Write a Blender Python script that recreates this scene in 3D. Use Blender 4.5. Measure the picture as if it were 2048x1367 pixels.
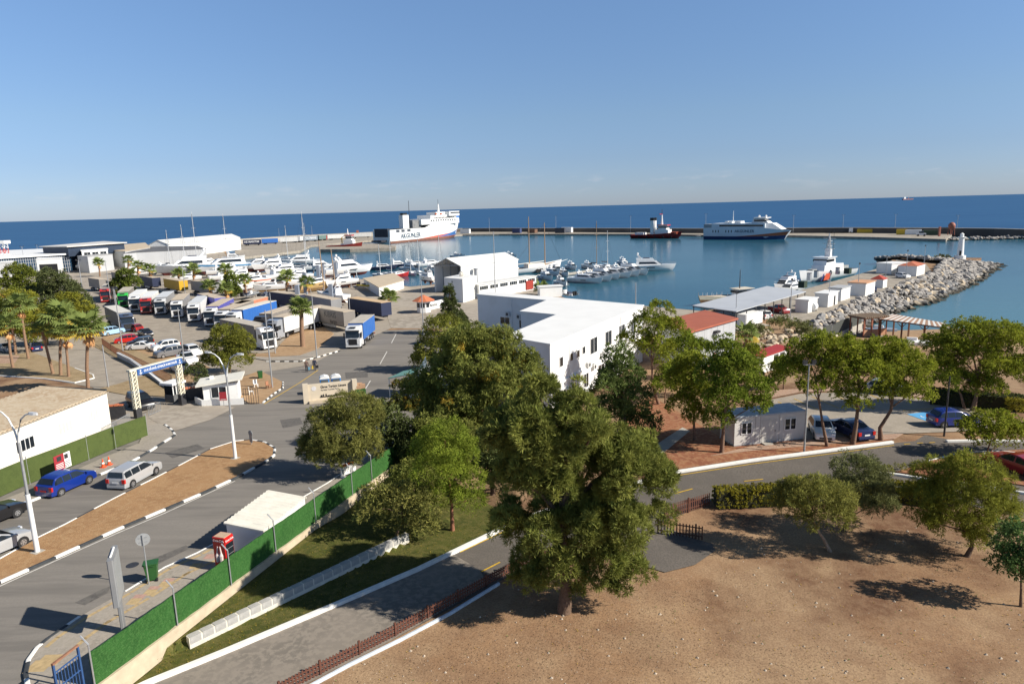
import bpy, bmesh, math, random
import numpy as np
from mathutils import Vector, Matrix
for o in list(bpy.data.objects): bpy.data.objects.remove(o)
S = bpy.context.scene; C = S.collection
R = math.radians
# ------------------------------------------------------------ camera, sky, sun
CAMZ = 25.0
FPX = 1365.0
ROLL = math.atan(0.02734); PITCH = math.atan(268 / 1365.)
cd = bpy.data.cameras.new('camera'); cam = bpy.data.objects.new('camera', cd); C.objects.link(cam)
cd.sensor_width = 36; cd.lens = 36 * FPX / 2048; cd.clip_start = 0.5; cd.clip_end = 200000
cam.location = (0, 0, CAMZ)
cam.rotation_euler = (Matrix.Rotation(math.pi / 2 - PITCH, 3, 'X') @ Matrix.Rotation(-ROLL, 3, 'Z')).to_euler()
S.camera = cam
W = bpy.data.worlds.new('World'); S.world = W; W.use_nodes = True
SUN_EL = 34.0; SUN_DIR = Vector((0.957, -0.29, 0)).normalized()
wn = W.node_tree.nodes; wl = W.node_tree.links
bg = wn['Background']; sky = wn.new('ShaderNodeTexSky'); sky.sky_type = 'NISHITA'; sky.sun_disc = False
sky.sun_elevation = R(SUN_EL); sky.sun_rotation = math.atan2(SUN_DIR.x, SUN_DIR.y)
sky.air_density = 1.0; sky.dust_density = 0.15; sky.ozone_density = 2.0; sky.altitude = 0
bg.inputs['Strength'].default_value = 0.052
def N(t, **k):
    n = wn.new(t)
    for a, b in k.items(): setattr(n, a, b)
    return n
# small low clouds near the horizon, part of the sky itself
tc = N('ShaderNodeTexCoord'); sx = N('ShaderNodeSeparateXYZ'); wl.new(tc.outputs['Generated'], sx.inputs[0])
mp = N('ShaderNodeMapping'); mp.inputs['Scale'].default_value = (16, 16, 70); wl.new(tc.outputs['Generated'], mp.inputs[0])
nz = N('ShaderNodeTexNoise'); nz.inputs['Scale'].default_value = 1.6; nz.inputs['Detail'].default_value = 6; wl.new(mp.outputs[0], nz.inputs['Vector'])
cr = N('ShaderNodeMapRange'); cr.inputs[1].default_value = .55; cr.inputs[2].default_value = .76; wl.new(nz.outputs['Fac'], cr.inputs[0])
b1 = N('ShaderNodeMapRange'); b1.inputs[1].default_value = .012; b1.inputs[2].default_value = .03; wl.new(sx.outputs['Z'], b1.inputs[0])
b2 = N('ShaderNodeMapRange'); b2.inputs[1].default_value = .05; b2.inputs[2].default_value = .03; wl.new(sx.outputs['Z'], b2.inputs[0])
m1 = N('ShaderNodeMath', operation='MULTIPLY'); wl.new(b1.outputs[0], m1.inputs[0]); wl.new(b2.outputs[0], m1.inputs[1])
m2 = N('ShaderNodeMath', operation='MULTIPLY'); wl.new(m1.outputs[0], m2.inputs[0]); wl.new(cr.outputs[0], m2.inputs[1])
m3 = N('ShaderNodeMath', operation='MULTIPLY'); m3.inputs[1].default_value = .22; wl.new(m2.outputs[0], m3.inputs[0])
gm = N('ShaderNodeMix', data_type='RGBA', blend_type='MULTIPLY'); gm.inputs[0].default_value = 1
rp = N('ShaderNodeValToRGB'); wl.new(sx.outputs['Z'], rp.inputs[0]); E_ = rp.color_ramp.elements
for k, (pz, cc) in enumerate(((0., (.76, .98, 1.68)), (.066, (.88, 1.04, 1.5)), (.12, (1.06, 1.2, 1.5)), (.27, (1.36, 1.55, 1.82)), (.65, (.75, .8, .85)))):
    e = E_[k] if k < 2 else E_.new(pz)
    e.position = pz; e.color = (*cc, 1)
wl.new(rp.outputs[0], gm.inputs[7]); wl.new(sky.outputs[0], gm.inputs[6])
mx = N('ShaderNodeMix', data_type='RGBA'); wl.new(m3.outputs[0], mx.inputs[0]); wl.new(gm.outputs[2], mx.inputs[6])
mx.inputs[7].default_value = (11, 10.6, 10.8, 1); wl.new(mx.outputs[2], bg.inputs[0])
sd = bpy.data.lights.new('sun', 'SUN'); sd.energy = 5.0; sd.angle = R(0.53); sd.color = (1, .93, .82)
sun = bpy.data.objects.new('sun', sd); C.objects.link(sun)
to_sun = SUN_DIR * math.cos(R(SUN_EL)) + Vector((0, 0, math.sin(R(SUN_EL))))
sun.rotation_euler = to_sun.to_track_quat('Z', 'Y').to_euler(); sun.location = to_sun * 120 + Vector((0, 60, 0))
S.view_settings.view_transform = 'Standard'; S.view_settings.look = 'None'; S.view_settings.exposure = 0.5
S.view_settings.gamma = 1; S.view_settings.use_curve_mapping = False
# ------------------------------------------------------------ terrain heights (sea level is z=0)
def lerp(a, b, t): return a + (b - a) * t
def interp(t, xs, ys): return float(np.interp(t, xs, ys))
def sm(t): t = max(0., min(1., t)); return t * t * (3 - 2 * t)
def ray(px, py):
    u = (px - 1024) / FPX; v = -(py - 683.5) / FPX
    c, s = math.cos(ROLL), math.sin(ROLL); a = u * c + v * s; b = -u * s + v * c
    cp, sp = math.cos(PITCH), math.sin(PITCH)
    return (a, cp + b * sp, -sp + b * cp)
def Hz(px, py, z=2.0):
    r = ray(px, py); t = (z - CAMZ) / r[2]
    return Vector((r[0] * t, r[1] * t, z))
YL = [20, 27, 40, 50, 60, 75, 100, 130, 400]; ZL = [5.3, 5.2, 4.95, 4.7, 4.3, 3.4, 2.7, 2.1, 2.1]
YR = [0, 45, 60, 80, 110, 140, 400]; ZR = [4.2, 4.2, 4.1, 3.5, 2.7, 2.0, 2.0]
def wall_x(y): return -18.05 + 0.315 * (y - 27)
_b0 = Hz(375, 1275, 4.75); _b1 = Hz(839, 1055, 4.75)
def block_x(y): return lerp(_b0.x, _b1.x, (y - _b0.y) / (_b1.y - _b0.y))
def rock_x(y): return 62 + (y - 131) * 0.95
def TZ(x, y):
    zl = interp(y, YL, ZL)
    if y < 64 and x < wall_x(y): return zl
    if x < -12 and y >= 64: return zl
    zr = interp(y, YR, ZR)
    if y < 64:
        if x < block_x(y) - .1: zr += 0.42 * (1 - sm((y - _b1.y) / 4))
        zr = zr if y < 56 else lerp(zr, zl, sm((-x + 2) / 8) * sm((y - 56) / 8))
    else:
        zr = lerp(zr, zl, sm((-x + 2) / 12))
    if y > 92 and x > 40:
        zb = interp(y, [92, 112, 131, 300], [3.1, 2.0, -0.35, -0.9])
        zr = lerp(zr, zb, sm((x - rock_x(y) + 2) / 6) if y > 131 else sm((x - 44 - (y - 92) * .3) / 8))
    return zr
def G(px, py, up=0.0):
    z = 3.5
    for i in range(14):
        p = Hz(px, py, z + up); z = lerp(z, TZ(p.x, p.y), .8)
    p = Hz(px, py, z + up); return Vector((p.x, p.y, z))
def T(x, y): return Vector((x, y, TZ(x, y)))
# ------------------------------------------------------------ materials
MATS = {}
def M(name, col, rough=.6, var=.1, scale=4., metal=0., bump=0., spec=.4, col2=None, coord='Object', detail=5., coat=0., thr=None):
    if name in MATS: return MATS[name]
    m = bpy.data.materials.new(name); m.use_nodes = True; nt = m.node_tree; p = nt.nodes['Principled BSDF']
    p.inputs['Roughness'].default_value = rough; p.inputs['Metallic'].default_value = metal
    p.inputs['Specular IOR Level'].default_value = spec; p.inputs['Coat Weight'].default_value = coat
    t = nt.nodes.new('ShaderNodeTexCoord'); n = nt.nodes.new('ShaderNodeTexNoise')
    n.inputs['Scale'].default_value = scale; n.inputs['Detail'].default_value = detail
    nt.links.new(t.outputs[coord], n.inputs['Vector'])
    mr = nt.nodes.new('ShaderNodeMapRange'); lo, hi = thr or (.25, .75)
    mr.inputs[1].default_value = lo; mr.inputs[2].default_value = hi; nt.links.new(n.outputs['Fac'], mr.inputs[0])
    mi = nt.nodes.new('ShaderNodeMix'); mi.data_type = 'RGBA'; nt.links.new(mr.outputs[0], mi.inputs[0])
    a = [max(0, c * (1 - var)) for c in col]; b = list(col2) if col2 else [min(1, c * (1 + var)) for c in col]
    if col2: a = list(col)
    mi.inputs[6].default_value = (*a, 1); mi.inputs[7].default_value = (*b, 1)
    nt.links.new(mi.outputs[2], p.inputs['Base Color'])
    if bump:
        bp = nt.nodes.new('ShaderNodeBump'); bp.inputs['Strength'].default_value = bump; bp.inputs['Distance'].default_value = .05
        nt.links.new(n.outputs['Fac'], bp.inputs['Height']); nt.links.new(bp.outputs[0], p.inputs['Normal'])
    MATS[name] = m; return m
def ground_mat(name, cols, scales, rough=.9, bump=.4, speck=None, amt=None, stretch=None):
    """several noise layers mixed: cols = base, patch, fine; world (object) coordinates"""
    if name in MATS: return MATS[name]
    m = bpy.data.materials.new(name); m.use_nodes = True; nt = m.node_tree; p = nt.nodes['Principled BSDF']
    p.inputs['Roughness'].default_value = rough; p.inputs['Specular IOR Level'].default_value = .2
    t = nt.nodes.new('ShaderNodeTexCoord'); prev = None; last = None
    mpp = nt.nodes.new('ShaderNodeMapping'); nt.links.new(t.outputs['Object'], mpp.inputs[0])
    if stretch: mpp.inputs['Rotation'].default_value = (0, 0, -stretch[0]); mpp.inputs['Scale'].default_value = (stretch[1], 1, 1)
    for i in range(len(cols) - 1):
        n = nt.nodes.new('ShaderNodeTexNoise'); n.inputs['Scale'].default_value = scales[i]; n.inputs['Detail'].default_value = 3.5 if i < 2 else 8
        n.inputs['Roughness'].default_value = .65; nt.links.new((mpp.outputs[0] if i < 2 else t.outputs['Object']), n.inputs['Vector'])
        mr = nt.nodes.new('ShaderNodeMapRange'); mr.inputs[1].default_value = .45 if i < 2 else .42; mr.inputs[2].default_value = .58 if i < 2 else .62
        if amt: mr.inputs[4].default_value = amt[i]
        nt.links.new(n.outputs['Fac'], mr.inputs[0])
        mi = nt.nodes.new('ShaderNodeMix'); mi.data_type = 'RGBA'; nt.links.new(mr.outputs[0], mi.inputs[0])
        if prev is None: mi.inputs[6].default_value = (*cols[0], 1)
        else: nt.links.new(prev.outputs[2], mi.inputs[6])
        mi.inputs[7].default_value = (*cols[i + 1], 1); prev = mi; last = n
    if speck:
        v = nt.nodes.new('ShaderNodeTexNoise'); v.inputs['Scale'].default_value = speck[1]; v.inputs['Detail'].default_value = 3
        nt.links.new(t.outputs['Object'], v.inputs['Vector'])
        mr = nt.nodes.new('ShaderNodeMapRange'); mr.inputs[1].default_value = speck[2]; mr.inputs[2].default_value = speck[2] + .06
        nt.links.new(v.outputs['Fac'], mr.inputs[0])
        mi = nt.nodes.new('ShaderNodeMix'); mi.data_type = 'RGBA'; nt.links.new(mr.outputs[0], mi.inputs[0])
        nt.links.new(prev.outputs[2], mi.inputs[6]); mi.inputs[7].default_value = (*speck[0], 1); prev = mi
    nt.links.new(prev.outputs[2], p.inputs['Base Color'])
    if bump:
        bp = nt.nodes.new('ShaderNodeBump'); bp.inputs['Strength'].default_value = bump; bp.inputs['Distance'].default_value = .06
        nt.links.new(last.outputs['Fac'], bp.inputs['Height']); nt.links.new(bp.outputs[0], p.inputs['Normal'])
    MATS[name] = m; return m
def foliage_mat(name, col, trans=.35, hue=(.9, 1.1)):
    if name in MATS: return MATS[name]
    col = [c * 1.9 for c in col]; m = bpy.data.materials.new(name); m.use_nodes = True; nt = m.node_tree
    p = nt.nodes['Principled BSDF']; p.inputs['Roughness'].default_value = .75; p.inputs['Specular IOR Level'].default_value = .15
    at = nt.nodes.new('ShaderNodeAttribute'); at.attribute_name = 'Col'
    mi = nt.nodes.new('ShaderNodeMix'); mi.data_type = 'RGBA'; mi.blend_type = 'MULTIPLY'; mi.inputs[0].default_value = 1
    mi.inputs[6].default_value = (*col, 1); nt.links.new(at.outputs['Color'], mi.inputs[7])
    nt.links.new(mi.outputs[2], p.inputs['Base Color'])
    tr = nt.nodes.new('ShaderNodeBsdfTranslucent'); nt.links.new(mi.outputs[2], tr.inputs[0])
    ms = nt.nodes.new('ShaderNodeMixShader'); ms.inputs[0].default_value = trans
    nt.links.new(p.outputs[0], ms.inputs[1]); nt.links.new(tr.outputs[0], ms.inputs[2])
    nt.links.new(ms.outputs[0], nt.nodes['Material Output'].inputs[0])
    MATS[name] = m; return m
def paint(name, col, rough=.3): return M('paint_' + name, col, rough, .03, 2, 0, 0, .5, coat=.6)
white = M('white_paint', (.80, .80, .78), .5, .04, 1.2)
gel = M('white_gelcoat', (.80, .80, .79), .25, .03, 1.0, coat=.3)
glass = M('dark_glass', (.015, .02, .025), .06, .2, 3, 0, 0, .6)
rubber = M('tyre_rubber', (.02, .02, .021), .85, .2, 9)
rimm = M('wheel_rim', (.45, .45, .46), .35, .1, 8, .7)
black = M('black_plastic', (.02, .02, .022), .5, .2, 6)
steel = M('galvanised_steel', (.42, .43, .44), .45, .12, 5, .5)
chrome = M('headlight_glass', (.75, .77, .8), .12, .05, 4, .3)
redl = M('tail_light', (.5, .02, .015), .25, .1, 8)
conc = M('concrete', (.40, .37, .32), .9, .16, 1.3, bump=.25)
darkm = M('dark_metal', (.06, .06, .065), .5, .2, 4, .4)
wood = M('brown_wood', (.17, .08, .045), .75, .25, 9)
bark = M('bark', (.14, .09, .06), .95, .35, 7, bump=.6)
bark2 = M('pine_bark', (.20, .12, .08), .95, .35, 6, bump=.6)
orange_tile = M('roof_tile_orange', (.50, .16, .075), .8, .18, 5)
# ------------------------------------------------------------ mesh building
class B:
    def __init__(s): s.v = []; s.f = []
    def add(s, vs, fs):
        k = len(s.v); s.v += [tuple(p) for p in vs]; s.f += [tuple(i + k for i in f) for f in fs]; return s
    def box(s, x0, x1, y0, y1, z0, z1, bev=0):
        if x1 < x0: x0, x1 = x1, x0
        if y1 < y0: y0, y1 = y1, y0
        if bev:
            b = bev
            lo = [(x0 + b, y0), (x1 - b, y0), (x1, y0 + b), (x1, y1 - b), (x1 - b, y1), (x0 + b, y1), (x0, y1 - b), (x0, y0 + b)]
            return s.prism(lo, z0, z1)
        return s.add([(x0, y0, z0), (x1, y0, z0), (x1, y1, z0), (x0, y1, z0), (x0, y0, z1), (x1, y0, z1), (x1, y1, z1), (x0, y1, z1)],
                     [(3, 2, 1, 0), (4, 5, 6, 7), (0, 1, 5, 4), (1, 2, 6, 5), (2, 3, 7, 6), (3, 0, 4, 7)])
    def prism(s, poly, z0, z1, cap=True):
        n = len(poly); a = sum(poly[i][0] * poly[(i + 1) % n][1] - poly[(i + 1) % n][0] * poly[i][1] for i in range(n))
        if a < 0: poly = poly[::-1]
        vs = [(p[0], p[1], z0) for p in poly] + [(p[0], p[1], z1) for p in poly]
        fs = [(i, (i + 1) % n, n + (i + 1) % n, n + i) for i in range(n)]
        if cap: fs += [tuple(range(n))[::-1], tuple(range(n, 2 * n))]
        return s.add(vs, fs)
    def tube(s, pts, rs, n=8, cap=True):
        pts = [Vector(p) for p in pts]
        if not hasattr(rs, '__len__'): rs = [rs] * len(pts)
        vs = []; fs = []
        for i, p in enumerate(pts):
            d = (pts[min(i + 1, len(pts) - 1)] - pts[max(i - 1, 0)]).normalized()
            u = d.cross(Vector((0, 0, 1)) if abs(d.z) < .9 else Vector((1, 0, 0))).normalized(); w = d.cross(u)
            for k in range(n):
                a = 2 * math.pi * k / n; vs.append(p + (u * math.cos(a) + w * math.sin(a)) * rs[i])
        for i in range(len(pts) - 1):
            for k in range(n):
                fs.append((i * n + k, i * n + (k + 1) % n, (i + 1) * n + (k + 1) % n, (i + 1) * n + k))
        if cap: fs += [tuple(range(n))[::-1], tuple(range((len(pts) - 1) * n, len(pts) * n))]
        return s.add(vs, [f[::-1] for f in fs])
    def loft(s, secs, closed=False, cap=True):
        n = len(secs[0]); vs = [p for q in secs for p in q]; fs = []
        for i in range(len(secs) - 1):
            for k in range(n if closed else n - 1):
                fs.append((i * n + k, i * n + (k + 1) % n, (i + 1) * n + (k + 1) % n, (i + 1) * n + k))
        if cap: fs += [tuple(range(n))[::-1], tuple(range((len(secs) - 1) * n, len(secs) * n))]
        return s.add(vs, fs)
    def ball(s, c, r, n=10, m=6, sz=1):
        vs = []; fs = []
        for i in range(m + 1):
            t = math.pi * i / m
            for k in range(n):
                a = 2 * math.pi * k / n; vs.append((c[0] + r * math.sin(t) * math.cos(a), c[1] + r * math.sin(t) * math.sin(a), c[2] + r * sz * math.cos(t)))
        for i in range(m):
            for k in range(n): fs.append((i * n + k, (i + 1) * n + k, (i + 1) * n + (k + 1) % n, i * n + (k + 1) % n))
        return s.add(vs, fs)
    def quad(s, a, b, c, d): return s.add([a, b, c, d], [(0, 1, 2, 3)])
    def mesh(s, name, mat, smooth=0, fix=False):
        me = bpy.data.meshes.new(name); me.from_pydata([tuple(p) for p in s.v], [], s.f)
        if fix:
            bm = bmesh.new(); bm.from_mesh(me); bmesh.ops.recalc_face_normals(bm, faces=bm.faces); bm.to_mesh(me); bm.free()
        if mat: me.materials.append(mat)
        if smooth:
            me.shade_smooth(); me.set_sharp_from_angle(angle=R(smooth))
        me.validate(); return me
    def build(s, name, mat, parent=None, smooth=0, fix=True):
        return obj(name, s.mesh(name, mat, smooth, fix), parent)
def obj(name, me, parent=None):
    o = bpy.data.objects.new(name, me); C.objects.link(o); o.parent = parent; return o
def thing(name, label, cat, loc=(0, 0, 0), rz=0, group=None):
    o = bpy.data.objects.new(name, None); o.empty_display_size = .3; C.objects.link(o); o.location = loc; o.rotation_euler = (0, 0, rz)
    return tag(o, label, cat, group)
def tag(o, label, cat, group=None):
    o['label'] = label; o['category'] = cat
    if group: o['group'] = group
    return o
def struct(o, kind='structure', label=None):
    o['kind'] = kind
    if label: o['label'] = label
    return o
def copy_tree(o, loc=None, rz=None, label=None, parent=None):
    c = o.copy(); C.objects.link(c); c.parent = parent
    if loc is not None: c.location = loc
    if rz is not None: c.rotation_euler = (0, 0, rz)
    if label: c['label'] = label
    for ch in list(o.children): copy_tree(ch, parent=c)
    return c
def heading(a, b): return math.atan2(b.y - a.y, b.x - a.x)
def text(s, size, mat, parent, loc, rot, name='lettering', ext=.01, align='CENTER', sx=1.0, bold=0.0):
    cu = bpy.data.curves.new(name, 'FONT'); cu.body = s; cu.size = size; cu.extrude = ext; cu.align_x = align; cu.align_y = 'CENTER'; cu.offset = bold
    cu.resolution_u = 2
    t = bpy.data.objects.new(name, cu); C.objects.link(t); bpy.context.view_layer.update()
    me = bpy.data.meshes.new_from_object(t.evaluated_get(bpy.context.evaluated_depsgraph_get())); bpy.data.objects.remove(t)
    me.name = name; me.materials.clear(); me.materials.append(mat)
    o = obj(name, me, parent); o.location = loc; o.rotation_euler = rot; o.scale = (sx, 1, 1); return o
def clip_grid(poly, step, zf, off, skirt=0, name='sheet', mat=None, parent=None):
    """polygon draped on the terrain, cut into cells"""
    bm = bmesh.new(); vs = [bm.verts.new((p[0], p[1], 0)) for p in poly]
    f = bm.faces.new(vs); bm.normal_update(); bmesh.ops.triangulate(bm, faces=[f], ngon_method='EAR_CLIP')
    xs = [p[0] for p in poly]; ys = [p[1] for p in poly]
    for ax, lo, hi in ((0, min(xs), max(xs)), (1, min(ys), max(ys))):
        k = math.floor(lo / step) + 1
        while k * step < hi:
            co = [0, 0, 0]; co[ax] = k * step; no = [0, 0, 0]; no[ax] = 1
            bmesh.ops.bisect_plane(bm, geom=bm.verts[:] + bm.edges[:] + bm.faces[:], plane_co=co, plane_no=no); k += 1
    bmesh.ops.recalc_face_normals(bm, faces=bm.faces)
    if bm.faces and sum(f.normal.z for f in bm.faces) < 0: bmesh.ops.reverse_faces(bm, faces=bm.faces)
    for v in bm.verts: v.co.z = zf(v.co.x, v.co.y) + off
    if skirt:
        be = [e for e in bm.edges if e.is_boundary]; r = bmesh.ops.extrude_edge_only(bm, edges=be)
        for g in r['geom']:
            if isinstance(g, bmesh.types.BMVert): g.co.z -= skirt
    me = bpy.data.meshes.new(name); bm.to_mesh(me); bm.free(); me.materials.append(mat)
    return obj(name, me, parent)
def drape(name, pxs, mat, off=.02, step=2., skirt=0, world=False):
    poly = [(p[0], p[1]) for p in pxs] if world else [tuple(G(*p)[:2]) for p in pxs]
    o = clip_grid(poly, step, TZ, off, skirt, name, mat); return struct(o)
def resample(pts, step):
    out = [pts[0].copy()]
    for a, b in zip(pts, pts[1:]):
        n = max(1, round((b - a).length / step))
        for i in range(1, n + 1): out.append(a.lerp(b, i / n))
    return out
def ribbon(name, pxs, w, h, mat, step=1.5, side=0, pts=None, base=.0, kind='structure', parent=None):
    """raised strip (kerb) following the ground along a pixel polyline; side shifts it left(+)/right(-)"""
    ps = resample(pts or [G(*p) for p in pxs], step); secs = []
    for i, p in enumerate(ps):
        d = ps[min(i + 1, len(ps) - 1)] - ps[max(i - 1, 0)]; d.z = 0; d.normalize(); n = Vector((-d.y, d.x, 0)); c = p + n * side
        z = TZ(p.x, p.y)
        a = c + n * w / 2; b = c - n * w / 2
        secs.append([(a.x, a.y, z - .1), (a.x, a.y, z + h - .02), (a.x - n.x * .03, a.y - n.y * .03, z + h), (b.x + n.x * .03, b.y + n.y * .03, z + h), (b.x, b.y, z + h - .02), (b.x, b.y, z - .1)])
    o = B().loft(secs, True).build(name, mat, parent)
    if kind and not parent: struct(o, kind)
    return o
# ------------------------------------------------------------ the setting
asph_old = ground_mat('asphalt_old', [(.35, .305, .245), (.28, .245, .20), (.39, .34, .275), (.31, .27, .22)], [.10, .5, 6], .9, .15)
asph_new = ground_mat('asphalt_new', [(.135, .119, .102), (.16, .14, .12), (.115, .102, .089)], [.3, 9], .85, .15)
asph_road = ground_mat('asphalt_road', [(.22, .202, .178), (.165, .152, .136), (.25, .228, .20), (.185, .17, .15)], [.35, 1.3, 8], .88, .12, None, (.9, .6, .4), (1.02, .12))
yardm = ground_mat('yard_concrete', [(.35, .305, .25), (.285, .25, .205), (.39, .345, .285)], [.07, .8], .9, .15)
quaym = ground_mat('quay_concrete', [(.33, .29, .235), (.27, .24, .20), (.38, .34, .28)], [.05, .6], .9, .1)
dirt = ground_mat('dry_dirt', [(.345, .21, .115), (.135, .066, .037), (.44, .305, .18), (.17, .09, .052), (.39, .26, .155), (.13, .075, .043)], [.07, .12, .42, 2.2, 9], .95, .45, ((.5, .41, .3), 9., .72), (.9, .8, .4, .35, .42))
redd = ground_mat('red_soil', [(.28, .115, .06), (.23, .09, .05), (.33, .17, .09)], [.35, 2.5], .95, .5)
paved = ground_mat('pink_paving', [(.38, .24, .17), (.33, .21, .15), (.42, .30, .22)], [.3, 4], .9, .2)
drygrass = ground_mat('dry_grass', [(.40, .235, .115), (.31, .175, .085), (.44, .28, .145), (.33, .195, .095)], [.4, 2.2, 12], .95, .7)
lawnm = ground_mat('lawn_grass', [(.095, .10, .022), (.055, .066, .015), (.15, .13, .04), (.07, .076, .017)], [.5, 2.5, 14], .95, .8)
sand = ground_mat('beach_sand', [(.36, .235, .13), (.31, .20, .11), (.40, .27, .16)], [.15, 1.5], .95, .3)
paverm = ground_mat('pavement_grey', [(.33, .295, .245), (.285, .255, .215), (.36, .32, .27)], [.6, 5], .9, .2)
yellowp = M('yellow_road_paint', (.58, .36, .035), .7, .25, 6)
whitep = M('white_road_paint', (.62, .60, .55), .75, .22, 5)
kerbw = M('kerb_white', (.78, .77, .73), .7, .1, 3)
kerbb = M('kerb_black', (.045, .05, .055), .8, .3, 3)
rockm = None
# sea
def water_mat():
    m = bpy.data.materials.new('sea_water'); m.use_nodes = True; nt = m.node_tree; p = nt.nodes['Principled BSDF']
    L = nt.links.new; n = nt.nodes.new
    t = n('ShaderNodeNewGeometry'); s = n('ShaderNodeSeparateXYZ'); L(t.outputs['Position'], s.inputs[0])
    # open sea beyond the breakwater is deep, harbour water is greener, shallows by the beach are pale
    def mr(sock, a, b):
        k = n('ShaderNodeMapRange'); k.interpolation_type = 'SMOOTHSTEP'; k.inputs[1].default_value = a; k.inputs[2].default_value = b; L(sock, k.inputs[0]); return k.outputs[0]
    ma = n('ShaderNodeMath'); ma.operation = 'MULTIPLY_ADD'; L(s.outputs['X'], ma.inputs[0]); ma.inputs[1].default_value = .85; L(s.outputs['Y'], ma.inputs[2])
    mb = n('ShaderNodeMath'); mb.operation = 'MULTIPLY_ADD'; L(s.outputs['X'], mb.inputs[0]); mb.inputs[1].default_value = -.9; L(s.outputs['Y'], mb.inputs[2])
    mm = n('ShaderNodeMath'); mm.operation = 'MAXIMUM'; L(mr(ma.outputs[0], 640, 730), mm.inputs[0]); L(mr(mb.outputs[0], 650, 720), mm.inputs[1]); deep = mm.outputs[0]
    sh1 = mr(s.outputs['Y'], 235, 118)
    sh2 = n('ShaderNodeMath'); sh2.operation = 'MULTIPLY'; L(sh1, sh2.inputs[0]); L(mr(s.outputs['X'], 58, 84), sh2.inputs[1])
    nz = n('ShaderNodeTexNoise'); nz.inputs['Scale'].default_value = .012; nz.inputs['Detail'].default_value = 5
    mp = n('ShaderNodeMapping'); mp.inputs['Scale'].default_value = (.35, 2.4, 1); L(t.outputs['Position'], mp.inputs[0]); L(mp.outputs[0], nz.inputs['Vector'])
    v = mr(nz.outputs['Fac'], .35, .65)
    def mix(f, a, b):
        k = n('ShaderNodeMix'); k.data_type = 'RGBA'
        L(f, k.inputs[0])
        for i, c in ((6, a), (7, b)):
            if isinstance(c, tuple): k.inputs[i].default_value = (*c, 1)
            else: L(c, k.inputs[i])
        return k.outputs[2]
    har = mix(v, (.014, .076, .118), (.022, .094, .138)); dp = mix(v, (.016, .072, .175), (.024, .092, .205))
    c = mix(sh2.outputs[0], mix(deep, har, dp), (.07, .165, .20))
    L(c, p.inputs['Base Color']); p.inputs['Specular IOR Level'].default_value = .10; p.inputs['IOR'].default_value = 1.33
    L(deep, p.inputs['Roughness'])
    rr = n('ShaderNodeMapRange'); rr.inputs[3].default_value = .17; rr.inputs[4].default_value = .42; L(deep, rr.inputs[0]); L(rr.outputs[0], p.inputs['Roughness'])
    w = n('ShaderNodeTexNoise'); w.inputs['Scale'].default_value = .55; w.inputs['Detail'].default_value = 4; mp2 = n('ShaderNodeMapping'); mp2.inputs['Scale'].default_value = (.5, 1.4, 1)
    L(t.outputs['Position'], mp2.inputs[0]); L(mp2.outputs[0], w.inputs['Vector'])
    bp = n('ShaderNodeBump'); bp.inputs['Strength'].default_value = .35; bp.inputs['Distance'].default_value = .12; L(w.outputs['Fac'], bp.inputs['Height'])
    L(bp.outputs[0], p.inputs['Normal']); return m
# one sheet out to the horizon, finer near the harbour
b = B(); RS = [0, 200, 500, 900, 2500, 9000, 30000, 90000]; NA = 48
for r in RS[1:]:
    b.v += [(r * math.cos(2 * math.pi * k / NA), 300 + r * math.sin(2 * math.pi * k / NA), 0) for k in range(NA)]
b.v.append((0, 300, 0)); ctr = len(b.v) - 1
for k in range(NA): b.f.append((ctr, k, (k + 1) % NA))
for i in range(len(RS) - 2):
    for k in range(NA): b.f.append((i * NA + k, (i + 1) * NA + k, (i + 1) * NA + (k + 1) % NA, i * NA + (k + 1) % NA))
struct(b.build('sea', water_mat(), fix=False))
land = [(-150, -30), (-150, 70), (-560, 270), (-360, 520), (-215, 520), (-163, 398), (-112, 292), (-86, 262), (-50, 236), (-31, 209), (-24, 214),
        (-3, 226), (6, 200), (14.5, 172), (16, 168), (32, 155), (41.5, 146), (52, 153), (79, 179), (110, 212), (136, 242), (146, 262), (160, 266), (176, 255), (125, 201), (92, 166), (78, 150), (66, 136),
        (74, 133.5), (100, 131.5), (150, 129), (260, 120), (260, -30)]
_k = [G(*p) for p in ((300, 1367), (450, 1306), (665, 1215), (834, 1142), (962, 1080), (1045, 1040))]; KX = ([p.y for p in _k], [p.x for p in _k])
def GZ(x, y):
    z = TZ(x, y)
    if y < 60 and wall_x(y) - 4.5 < x < interp(y, *KX) - 2.5: z = lerp(z, 3.4, min(1, (60 - y) / 4))
    return z
struct(clip_grid(land, 3.0, GZ, 0, 6.0, 'ground', dirt))
def seg(a, b, n):
    return [a.lerp(b, i / n) for i in range(n + 1)]
# left: carriageways, yards
wallp = [(wall_x(y) - .15, y) for y in (22, 27, 40, 50, 58)]
drape('road', [(-42, 20)] + wallp + [(-7.6, 66), (-6, 75), (-6.5, 90), (-8, 105), (-12, 120), (-17, 132), (-42, 132), (-52, 108), (-46, 88), (-48, 62), (-60, 40)], asph_road, .02, 2, world=True)
drape('truck_park', [(-46.5, 86), (-30.2, 100), (-29, 112), (-24, 134), (-34, 178), (-60, 200), (-150, 205), (-140, 150), (-75, 110)], asph_old, .045, 4, world=True)
drape('boat_yard', [(-24, 134.2), (-9, 131), (2, 133), (13, 152), (14, 171), (5, 199), (-25, 212), (-31, 208), (-50, 235), (-86, 261), (-112, 291), (-163, 396), (-215, 515), (-350, 515), (-540, 272), (-152, 203), (-60, 200.3), (-34, 178.3)], yardm, .03, 6, world=True)
drape('yard_apron', [(2, 131), (15, 118), (33, 114), (48, 124), (44.5, 143), (41, 145.4), (32, 154.4), (15.5, 167.6), (13.2, 152)], quaym, .05, 4, world=True)
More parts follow.
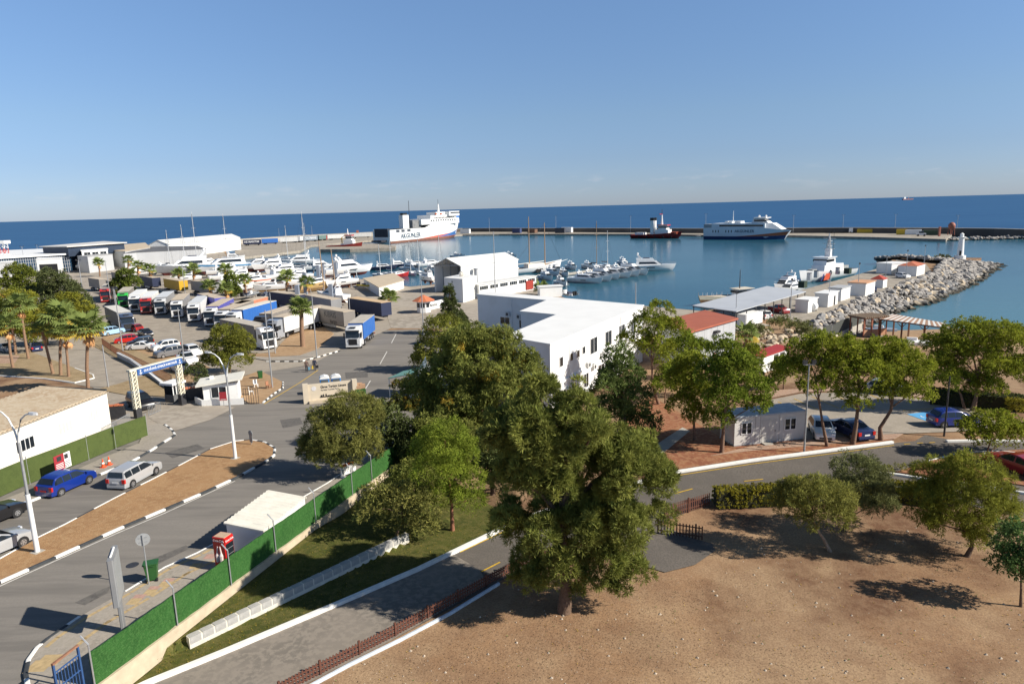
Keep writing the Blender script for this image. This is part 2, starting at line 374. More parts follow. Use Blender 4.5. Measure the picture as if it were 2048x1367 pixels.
drape('pier_deck', [(41.5, 141), (56, 126), (66, 140), (80, 155), (100, 177), (128, 206), (146, 240), (146, 258), (135, 240.5), (109.3, 212), (78.3, 179), (52, 152)], quaym, .06, 4, world=True)
drape('access_road', [(-100, 780), (190, 690), (160, 655), (120, 640), (60, 650), (-60, 700), (-160, 740)], asph_old, .05, 2)
drape('side_road', [(120, 640), (175, 668), (235, 700), (292, 740), (300, 792), (345, 808), (395, 812), (420, 840), (330, 868), (240, 862), (215, 800), (186, 775), (105, 760), (0, 742), (-140, 748), (-120, 690)], asph_old, .035, 2)
drape('beach', [(46, 100), (70, 97), (115, 92), (150, 92), (150, 128.8), (100, 131.3), (76, 133), (68, 134), (56, 122)], sand, .03, 3, world=True)
# sidewalk by the green wall, raised
walk = [G(250, 1186), G(330, 1137), G(395, 1108), G(500, 1052), G(600, 1000), G(655, 968), G(720, 925), G(770, 885)]
curve = [G(60, 1395), G(52, 1350), G(58, 1322), G(75, 1298), G(100, 1277), G(160, 1236)]
kl = curve + walk
drape('pavement', [(p.x, p.y) for p in kl] + [(wall_x(y) - .17, y) for y in (58, 50, 40, 30, 24)], paverm, .12, 1, .12, world=True)
pav_y = M('yellow_paver', (.44, .325, .17), .85, .2, 5); pav_r = M('red_paver', (.42, .26, .21), .85, .2, 5)
def kerb_run(name, pts, colors, L=1.0, w=.18, h=.14, start=0):
    ps = resample(pts, .25); root = struct(B().build(name + '_kerb_bed', conc)) if 0 else None
    o = bpy.data.objects.new(name, None); C.objects.link(o); struct(o)
    k = max(1, round(L / .25)); i = 0; c = start
    while i < len(ps) - 1:
        sg = ps[i:i + k + 1]
        if len(sg) > 1:
            a, b_ = sg[0], sg[-1]; sg2 = [a.lerp(b_, .01)] + sg[1:-1] + [b_.lerp(a, .01)]
            ribbon('kerbstone', None, w, h, colors[c % len(colors)], .5, pts=sg2, parent=o)
        i += k; c += 1
    return o
kerb_run('pavement_kerb_curve', curve, [kerbw, kerbb], 1.5, .2, .15)
kerb_run('pavement_kerb', walk, [kerbw], 1.2, .14, .145)
# yellow guide strips of the pavement and single coloured pavers
for nm, off in (('kerb_side_strip', .32), ('wall_side_strip', 1.75)):
    ps = resample(curve[3:] + walk[:5], .6); out = []
    b = B()
    for i in range(len(ps) - 1):
        d = (ps[i + 1] - ps[i]); d.z = 0; d.normalize(); n = Vector((d.y, -d.x, 0))
        q = [ps[i] + n * off, ps[i + 1] + n * off - d * .03, ps[i + 1] + n * (off + .22) - d * .03, ps[i] + n * (off + .22)]
        b.quad(*[(p.x, p.y, TZ(p.x, p.y) + .128) for p in q])
    struct(b.build(nm, pav_y))
b = B(); b2 = B()
for px, py, w in ((98, 1322, .5), (78, 1332, .45), (268, 1202, .3), (300, 1184, .3), (330, 1168, .3), (392, 1131, .3)):
    p = G(px, py, .12); z = TZ(p.x, p.y) + .127; b.add([(p.x - w, p.y - w, z), (p.x + w, p.y - w, z), (p.x + w, p.y + w, z), (p.x - w, p.y + w, z)], [(0, 1, 2, 3)])
for px, py, w in ((277, 1194, .3), (306, 1177, .28), (336, 1161, .28), (420, 1112, .3)):
    p = G(px, py, .12); z = TZ(p.x, p.y) + .127; b2.add([(p.x - w, p.y - w, z), (p.x + w, p.y - w, z), (p.x + w, p.y + w, z), (p.x - w, p.y + w, z)], [(0, 1, 2, 3)])
struct(b.build('yellow_paver_squares', pav_y)); struct(b2.build('red_paver_squares', pav_r))
# median with dry grass
med_r = [G(*p) for p in ((-60, 1192), (0, 1166), (110, 1117), (240, 1058), (330, 1020), (400, 990), (470, 958), (530, 925))]
med_l = [G(*p) for p in ((-60, 1150), (0, 1120), (75, 1078), (130, 1051), (230, 998), (300, 963), (360, 932), (420, 900), (470, 884))]
nose = [G(*p) for p in ((470, 884), (500, 881), (530, 886), (550, 898), (548, 912), (530, 925))]
drape('median', [(p.x, p.y) for p in med_l + nose[1:-1] + med_r[::-1]], drygrass, .12, 1, .12, world=True)
kerb_run('median_near_kerb', med_r, [kerbw, kerbb], 1.5, .22, .16, 1)
kerb_run('median_far_kerb', med_l, [kerbw, kerbw, kerbb], 1.5, .14, .15)
kerb_run('median_nose_kerb', nose, [kerbw, kerbb], .75, .2, .16)
# far pavement with black and white kerb, in front of the fabric fence
fk = [G(*p) for p in ((-60, 1062), (0, 1030), (60, 1004), (130, 976), (200, 950), (262, 925), (305, 900), (350, 871))]
drape('far_pavement', [(p.x, p.y) for p in fk] + [tuple(G(*p)[:2]) for p in ((348, 862), (318, 848), (296, 852), (278, 888), (200, 920), (100, 965), (0, 1004), (-60, 1030))], paverm, .12, 1, .12, world=True)
kerb_run('far_pavement_kerb', fk, [kerbb, kerbw], 1.5, .22, .16)
kerb_run('gate_apron_kerb', [G(*p) for p in ((350, 871), (345, 862), (330, 850))], [kerbw, kerbb], 1.0, .22, .16)
drape('gate_apron', [(318, 848), (350, 862), (420, 840), (470, 815), (395, 806), (335, 812), (296, 835)], yardm, .06, 1)
# palm beds beside the side road
bed1 = [(-120, 775), (0, 752), (90, 758), (150, 766), (188, 757), (186, 750), (150, 737), (110, 722), (60, 704), (0, 716), (-120, 735)]
verge = ground_mat('dry_verge', [(.37, .265, .165), (.27, .185, .11), (.41, .30, .19), (.25, .20, .10)], [.25, .9, 9], .95, .5)
drape('palm_bed', bed1, verge, .12, 1.5, .12)
ribbon('palm_bed_kerb', bed1[1:7], .18, .16, kerbw)
drape('palm_bed_path', [(-80, 712), (40, 712), (30, 727), (-80, 730)], paved, .13, 1.5)
bed2 = [(192, 780), (235, 769), (290, 752), (330, 768), (342, 795), (300, 792), (250, 790)]
drape('gate_bed', bed2, verge, .12, 1.5, .12)
bed3 = [(150, 672), (205, 702), (268, 735), (330, 770), (352, 752), (300, 712), (240, 690), (200, 676), (180, 655)]
drape('lot_verge', bed3, verge, .12, 1.5, .12)
drape('car_lot', [(205, 690), (260, 700), (330, 748), (380, 770), (420, 735), (360, 705), (300, 685), (240, 668), (205, 665)], sand, .07, 2)
# islands by the trucks
isl = [(440, 722), (520, 722), (560, 722), (612, 716), (660, 690), (672, 668), (640, 665), (600, 672), (570, 690), (545, 712)]
isl = [(470, 709), (530, 720), (600, 716), (632, 700), (668, 668), (640, 650), (590, 660), (560, 690), (550, 705), (520, 708)]
drape('palm_island', isl, sand, .15, 1.5, .15)
drape('corner_pavement', [(480, 713), (533, 722), (600, 722), (640, 712), (680, 700), (672, 692), (640, 698), (600, 712), (540, 716)], paverm, .17, 1.5, .2)
kerb_run('corner_kerb', [G(*p) for p in ((533, 724), (600, 724), (640, 714), (680, 702))], [kerbw, kerbb], .8, .2, .2)
drape('hut_yard', [(470, 760), (520, 742), (566, 765), (560, 780), (525, 806), (500, 808), (470, 790)], sand, .11, 1.5, .1)
kerb_run('hut_kerb', [G(*p) for p in ((566, 765), (566, 776), (545, 790), (526, 806))], [kerbw, kerbb], .8, .18, .17)
def lines(name, segs, w, mat, off=.035, up=0):
    o = bpy.data.objects.new(name, None); C.objects.link(o); struct(o)
    for s in segs:
        ps = resample([G(*p) for p in s], 1.0); b = B()
        for i in range(len(ps) - 1):
            d = ps[i + 1] - ps[i]; d.z = 0; d.normalize(); n = Vector((-d.y, d.x, 0)) * w / 2
            b.quad(*[(q.x, q.y, TZ(q.x, q.y) + off) for q in (ps[i] + n, ps[i] - n, ps[i + 1] - n, ps[i + 1] + n)])
        b.build('painted_line', mat, o)
    return o
lines('road_edge_line', [[(-30, 1186), (110, 1122), (240, 1064), (330, 1026), (470, 962)]], .1, whitep)
lines('centre_line', [[(722, 792), (741, 761)], [(760, 728), (774, 703)], [(783, 686), (792, 668)]], .14, whitep)
lines('harbour_road_edge', [[(528, 808), (600, 765), (636, 740)]], .14, yellowp)
for i, (nm, pts) in enumerate((('asphalt_patch', [(330, 905), (395, 888), (410, 897), (345, 916)]), ('asphalt_patch', [(560, 840), (600, 835), (606, 848), (566, 856)]), ('oil_stain', [(150, 1205), (200, 1180), (222, 1172), (215, 1186), (170, 1210)]), ('asphalt_patch', [(690, 745), (735, 742), (736, 754), (692, 757)]), ('oil_stain', [(300, 1120), (372, 1090), (380, 1096), (318, 1127)]))):
    drape(nm, pts, ground_mat('patch_%s' % nm, [(.13, .12, .11), (.10, .093, .085), (.15, .14, .125)], [.8, 4], .8, .1), .028, 1.5)
for px in ((440, 962), (265, 1130), (660, 770)):
    p = G(*px); o = struct(B().tube([(0, 0, 0), (0, 0, .006)], .35, 18).build('manhole_cover', darkm)); o.location = p + Vector((0, 0, .027))
# park: road, lawn, dirt beds
pk = [(240, 1395), (300, 1367), (450, 1306), (665, 1215), (834, 1142), (962, 1080), (1045, 1040), (1180, 995), (1345, 947), (1500, 923), (1700, 897), (1785, 886)]
near = [(540, 1405), (600, 1375), (780, 1283), (990, 1168), (1055, 1132), (1180, 1085), (1320, 1048), (1418, 1005), (1440, 990), (1560, 985), (1800, 985), (1900, 1000), (2060, 1040)]
drape('park_road', pk + [(1830, 882), (1850, 870), (1905, 880), (2130, 890), (2130, 1060)] + near[::-1], asph_new, .03, 1.5)
drape('park_road_worn', [(240, 1395), (300, 1367), (450, 1306), (665, 1215), (834, 1142), (905, 1108), (960, 1140), (975, 1170), (780, 1283), (600, 1375), (540, 1405)],
      ground_mat('asphalt_worn', [(.235, .205, .172), (.19, .168, .142), (.27, .235, .195)], [.25, 3], .9, .15), .05, 1.5)
drape('driveway_apron', [(1180, 1085), (1250, 1100), (1280, 1130), (1330, 1145), (1390, 1130), (1430, 1102), (1425, 1088), (1380, 1075), (1320, 1048)], asph_new, .045, 1.5)
ribbon('park_kerb', pk, .3, .22, kerbw, 1.0)
lines('park_edge_line', [[(920, 1105), (1045, 1046), (1180, 1001), (1345, 953), (1500, 929), (1700, 903), (1788, 891)]], .1, yellowp, .06)
lines('park_centre_dashes', [[(963, 1144), (1000, 1125)], [(1041, 1105), (1060, 1096)], [(1352, 987), (1385, 978)], [(1488, 963), (1526, 959)], [(1566, 957), (1604, 954)],
      [(1808, 889), (1820, 888)], [(1834, 887), (1846, 886)], [(1858, 886), (1870, 885)]], .12, yellowp, .06)
lawn = [(wall_x(y) + .2, y) for y in (24, 30, 40, 50, 57)]
lawn += [tuple(G(*p)[:2]) for p in ((960, 1000), (1040, 1038), (962, 1076), (834, 1137), (665, 1210), (450, 1300), (300, 1362), (236, 1390))]
drape('lawn', lawn, lawnm, .012, .4, world=True)
drape('red_bed', [(1345, 940), (1500, 917), (1700, 892), (1783, 880), (1740, 868), (1600, 876), (1460, 886), (1400, 850), (1300, 790), (1250, 830), (1280, 930)], redd, .03, 1.5)
drape('pink_paving', [(1420, 912), (1500, 902), (1700, 885), (1790, 878), (1810, 866), (1740, 866), (1610, 880), (1500, 893)], paved, .05, 1.5)
drape('garden_path', [(1290, 905), (1325, 908), (1380, 862), (1365, 855)], conc, .05, 1.5)
drape('car_park', [(1540, 800), (1600, 788), (1730, 783), (1850, 800), (1960, 818), (2000, 850), (1960, 862), (1850, 866), (1740, 870), (1600, 880), (1560, 840)], asph_old, .06, 1.5)
drape('far_park_path', [(1500, 790), (1560, 780), (1720, 772), (1860, 786), (1930, 803), (2100, 812), (2100, 820), (1930, 812), (1850, 797), (1730, 780), (1600, 785), (1540, 797)], paved, .07, 1.5)
ribbon('blue_white_path_kerb', [(1890, 806), (1960, 813), (2060, 820)], .9, .1, M('pale_blue_paint', (.42, .56, .68), .7, .12, 3))
lines('parking_bay_lines', [[(1556, 804), (1592, 822)], [(1588, 798), (1636, 820)], [(1624, 794), (1678, 817)], [(1672, 793), (1722, 812)], [(1740, 790), (1770, 803)], [(1806, 822), (1900, 815)]], .12, yellowp, .075)
drape('disabled_bay', [(1813, 829), (1868, 823), (1935, 830), (1945, 845), (1862, 846)], M('blue_bay_paint', (.10, .36, .66), .7, .12, 2), .08, 2)
def wheelchair_mark(c, s, rz):
    b = B()
    ring = [(math.cos(a) * .5 * s, math.sin(a) * .5 * s) for a in np.linspace(-2.6, 1.0, 12)]
    for p, q in zip(ring, ring[1:]): b.quad((p[0], p[1], 0), (q[0], q[1], 0), (q[0] * .76, q[1] * .76, 0), (p[0] * .76, p[1] * .76, 0))
    for poly in ([(-.25, .35), (-.1, .35), (-.05, 1.0), (-.2, 1.0)], [(-.15, .35), (.45, .35), (.45, .5), (-.15, .5)], [(.35, .35), (.5, .4), (.75, -.2), (.6, -.25)], [(-.1, .7), (.35, .7), (.35, .8), (-.1, .8)]):
        b.quad(*[(x * s, y * s, 0) for x, y in poly])
    b.add([(-.12 * s + .16 * s * math.cos(a), 1.2 * s + .16 * s * math.sin(a), 0) for a in np.linspace(0, 6.28, 9)[:-1]], [tuple(range(8))])
    o = struct(b.build('wheelchair_symbol', white)); o.location = c; o.rotation_euler = (0, 0, rz); return o
p = G(1852, 834); wheelchair_mark((p.x, p.y, p.z + .088), 1.0, -1.2)
drape('round_bed', [(1795, 945), (1850, 925), (1950, 906), (2060, 900), (2130, 925), (2130, 985), (2000, 965), (1880, 958), (1790, 945)], redd, .12, 1.5, .1)
ribbon('round_bed_kerb', [(1760, 947), (1800, 952), (1860, 962), (1920, 968), (2060, 990), (2120, 1000)], .22, .2, kerbw)
ribbon('round_bed_far_kerb', [(1850, 925), (1900, 912), (1950, 906), (2000, 903), (2060, 910)], .12, .14, kerbw)
ribbon('bay_kerb', [(1893, 884), (1950, 883), (2100, 885)], .3, .2, kerbw)
# pebbles on the dirt, too small and many to count
rng = random.Random(5); b = B()
for i in range(1500):
    px = rng.uniform(600, 2060); py = rng.uniform(1010, 1380)
    lim = 1375 - (px - 600) * .5 if px < 1060 else 1120 - (px - 1060) * .1
    if py < lim + 8 or (1180 < px < 1435 and py < 1150): continue
    p = G(px, py); s = rng.choice((.02, .02, .03, .03, .04, .03, .08)) * rng.uniform(.7, 1.3); k = 5
    vs = [(p.x + s * rng.uniform(.7, 1.3) * math.cos(6.28 * j / k), p.y + s * rng.uniform(.7, 1.3) * math.sin(6.28 * j / k), p.z - .01) for j in range(k)] + [(p.x, p.y, p.z + s * .8)]
    b.add(vs, [(j, (j + 1) % k, k) for j in range(k)])
struct(b.build('pebbles', M('pale_stone', (.42, .35, .27), .9, .3, 3), fix=False), 'stuff', 'pale pebbles scattered over the dry dirt')
# fallen needles and leaves, thickest near the trees and the fence
rg = np.random.default_rng(21); lit = B(); spots = [(1128, 1240, 150, 45), (820, 1320, 120, 40), (1000, 1230, 120, 45), (1250, 1210, 120, 40), (1700, 1090, 120, 25), (1930, 1125, 90, 22), (1150, 1320, 160, 40), (1500, 1310, 200, 40), (1420, 1180, 160, 30)]
for i in range(15000):
    cx, cy, sx_, sy_ = spots[rg.integers(len(spots))]; px, py = cx + rg.normal() * sx_, cy + rg.normal() * sy_
    lim = 1375 - (px - 600) * .5 if px < 1060 else 1150 - (px - 1060) * .12
    if py < lim + 12 or py > 1385 or (1180 < px < 1435 and py < 1158): continue
    p = G(px, py); l = rg.uniform(.012, .042); a = rg.uniform(0, 6.28); w = l * .35; c_, s_ = math.cos(a), math.sin(a); z = p.z + .012
    lit.add([(p.x - c_ * l, p.y - s_ * l, z), (p.x + s_ * w, p.y - c_ * w, z + .012), (p.x + c_ * l, p.y + s_ * l, z + .004), (p.x - s_ * w, p.y + c_ * w, z)], [(0, 1, 2, 3)])
struct(lit.build('leaf_litter', M('leaf_litter', (.12, .07, .04), .95, .3, .6, col2=(.30, .20, .12)), fix=False), 'stuff', 'brown fallen leaves and needles on the dirt')
# tufts of weeds and dry grass on the dirt
def tufts(name, label, n, region, hts, cols, seed, mat):
    rg = np.random.default_rng(seed); V = []; F = []; cl = []
    for i in range(n):
        g = region(rg)
        if g is None: continue
        h0 = rg.uniform(*hts); c = cols[rg.integers(len(cols))]
        for k in range(5):
            a = rg.uniform(0, 6.28); l = h0 * rg.uniform(.6, 1.2); dx, dy = math.cos(a) * l * .7, math.sin(a) * l * .7; wx, wy = -math.sin(a) * l * .16, math.cos(a) * l * .16
            j = len(V); V += [(g.x + wx, g.y + wy, g.z + .01), (g.x - wx, g.y - wy, g.z + .01), (g.x + dx, g.y + dy, g.z + l * .8)]; F.append((j, j + 1, j + 2)); cl += [c] * 3
    me = bpy.data.meshes.new(name); me.from_pydata(V, [], F); at = me.color_attributes.new('Col', 'FLOAT_COLOR', 'POINT')
    at.data.foreach_set('color', np.array([(*c, 1) for c in cl], dtype=np.float32).ravel()); me.materials.append(mat)
    return struct(obj(name, me), 'stuff', label)
def reg_dirt(rg):
    px = rg.uniform(640, 2060); py = rg.uniform(1040, 1380); lim = 1375 - (px - 600) * .5 if px < 1060 else 1150 - (px - 1060) * .12
    if py < lim + 10 or (1180 < px < 1435 and py < 1155): return None
    return G(px, py)
def reg_lawn(rg):
    px = rg.uniform(300, 1040); py = rg.uniform(960, 1370); p = G(px, py)
    if p.y > 56 or p.x < wall_x(p.y) + .4: return None
    e = 1367 - (px - 300) * .41
    return p if py < e - 10 else None
fgrass = foliage_mat('grass_blades', (.10, .11, .03), .3)
tufts('weeds', 'small green and dry weed tufts on the dirt', 1100, reg_dirt, (.03, .10), [(.9, 1, 1), (2.6, 1.6, 1.4), (3.0, 1.9, 1.6), (2.4, 1.4, 1.2), (.8, 1.3, 1.2)], 3, fgrass)
tufts('lawn_blades', 'short lawn grass between the block wall and white kerb', 9000, reg_lawn, (.05, .11), [(.9, .85, .5), (1.3, 1.0, .6), (.55, .62, .4), (1.7, 1.2, .8), (.7, .75, .4)], 4, fgrass)
# ------------------------------------------------------------ breakwater, pier edge, rocks
inner = [(470, 515), (540, 508), (600, 501), (622, 490), (700, 484), (745, 480), (925, 469), (1000, 467.5), (1300, 467.5), (1410, 469.5), (1590, 470.5), (1750, 474), (1892, 478)]
outer = [(1905, 467.5), (1700, 465.5), (1400, 466), (1200, 464.3), (1000, 463.2), (925, 463.5), (745, 472), (600, 479), (470, 488)]
pin = [Hz(x, y, 1.4) for x, y in inner]; pou = [Hz(x, y, 1.4) for x, y in outer]
struct(clip_grid([(p.x, p.y) for p in pin + pou], 25, lambda x, y: 1.4, 0, 5, 'breakwater_quay', quaym))
pier_px = [(640, 498.5), (700, 498), (790, 495), (792, 491), (745, 487), (640, 489)]
struct(clip_grid([tuple(Hz(x, y, 2.0)[:2]) for x, y in pier_px], 25, lambda x, y: 2.0, 0, 5, 'ferry_pier', quaym))
wallm = M('breakwater_wall', (.115, .10, .085), .9, .35, .05); capm = M('breakwater_cap', (.36, .34, .31), .9, .15, .2)
wp = [Hz(2130, 474, 1.4), Hz(1990, 469, 1.4)] + pou
def wall_run(name, pts, t, z0, z1, mat, parent=None):
    secs = []
    for i, p in enumerate(pts):
        d = pts[min(i + 1, len(pts) - 1)] - pts[max(i - 1, 0)]; d.z = 0; d.normalize(); n = Vector((-d.y, d.x, 0)) * t / 2
        za = z0(p) if callable(z0) else z0; zb = z1(p) if callable(z1) else z1
        secs.append([(p.x + n.x, p.y + n.y, za), (p.x + n.x, p.y + n.y, zb), (p.x - n.x, p.y - n.y, zb), (p.x - n.x, p.y - n.y, za)])
    return B().loft(secs, True).build(name, mat, parent)
bw = thing('breakwater_wall', 'long dark parapet wall along the far breakwater quay', 'wall', wp[5])
def rel(pts, o): return [p - Vector(o.location) for p in pts]
bz = lambda p: -1.5 - bw.location.z
wall_run('parapet', rel(wp[:9], bw), 2.5, -4, 3.4, wallm, bw); wall_run('coping', rel(wp[:9], bw), 2.9, 3.4, 3.75, capm, bw)
bw2 = thing('breakwater_wall', 'pale concrete parapet wall behind the row of parked lorries', 'wall', wp[8])
wall_run('parapet', rel(wp[8:], bw2), 2.5, -4, 3.6, conc, bw2); wall_run('coping', rel(wp[8:], bw2), 2.9, 3.6, 4.0, capm, bw2)
# rocks
def rock_mesh(seed, mat):
    rg = random.Random(seed); bm = bmesh.new(); bmesh.ops.create_icosphere(bm, subdivisions=1, radius=1)
    sx, sy, sz = rg.uniform(.8, 1.3), rg.uniform(.6, 1.0), rg.uniform(.5, .8)
    for v in bm.verts:
        k = rg.uniform(.72, 1.15); v.co = Vector((v.co.x * sx * k, v.co.y * sy * k, v.co.z * sz * k))
    me = bpy.data.meshes.new('rock'); bm.to_mesh(me); bm.free(); me.materials.append(mat); return me
rk = [M('rock_' + str(i), c, .92, .35, 1.5, bump=.5, col2=c2) for i, (c, c2) in enumerate((((.24, .23, .22), (.46, .42, .37)), ((.40, .32, .22), (.60, .50, .37)), ((.15, .15, .155), (.36, .35, .335))))]
for m in rk:   # wet, weedy band at the waterline
    nt = m.node_tree; p = nt.nodes['Principled BSDF']; ln = p.inputs['Base Color'].links[0]; src = ln.from_socket
    ge = nt.nodes.new('ShaderNodeNewGeometry'); se = nt.nodes.new('ShaderNodeSeparateXYZ'); nt.links.new(ge.outputs['Position'], se.inputs[0]); mr = nt.nodes.new('ShaderNodeMapRange'); mr.inputs[1].default_value = .95; mr.inputs[2].default_value = .25; nt.links.new(se.outputs['Z'], mr.inputs[0])
    mi = nt.nodes.new('ShaderNodeMix'); mi.data_type = 'RGBA'; nt.links.new(mr.outputs[0], mi.inputs[0]); nt.links.new(src, mi.inputs[6]); mi.inputs[7].default_value = (.045, .04, .028, 1); nt.links.new(mi.outputs[2], p.inputs['Base Color'])
rks = [rock_mesh(i, rk[i % 3]) for i in range(12)]
rng = random.Random(11)
# rubble slope: crest line along pier deck, toe line in the water
crest = [Vector((50, 115, 2.6)), Vector((60, 130, 3.0)), Vector((74, 146, 3.2)), Vector((92, 165, 3.2)), Vector((122, 196, 3.3)), Vector((150, 236, 3.4)), Vector((146, 256, 3.4)), Vector((140, 262, 2.4))]
toe = [Vector((63, 116, 1.0)), Vector((72, 134, -.8)), Vector((85, 147, -.8)), Vector((103, 163, -.8)), Vector((136, 196, -.8)), Vector((183, 250, -.8)), Vector((172, 268, -.8)), Vector((146, 270, -.8))]
b = B()
for i in range(len(crest) - 1):
    a, c, d, e = crest[i], crest[i + 1], toe[i + 1], toe[i]; dn = Vector((0, 0, -.5))
    b.add([a + dn, c + dn, d + dn, e + dn], [(0, 1, 2, 3)])
mound = struct(b.build('rubble_mound', M('rubble_core', (.07, .065, .06), .95, .3, 1)))  # core coloured near black, painting the shade in the gaps between rocks
cand = []
for i in range(len(crest) - 1):
    L = (crest[i + 1] - crest[i]).length; Wd = (toe[i] - crest[i]).length
    dens = 1.0
    for k in range(int(L * max(Wd, 11) * dens)):
        u, w = rng.random(), rng.random() ** 1.1
        p = crest[i].lerp(crest[i + 1], u).lerp(toe[i].lerp(toe[i + 1], u), w)
        s = (rng.uniform(.4, .8) if rng.random() < .65 else rng.uniform(.8, 1.4)) * (.85 if i < 3 else 1)
        if w > .75: s *= 1.15
        cand.append((p.y, p, s))
cand.sort(key=lambda c: (-c[2] / c[0]))
fill = B()
for i, (yy, p, s) in enumerate(cand):
    rot = Matrix.Rotation(rng.uniform(0, 6.28), 3, 'Z') @ Matrix.Rotation(rng.uniform(-.5, .5), 3, 'X')
    p = p + Vector((0, 0, rng.uniform(-.1, .35)))
    if i < 300:
        o = obj('rock', rks[rng.randrange(12)], mound); o.location = p; o.rotation_euler = rot.to_euler(); o.scale = (s, s, s)
    else:
        me = rks[rng.randrange(12)]; fill.add([rot @ v.co * s + p for v in me.vertices], [tuple(f.vertices) for f in me.polygons])
struct(fill.build('rock_fill', rk[0], mound, fix=False), 'stuff')
# far rocks at the breakwater's right end
fr = B(); base = [Hz(1890, 478, 1.0), Hz(2130, 473, 1.0)]
for i in range(220):
    u = rng.random(); p = base[0].lerp(base[1], u) + Vector((rng.uniform(-2, 2), rng.uniform(0, 14), 0)); p.z = rng.uniform(-.2, 1.0); s = rng.uniform(.8, 1.6)
    me = rks[rng.randrange(12)]; rot = Matrix.Rotation(rng.uniform(0, 6.28), 3, 'Z'); fr.add([rot @ v.co * s + p for v in me.vertices], [tuple(f.vertices) for f in me.polygons])
struct(fr.build('breakwater_rocks', rk[0], fix=False), 'stuff', 'grey armour rocks along the right end of the far breakwater')
# rubble patch behind the red shed
fr = B()
for i in range(70):
    p = G(rng.uniform(1500, 1640), rng.uniform(662, 695)); s = rng.uniform(.4, .9); p.z += .2
    me = rks[rng.randrange(12)]; rot = Matrix.Rotation(rng.uniform(0, 6.28), 3, 'Z'); fr.add([rot @ v.co * s + p for v in me.vertices], [tuple(f.vertices) for f in me.polygons])
struct(fr.build('rubble', rk[1], fix=False), 'stuff', 'heap of pale boulders between grey hall and beach')
# ------------------------------------------------------------ trees
def crown_mesh(name, lobes, n_clump, clump_r, tufts_per, blade, mat, seed, k=4, droop=0., hue=((.6, .68, .55), (1.38, 1.28, 1.12)), brown=0., shell=.55, fuzz=.75):
    """lobes: (x,y,z,rx,ry,rz). clumps sit near the lobe surfaces, tufts on the clumps, blades are leaf-sized diamonds"""
    rg = np.random.default_rng(seed); lob = np.array(lobes, float)
    vol = (lob[:, 3] * lob[:, 4] * lob[:, 5]) ** (2 / 3); pr = vol / vol.sum()
    li = rg.choice(len(lob), n_clump, p=pr); d = rg.normal(size=(n_clump, 3)); d /= np.linalg.norm(d, axis=1)[:, None]
    d[:, 2] = np.where(d[:, 2] < -.35, -d[:, 2] * .6, d[:, 2])
    r = shell + (1 - shell) * rg.random(n_clump) ** .5
    cc = lob[li, :3] + d * lob[li, 3:6] * r[:, None]
    cr = clump_r * rg.uniform(.6, 1.35, n_clump)
    ctint = rg.uniform(.62, 1.34, n_clump); cbr = rg.random(n_clump) < brown
    m = n_clump * tufts_per; ci = np.repeat(np.arange(n_clump), tufts_per)
    t = rg.normal(size=(m, 3)); t /= np.linalg.norm(t, axis=1)[:, None]; t = t + d[ci] * .55 + np.array([0, 0, .25]); t /= np.linalg.norm(t, axis=1)[:, None]
    tp = cc[ci] + t * (cr[ci] * rg.uniform(.55, 1.0, m))[:, None]
    mb = m * k; bi = np.repeat(np.arange(m), k); out = t[bi]
    rnd = rg.normal(size=(mb, 3)); dirv = out * .7 + rnd * fuzz + np.array([0, 0, -droop]); dirv /= np.linalg.norm(dirv, axis=1)[:, None]
    side = np.cross(dirv, rg.normal(size=(mb, 3)) + out * .4); side /= np.linalg.norm(side, axis=1)[:, None] + 1e-9
    L = blade[0] * rg.uniform(.6, 1.3, mb); Wd = blade[1] * rg.uniform(.7, 1.3, mb)
    p0 = tp[bi]; mid = p0 + dirv * (L * .5)[:, None]
    V = np.stack([p0, mid + side * Wd[:, None], p0 + dirv * L[:, None], mid - side * Wd[:, None]], 1).reshape(-1, 3)
    F = np.arange(mb * 4, dtype=np.int32)
    me = bpy.data.meshes.new(name); me.vertices.add(mb * 4); me.vertices.foreach_set('co', V.astype(np.float32).ravel())
    me.loops.add(mb * 4); me.loops.foreach_set('vertex_index', F); me.polygons.add(mb)
    me.polygons.foreach_set('loop_start', np.arange(0, mb * 4, 4, dtype=np.int32)); me.polygons.foreach_set('loop_total', np.full(mb, 4, dtype=np.int32))
    me.update(calc_edges=True)
    lo, hi = np.array(hue[0]), np.array(hue[1]); u = rg.random((mb, 1)) * .5 + rg.random((n_clump, 1))[ci][bi] * .5
    col = (lo + (hi - lo) * u) * ctint[ci][bi][:, None]
    bb = cbr[ci][bi]; col[bb] = col[bb] * np.array([1.7, 1.1, .7])
    at = me.color_attributes.new('Col', 'FLOAT_COLOR', 'POINT')
    c4 = np.ones((mb * 4, 4), np.float32); c4[:, :3] = np.repeat(col, 4, 0); at.data.foreach_set('color', c4.ravel())
    me.materials.append(mat); return me
def trunk_parts(t, base_r, path, lobes, mat, limb_r=.3, seed=0, nl=None):
    """tapered trunk along path (local points) and limbs into the lobes"""
    rg = random.Random(seed); n = len(path)
    rs = [base_r * (1.25 if i == 0 else 1) * (1 - .55 * i / max(1, n - 1)) for i in range(n)]
    tr = B().tube(path, rs, 10).build('trunk', mat, t, 50)
    for i, l in enumerate(lobes[:nl or 9]):
        c = Vector(l[:3]); f = min(1, max(.45, (c.z - path[0][2]) / max(.1, path[-1][2] - path[0][2]) * .75)); j = f * (n - 1); a = int(min(n - 2, math.floor(j)))
        s = Vector(path[a]).lerp(Vector(path[a + 1]), j - a); mid = s.lerp(c, .5) + Vector((rg.uniform(-.2, .2), rg.uniform(-.2, .2), rg.uniform(0, .3)))
        r0 = base_r * limb_r * 1.3
        B().tube([s, mid, c], [r0, r0 * .7, r0 * .25], 7).build('limb', mat, t, 50)
def pxm(d): return d / FPX
LOOK = {}
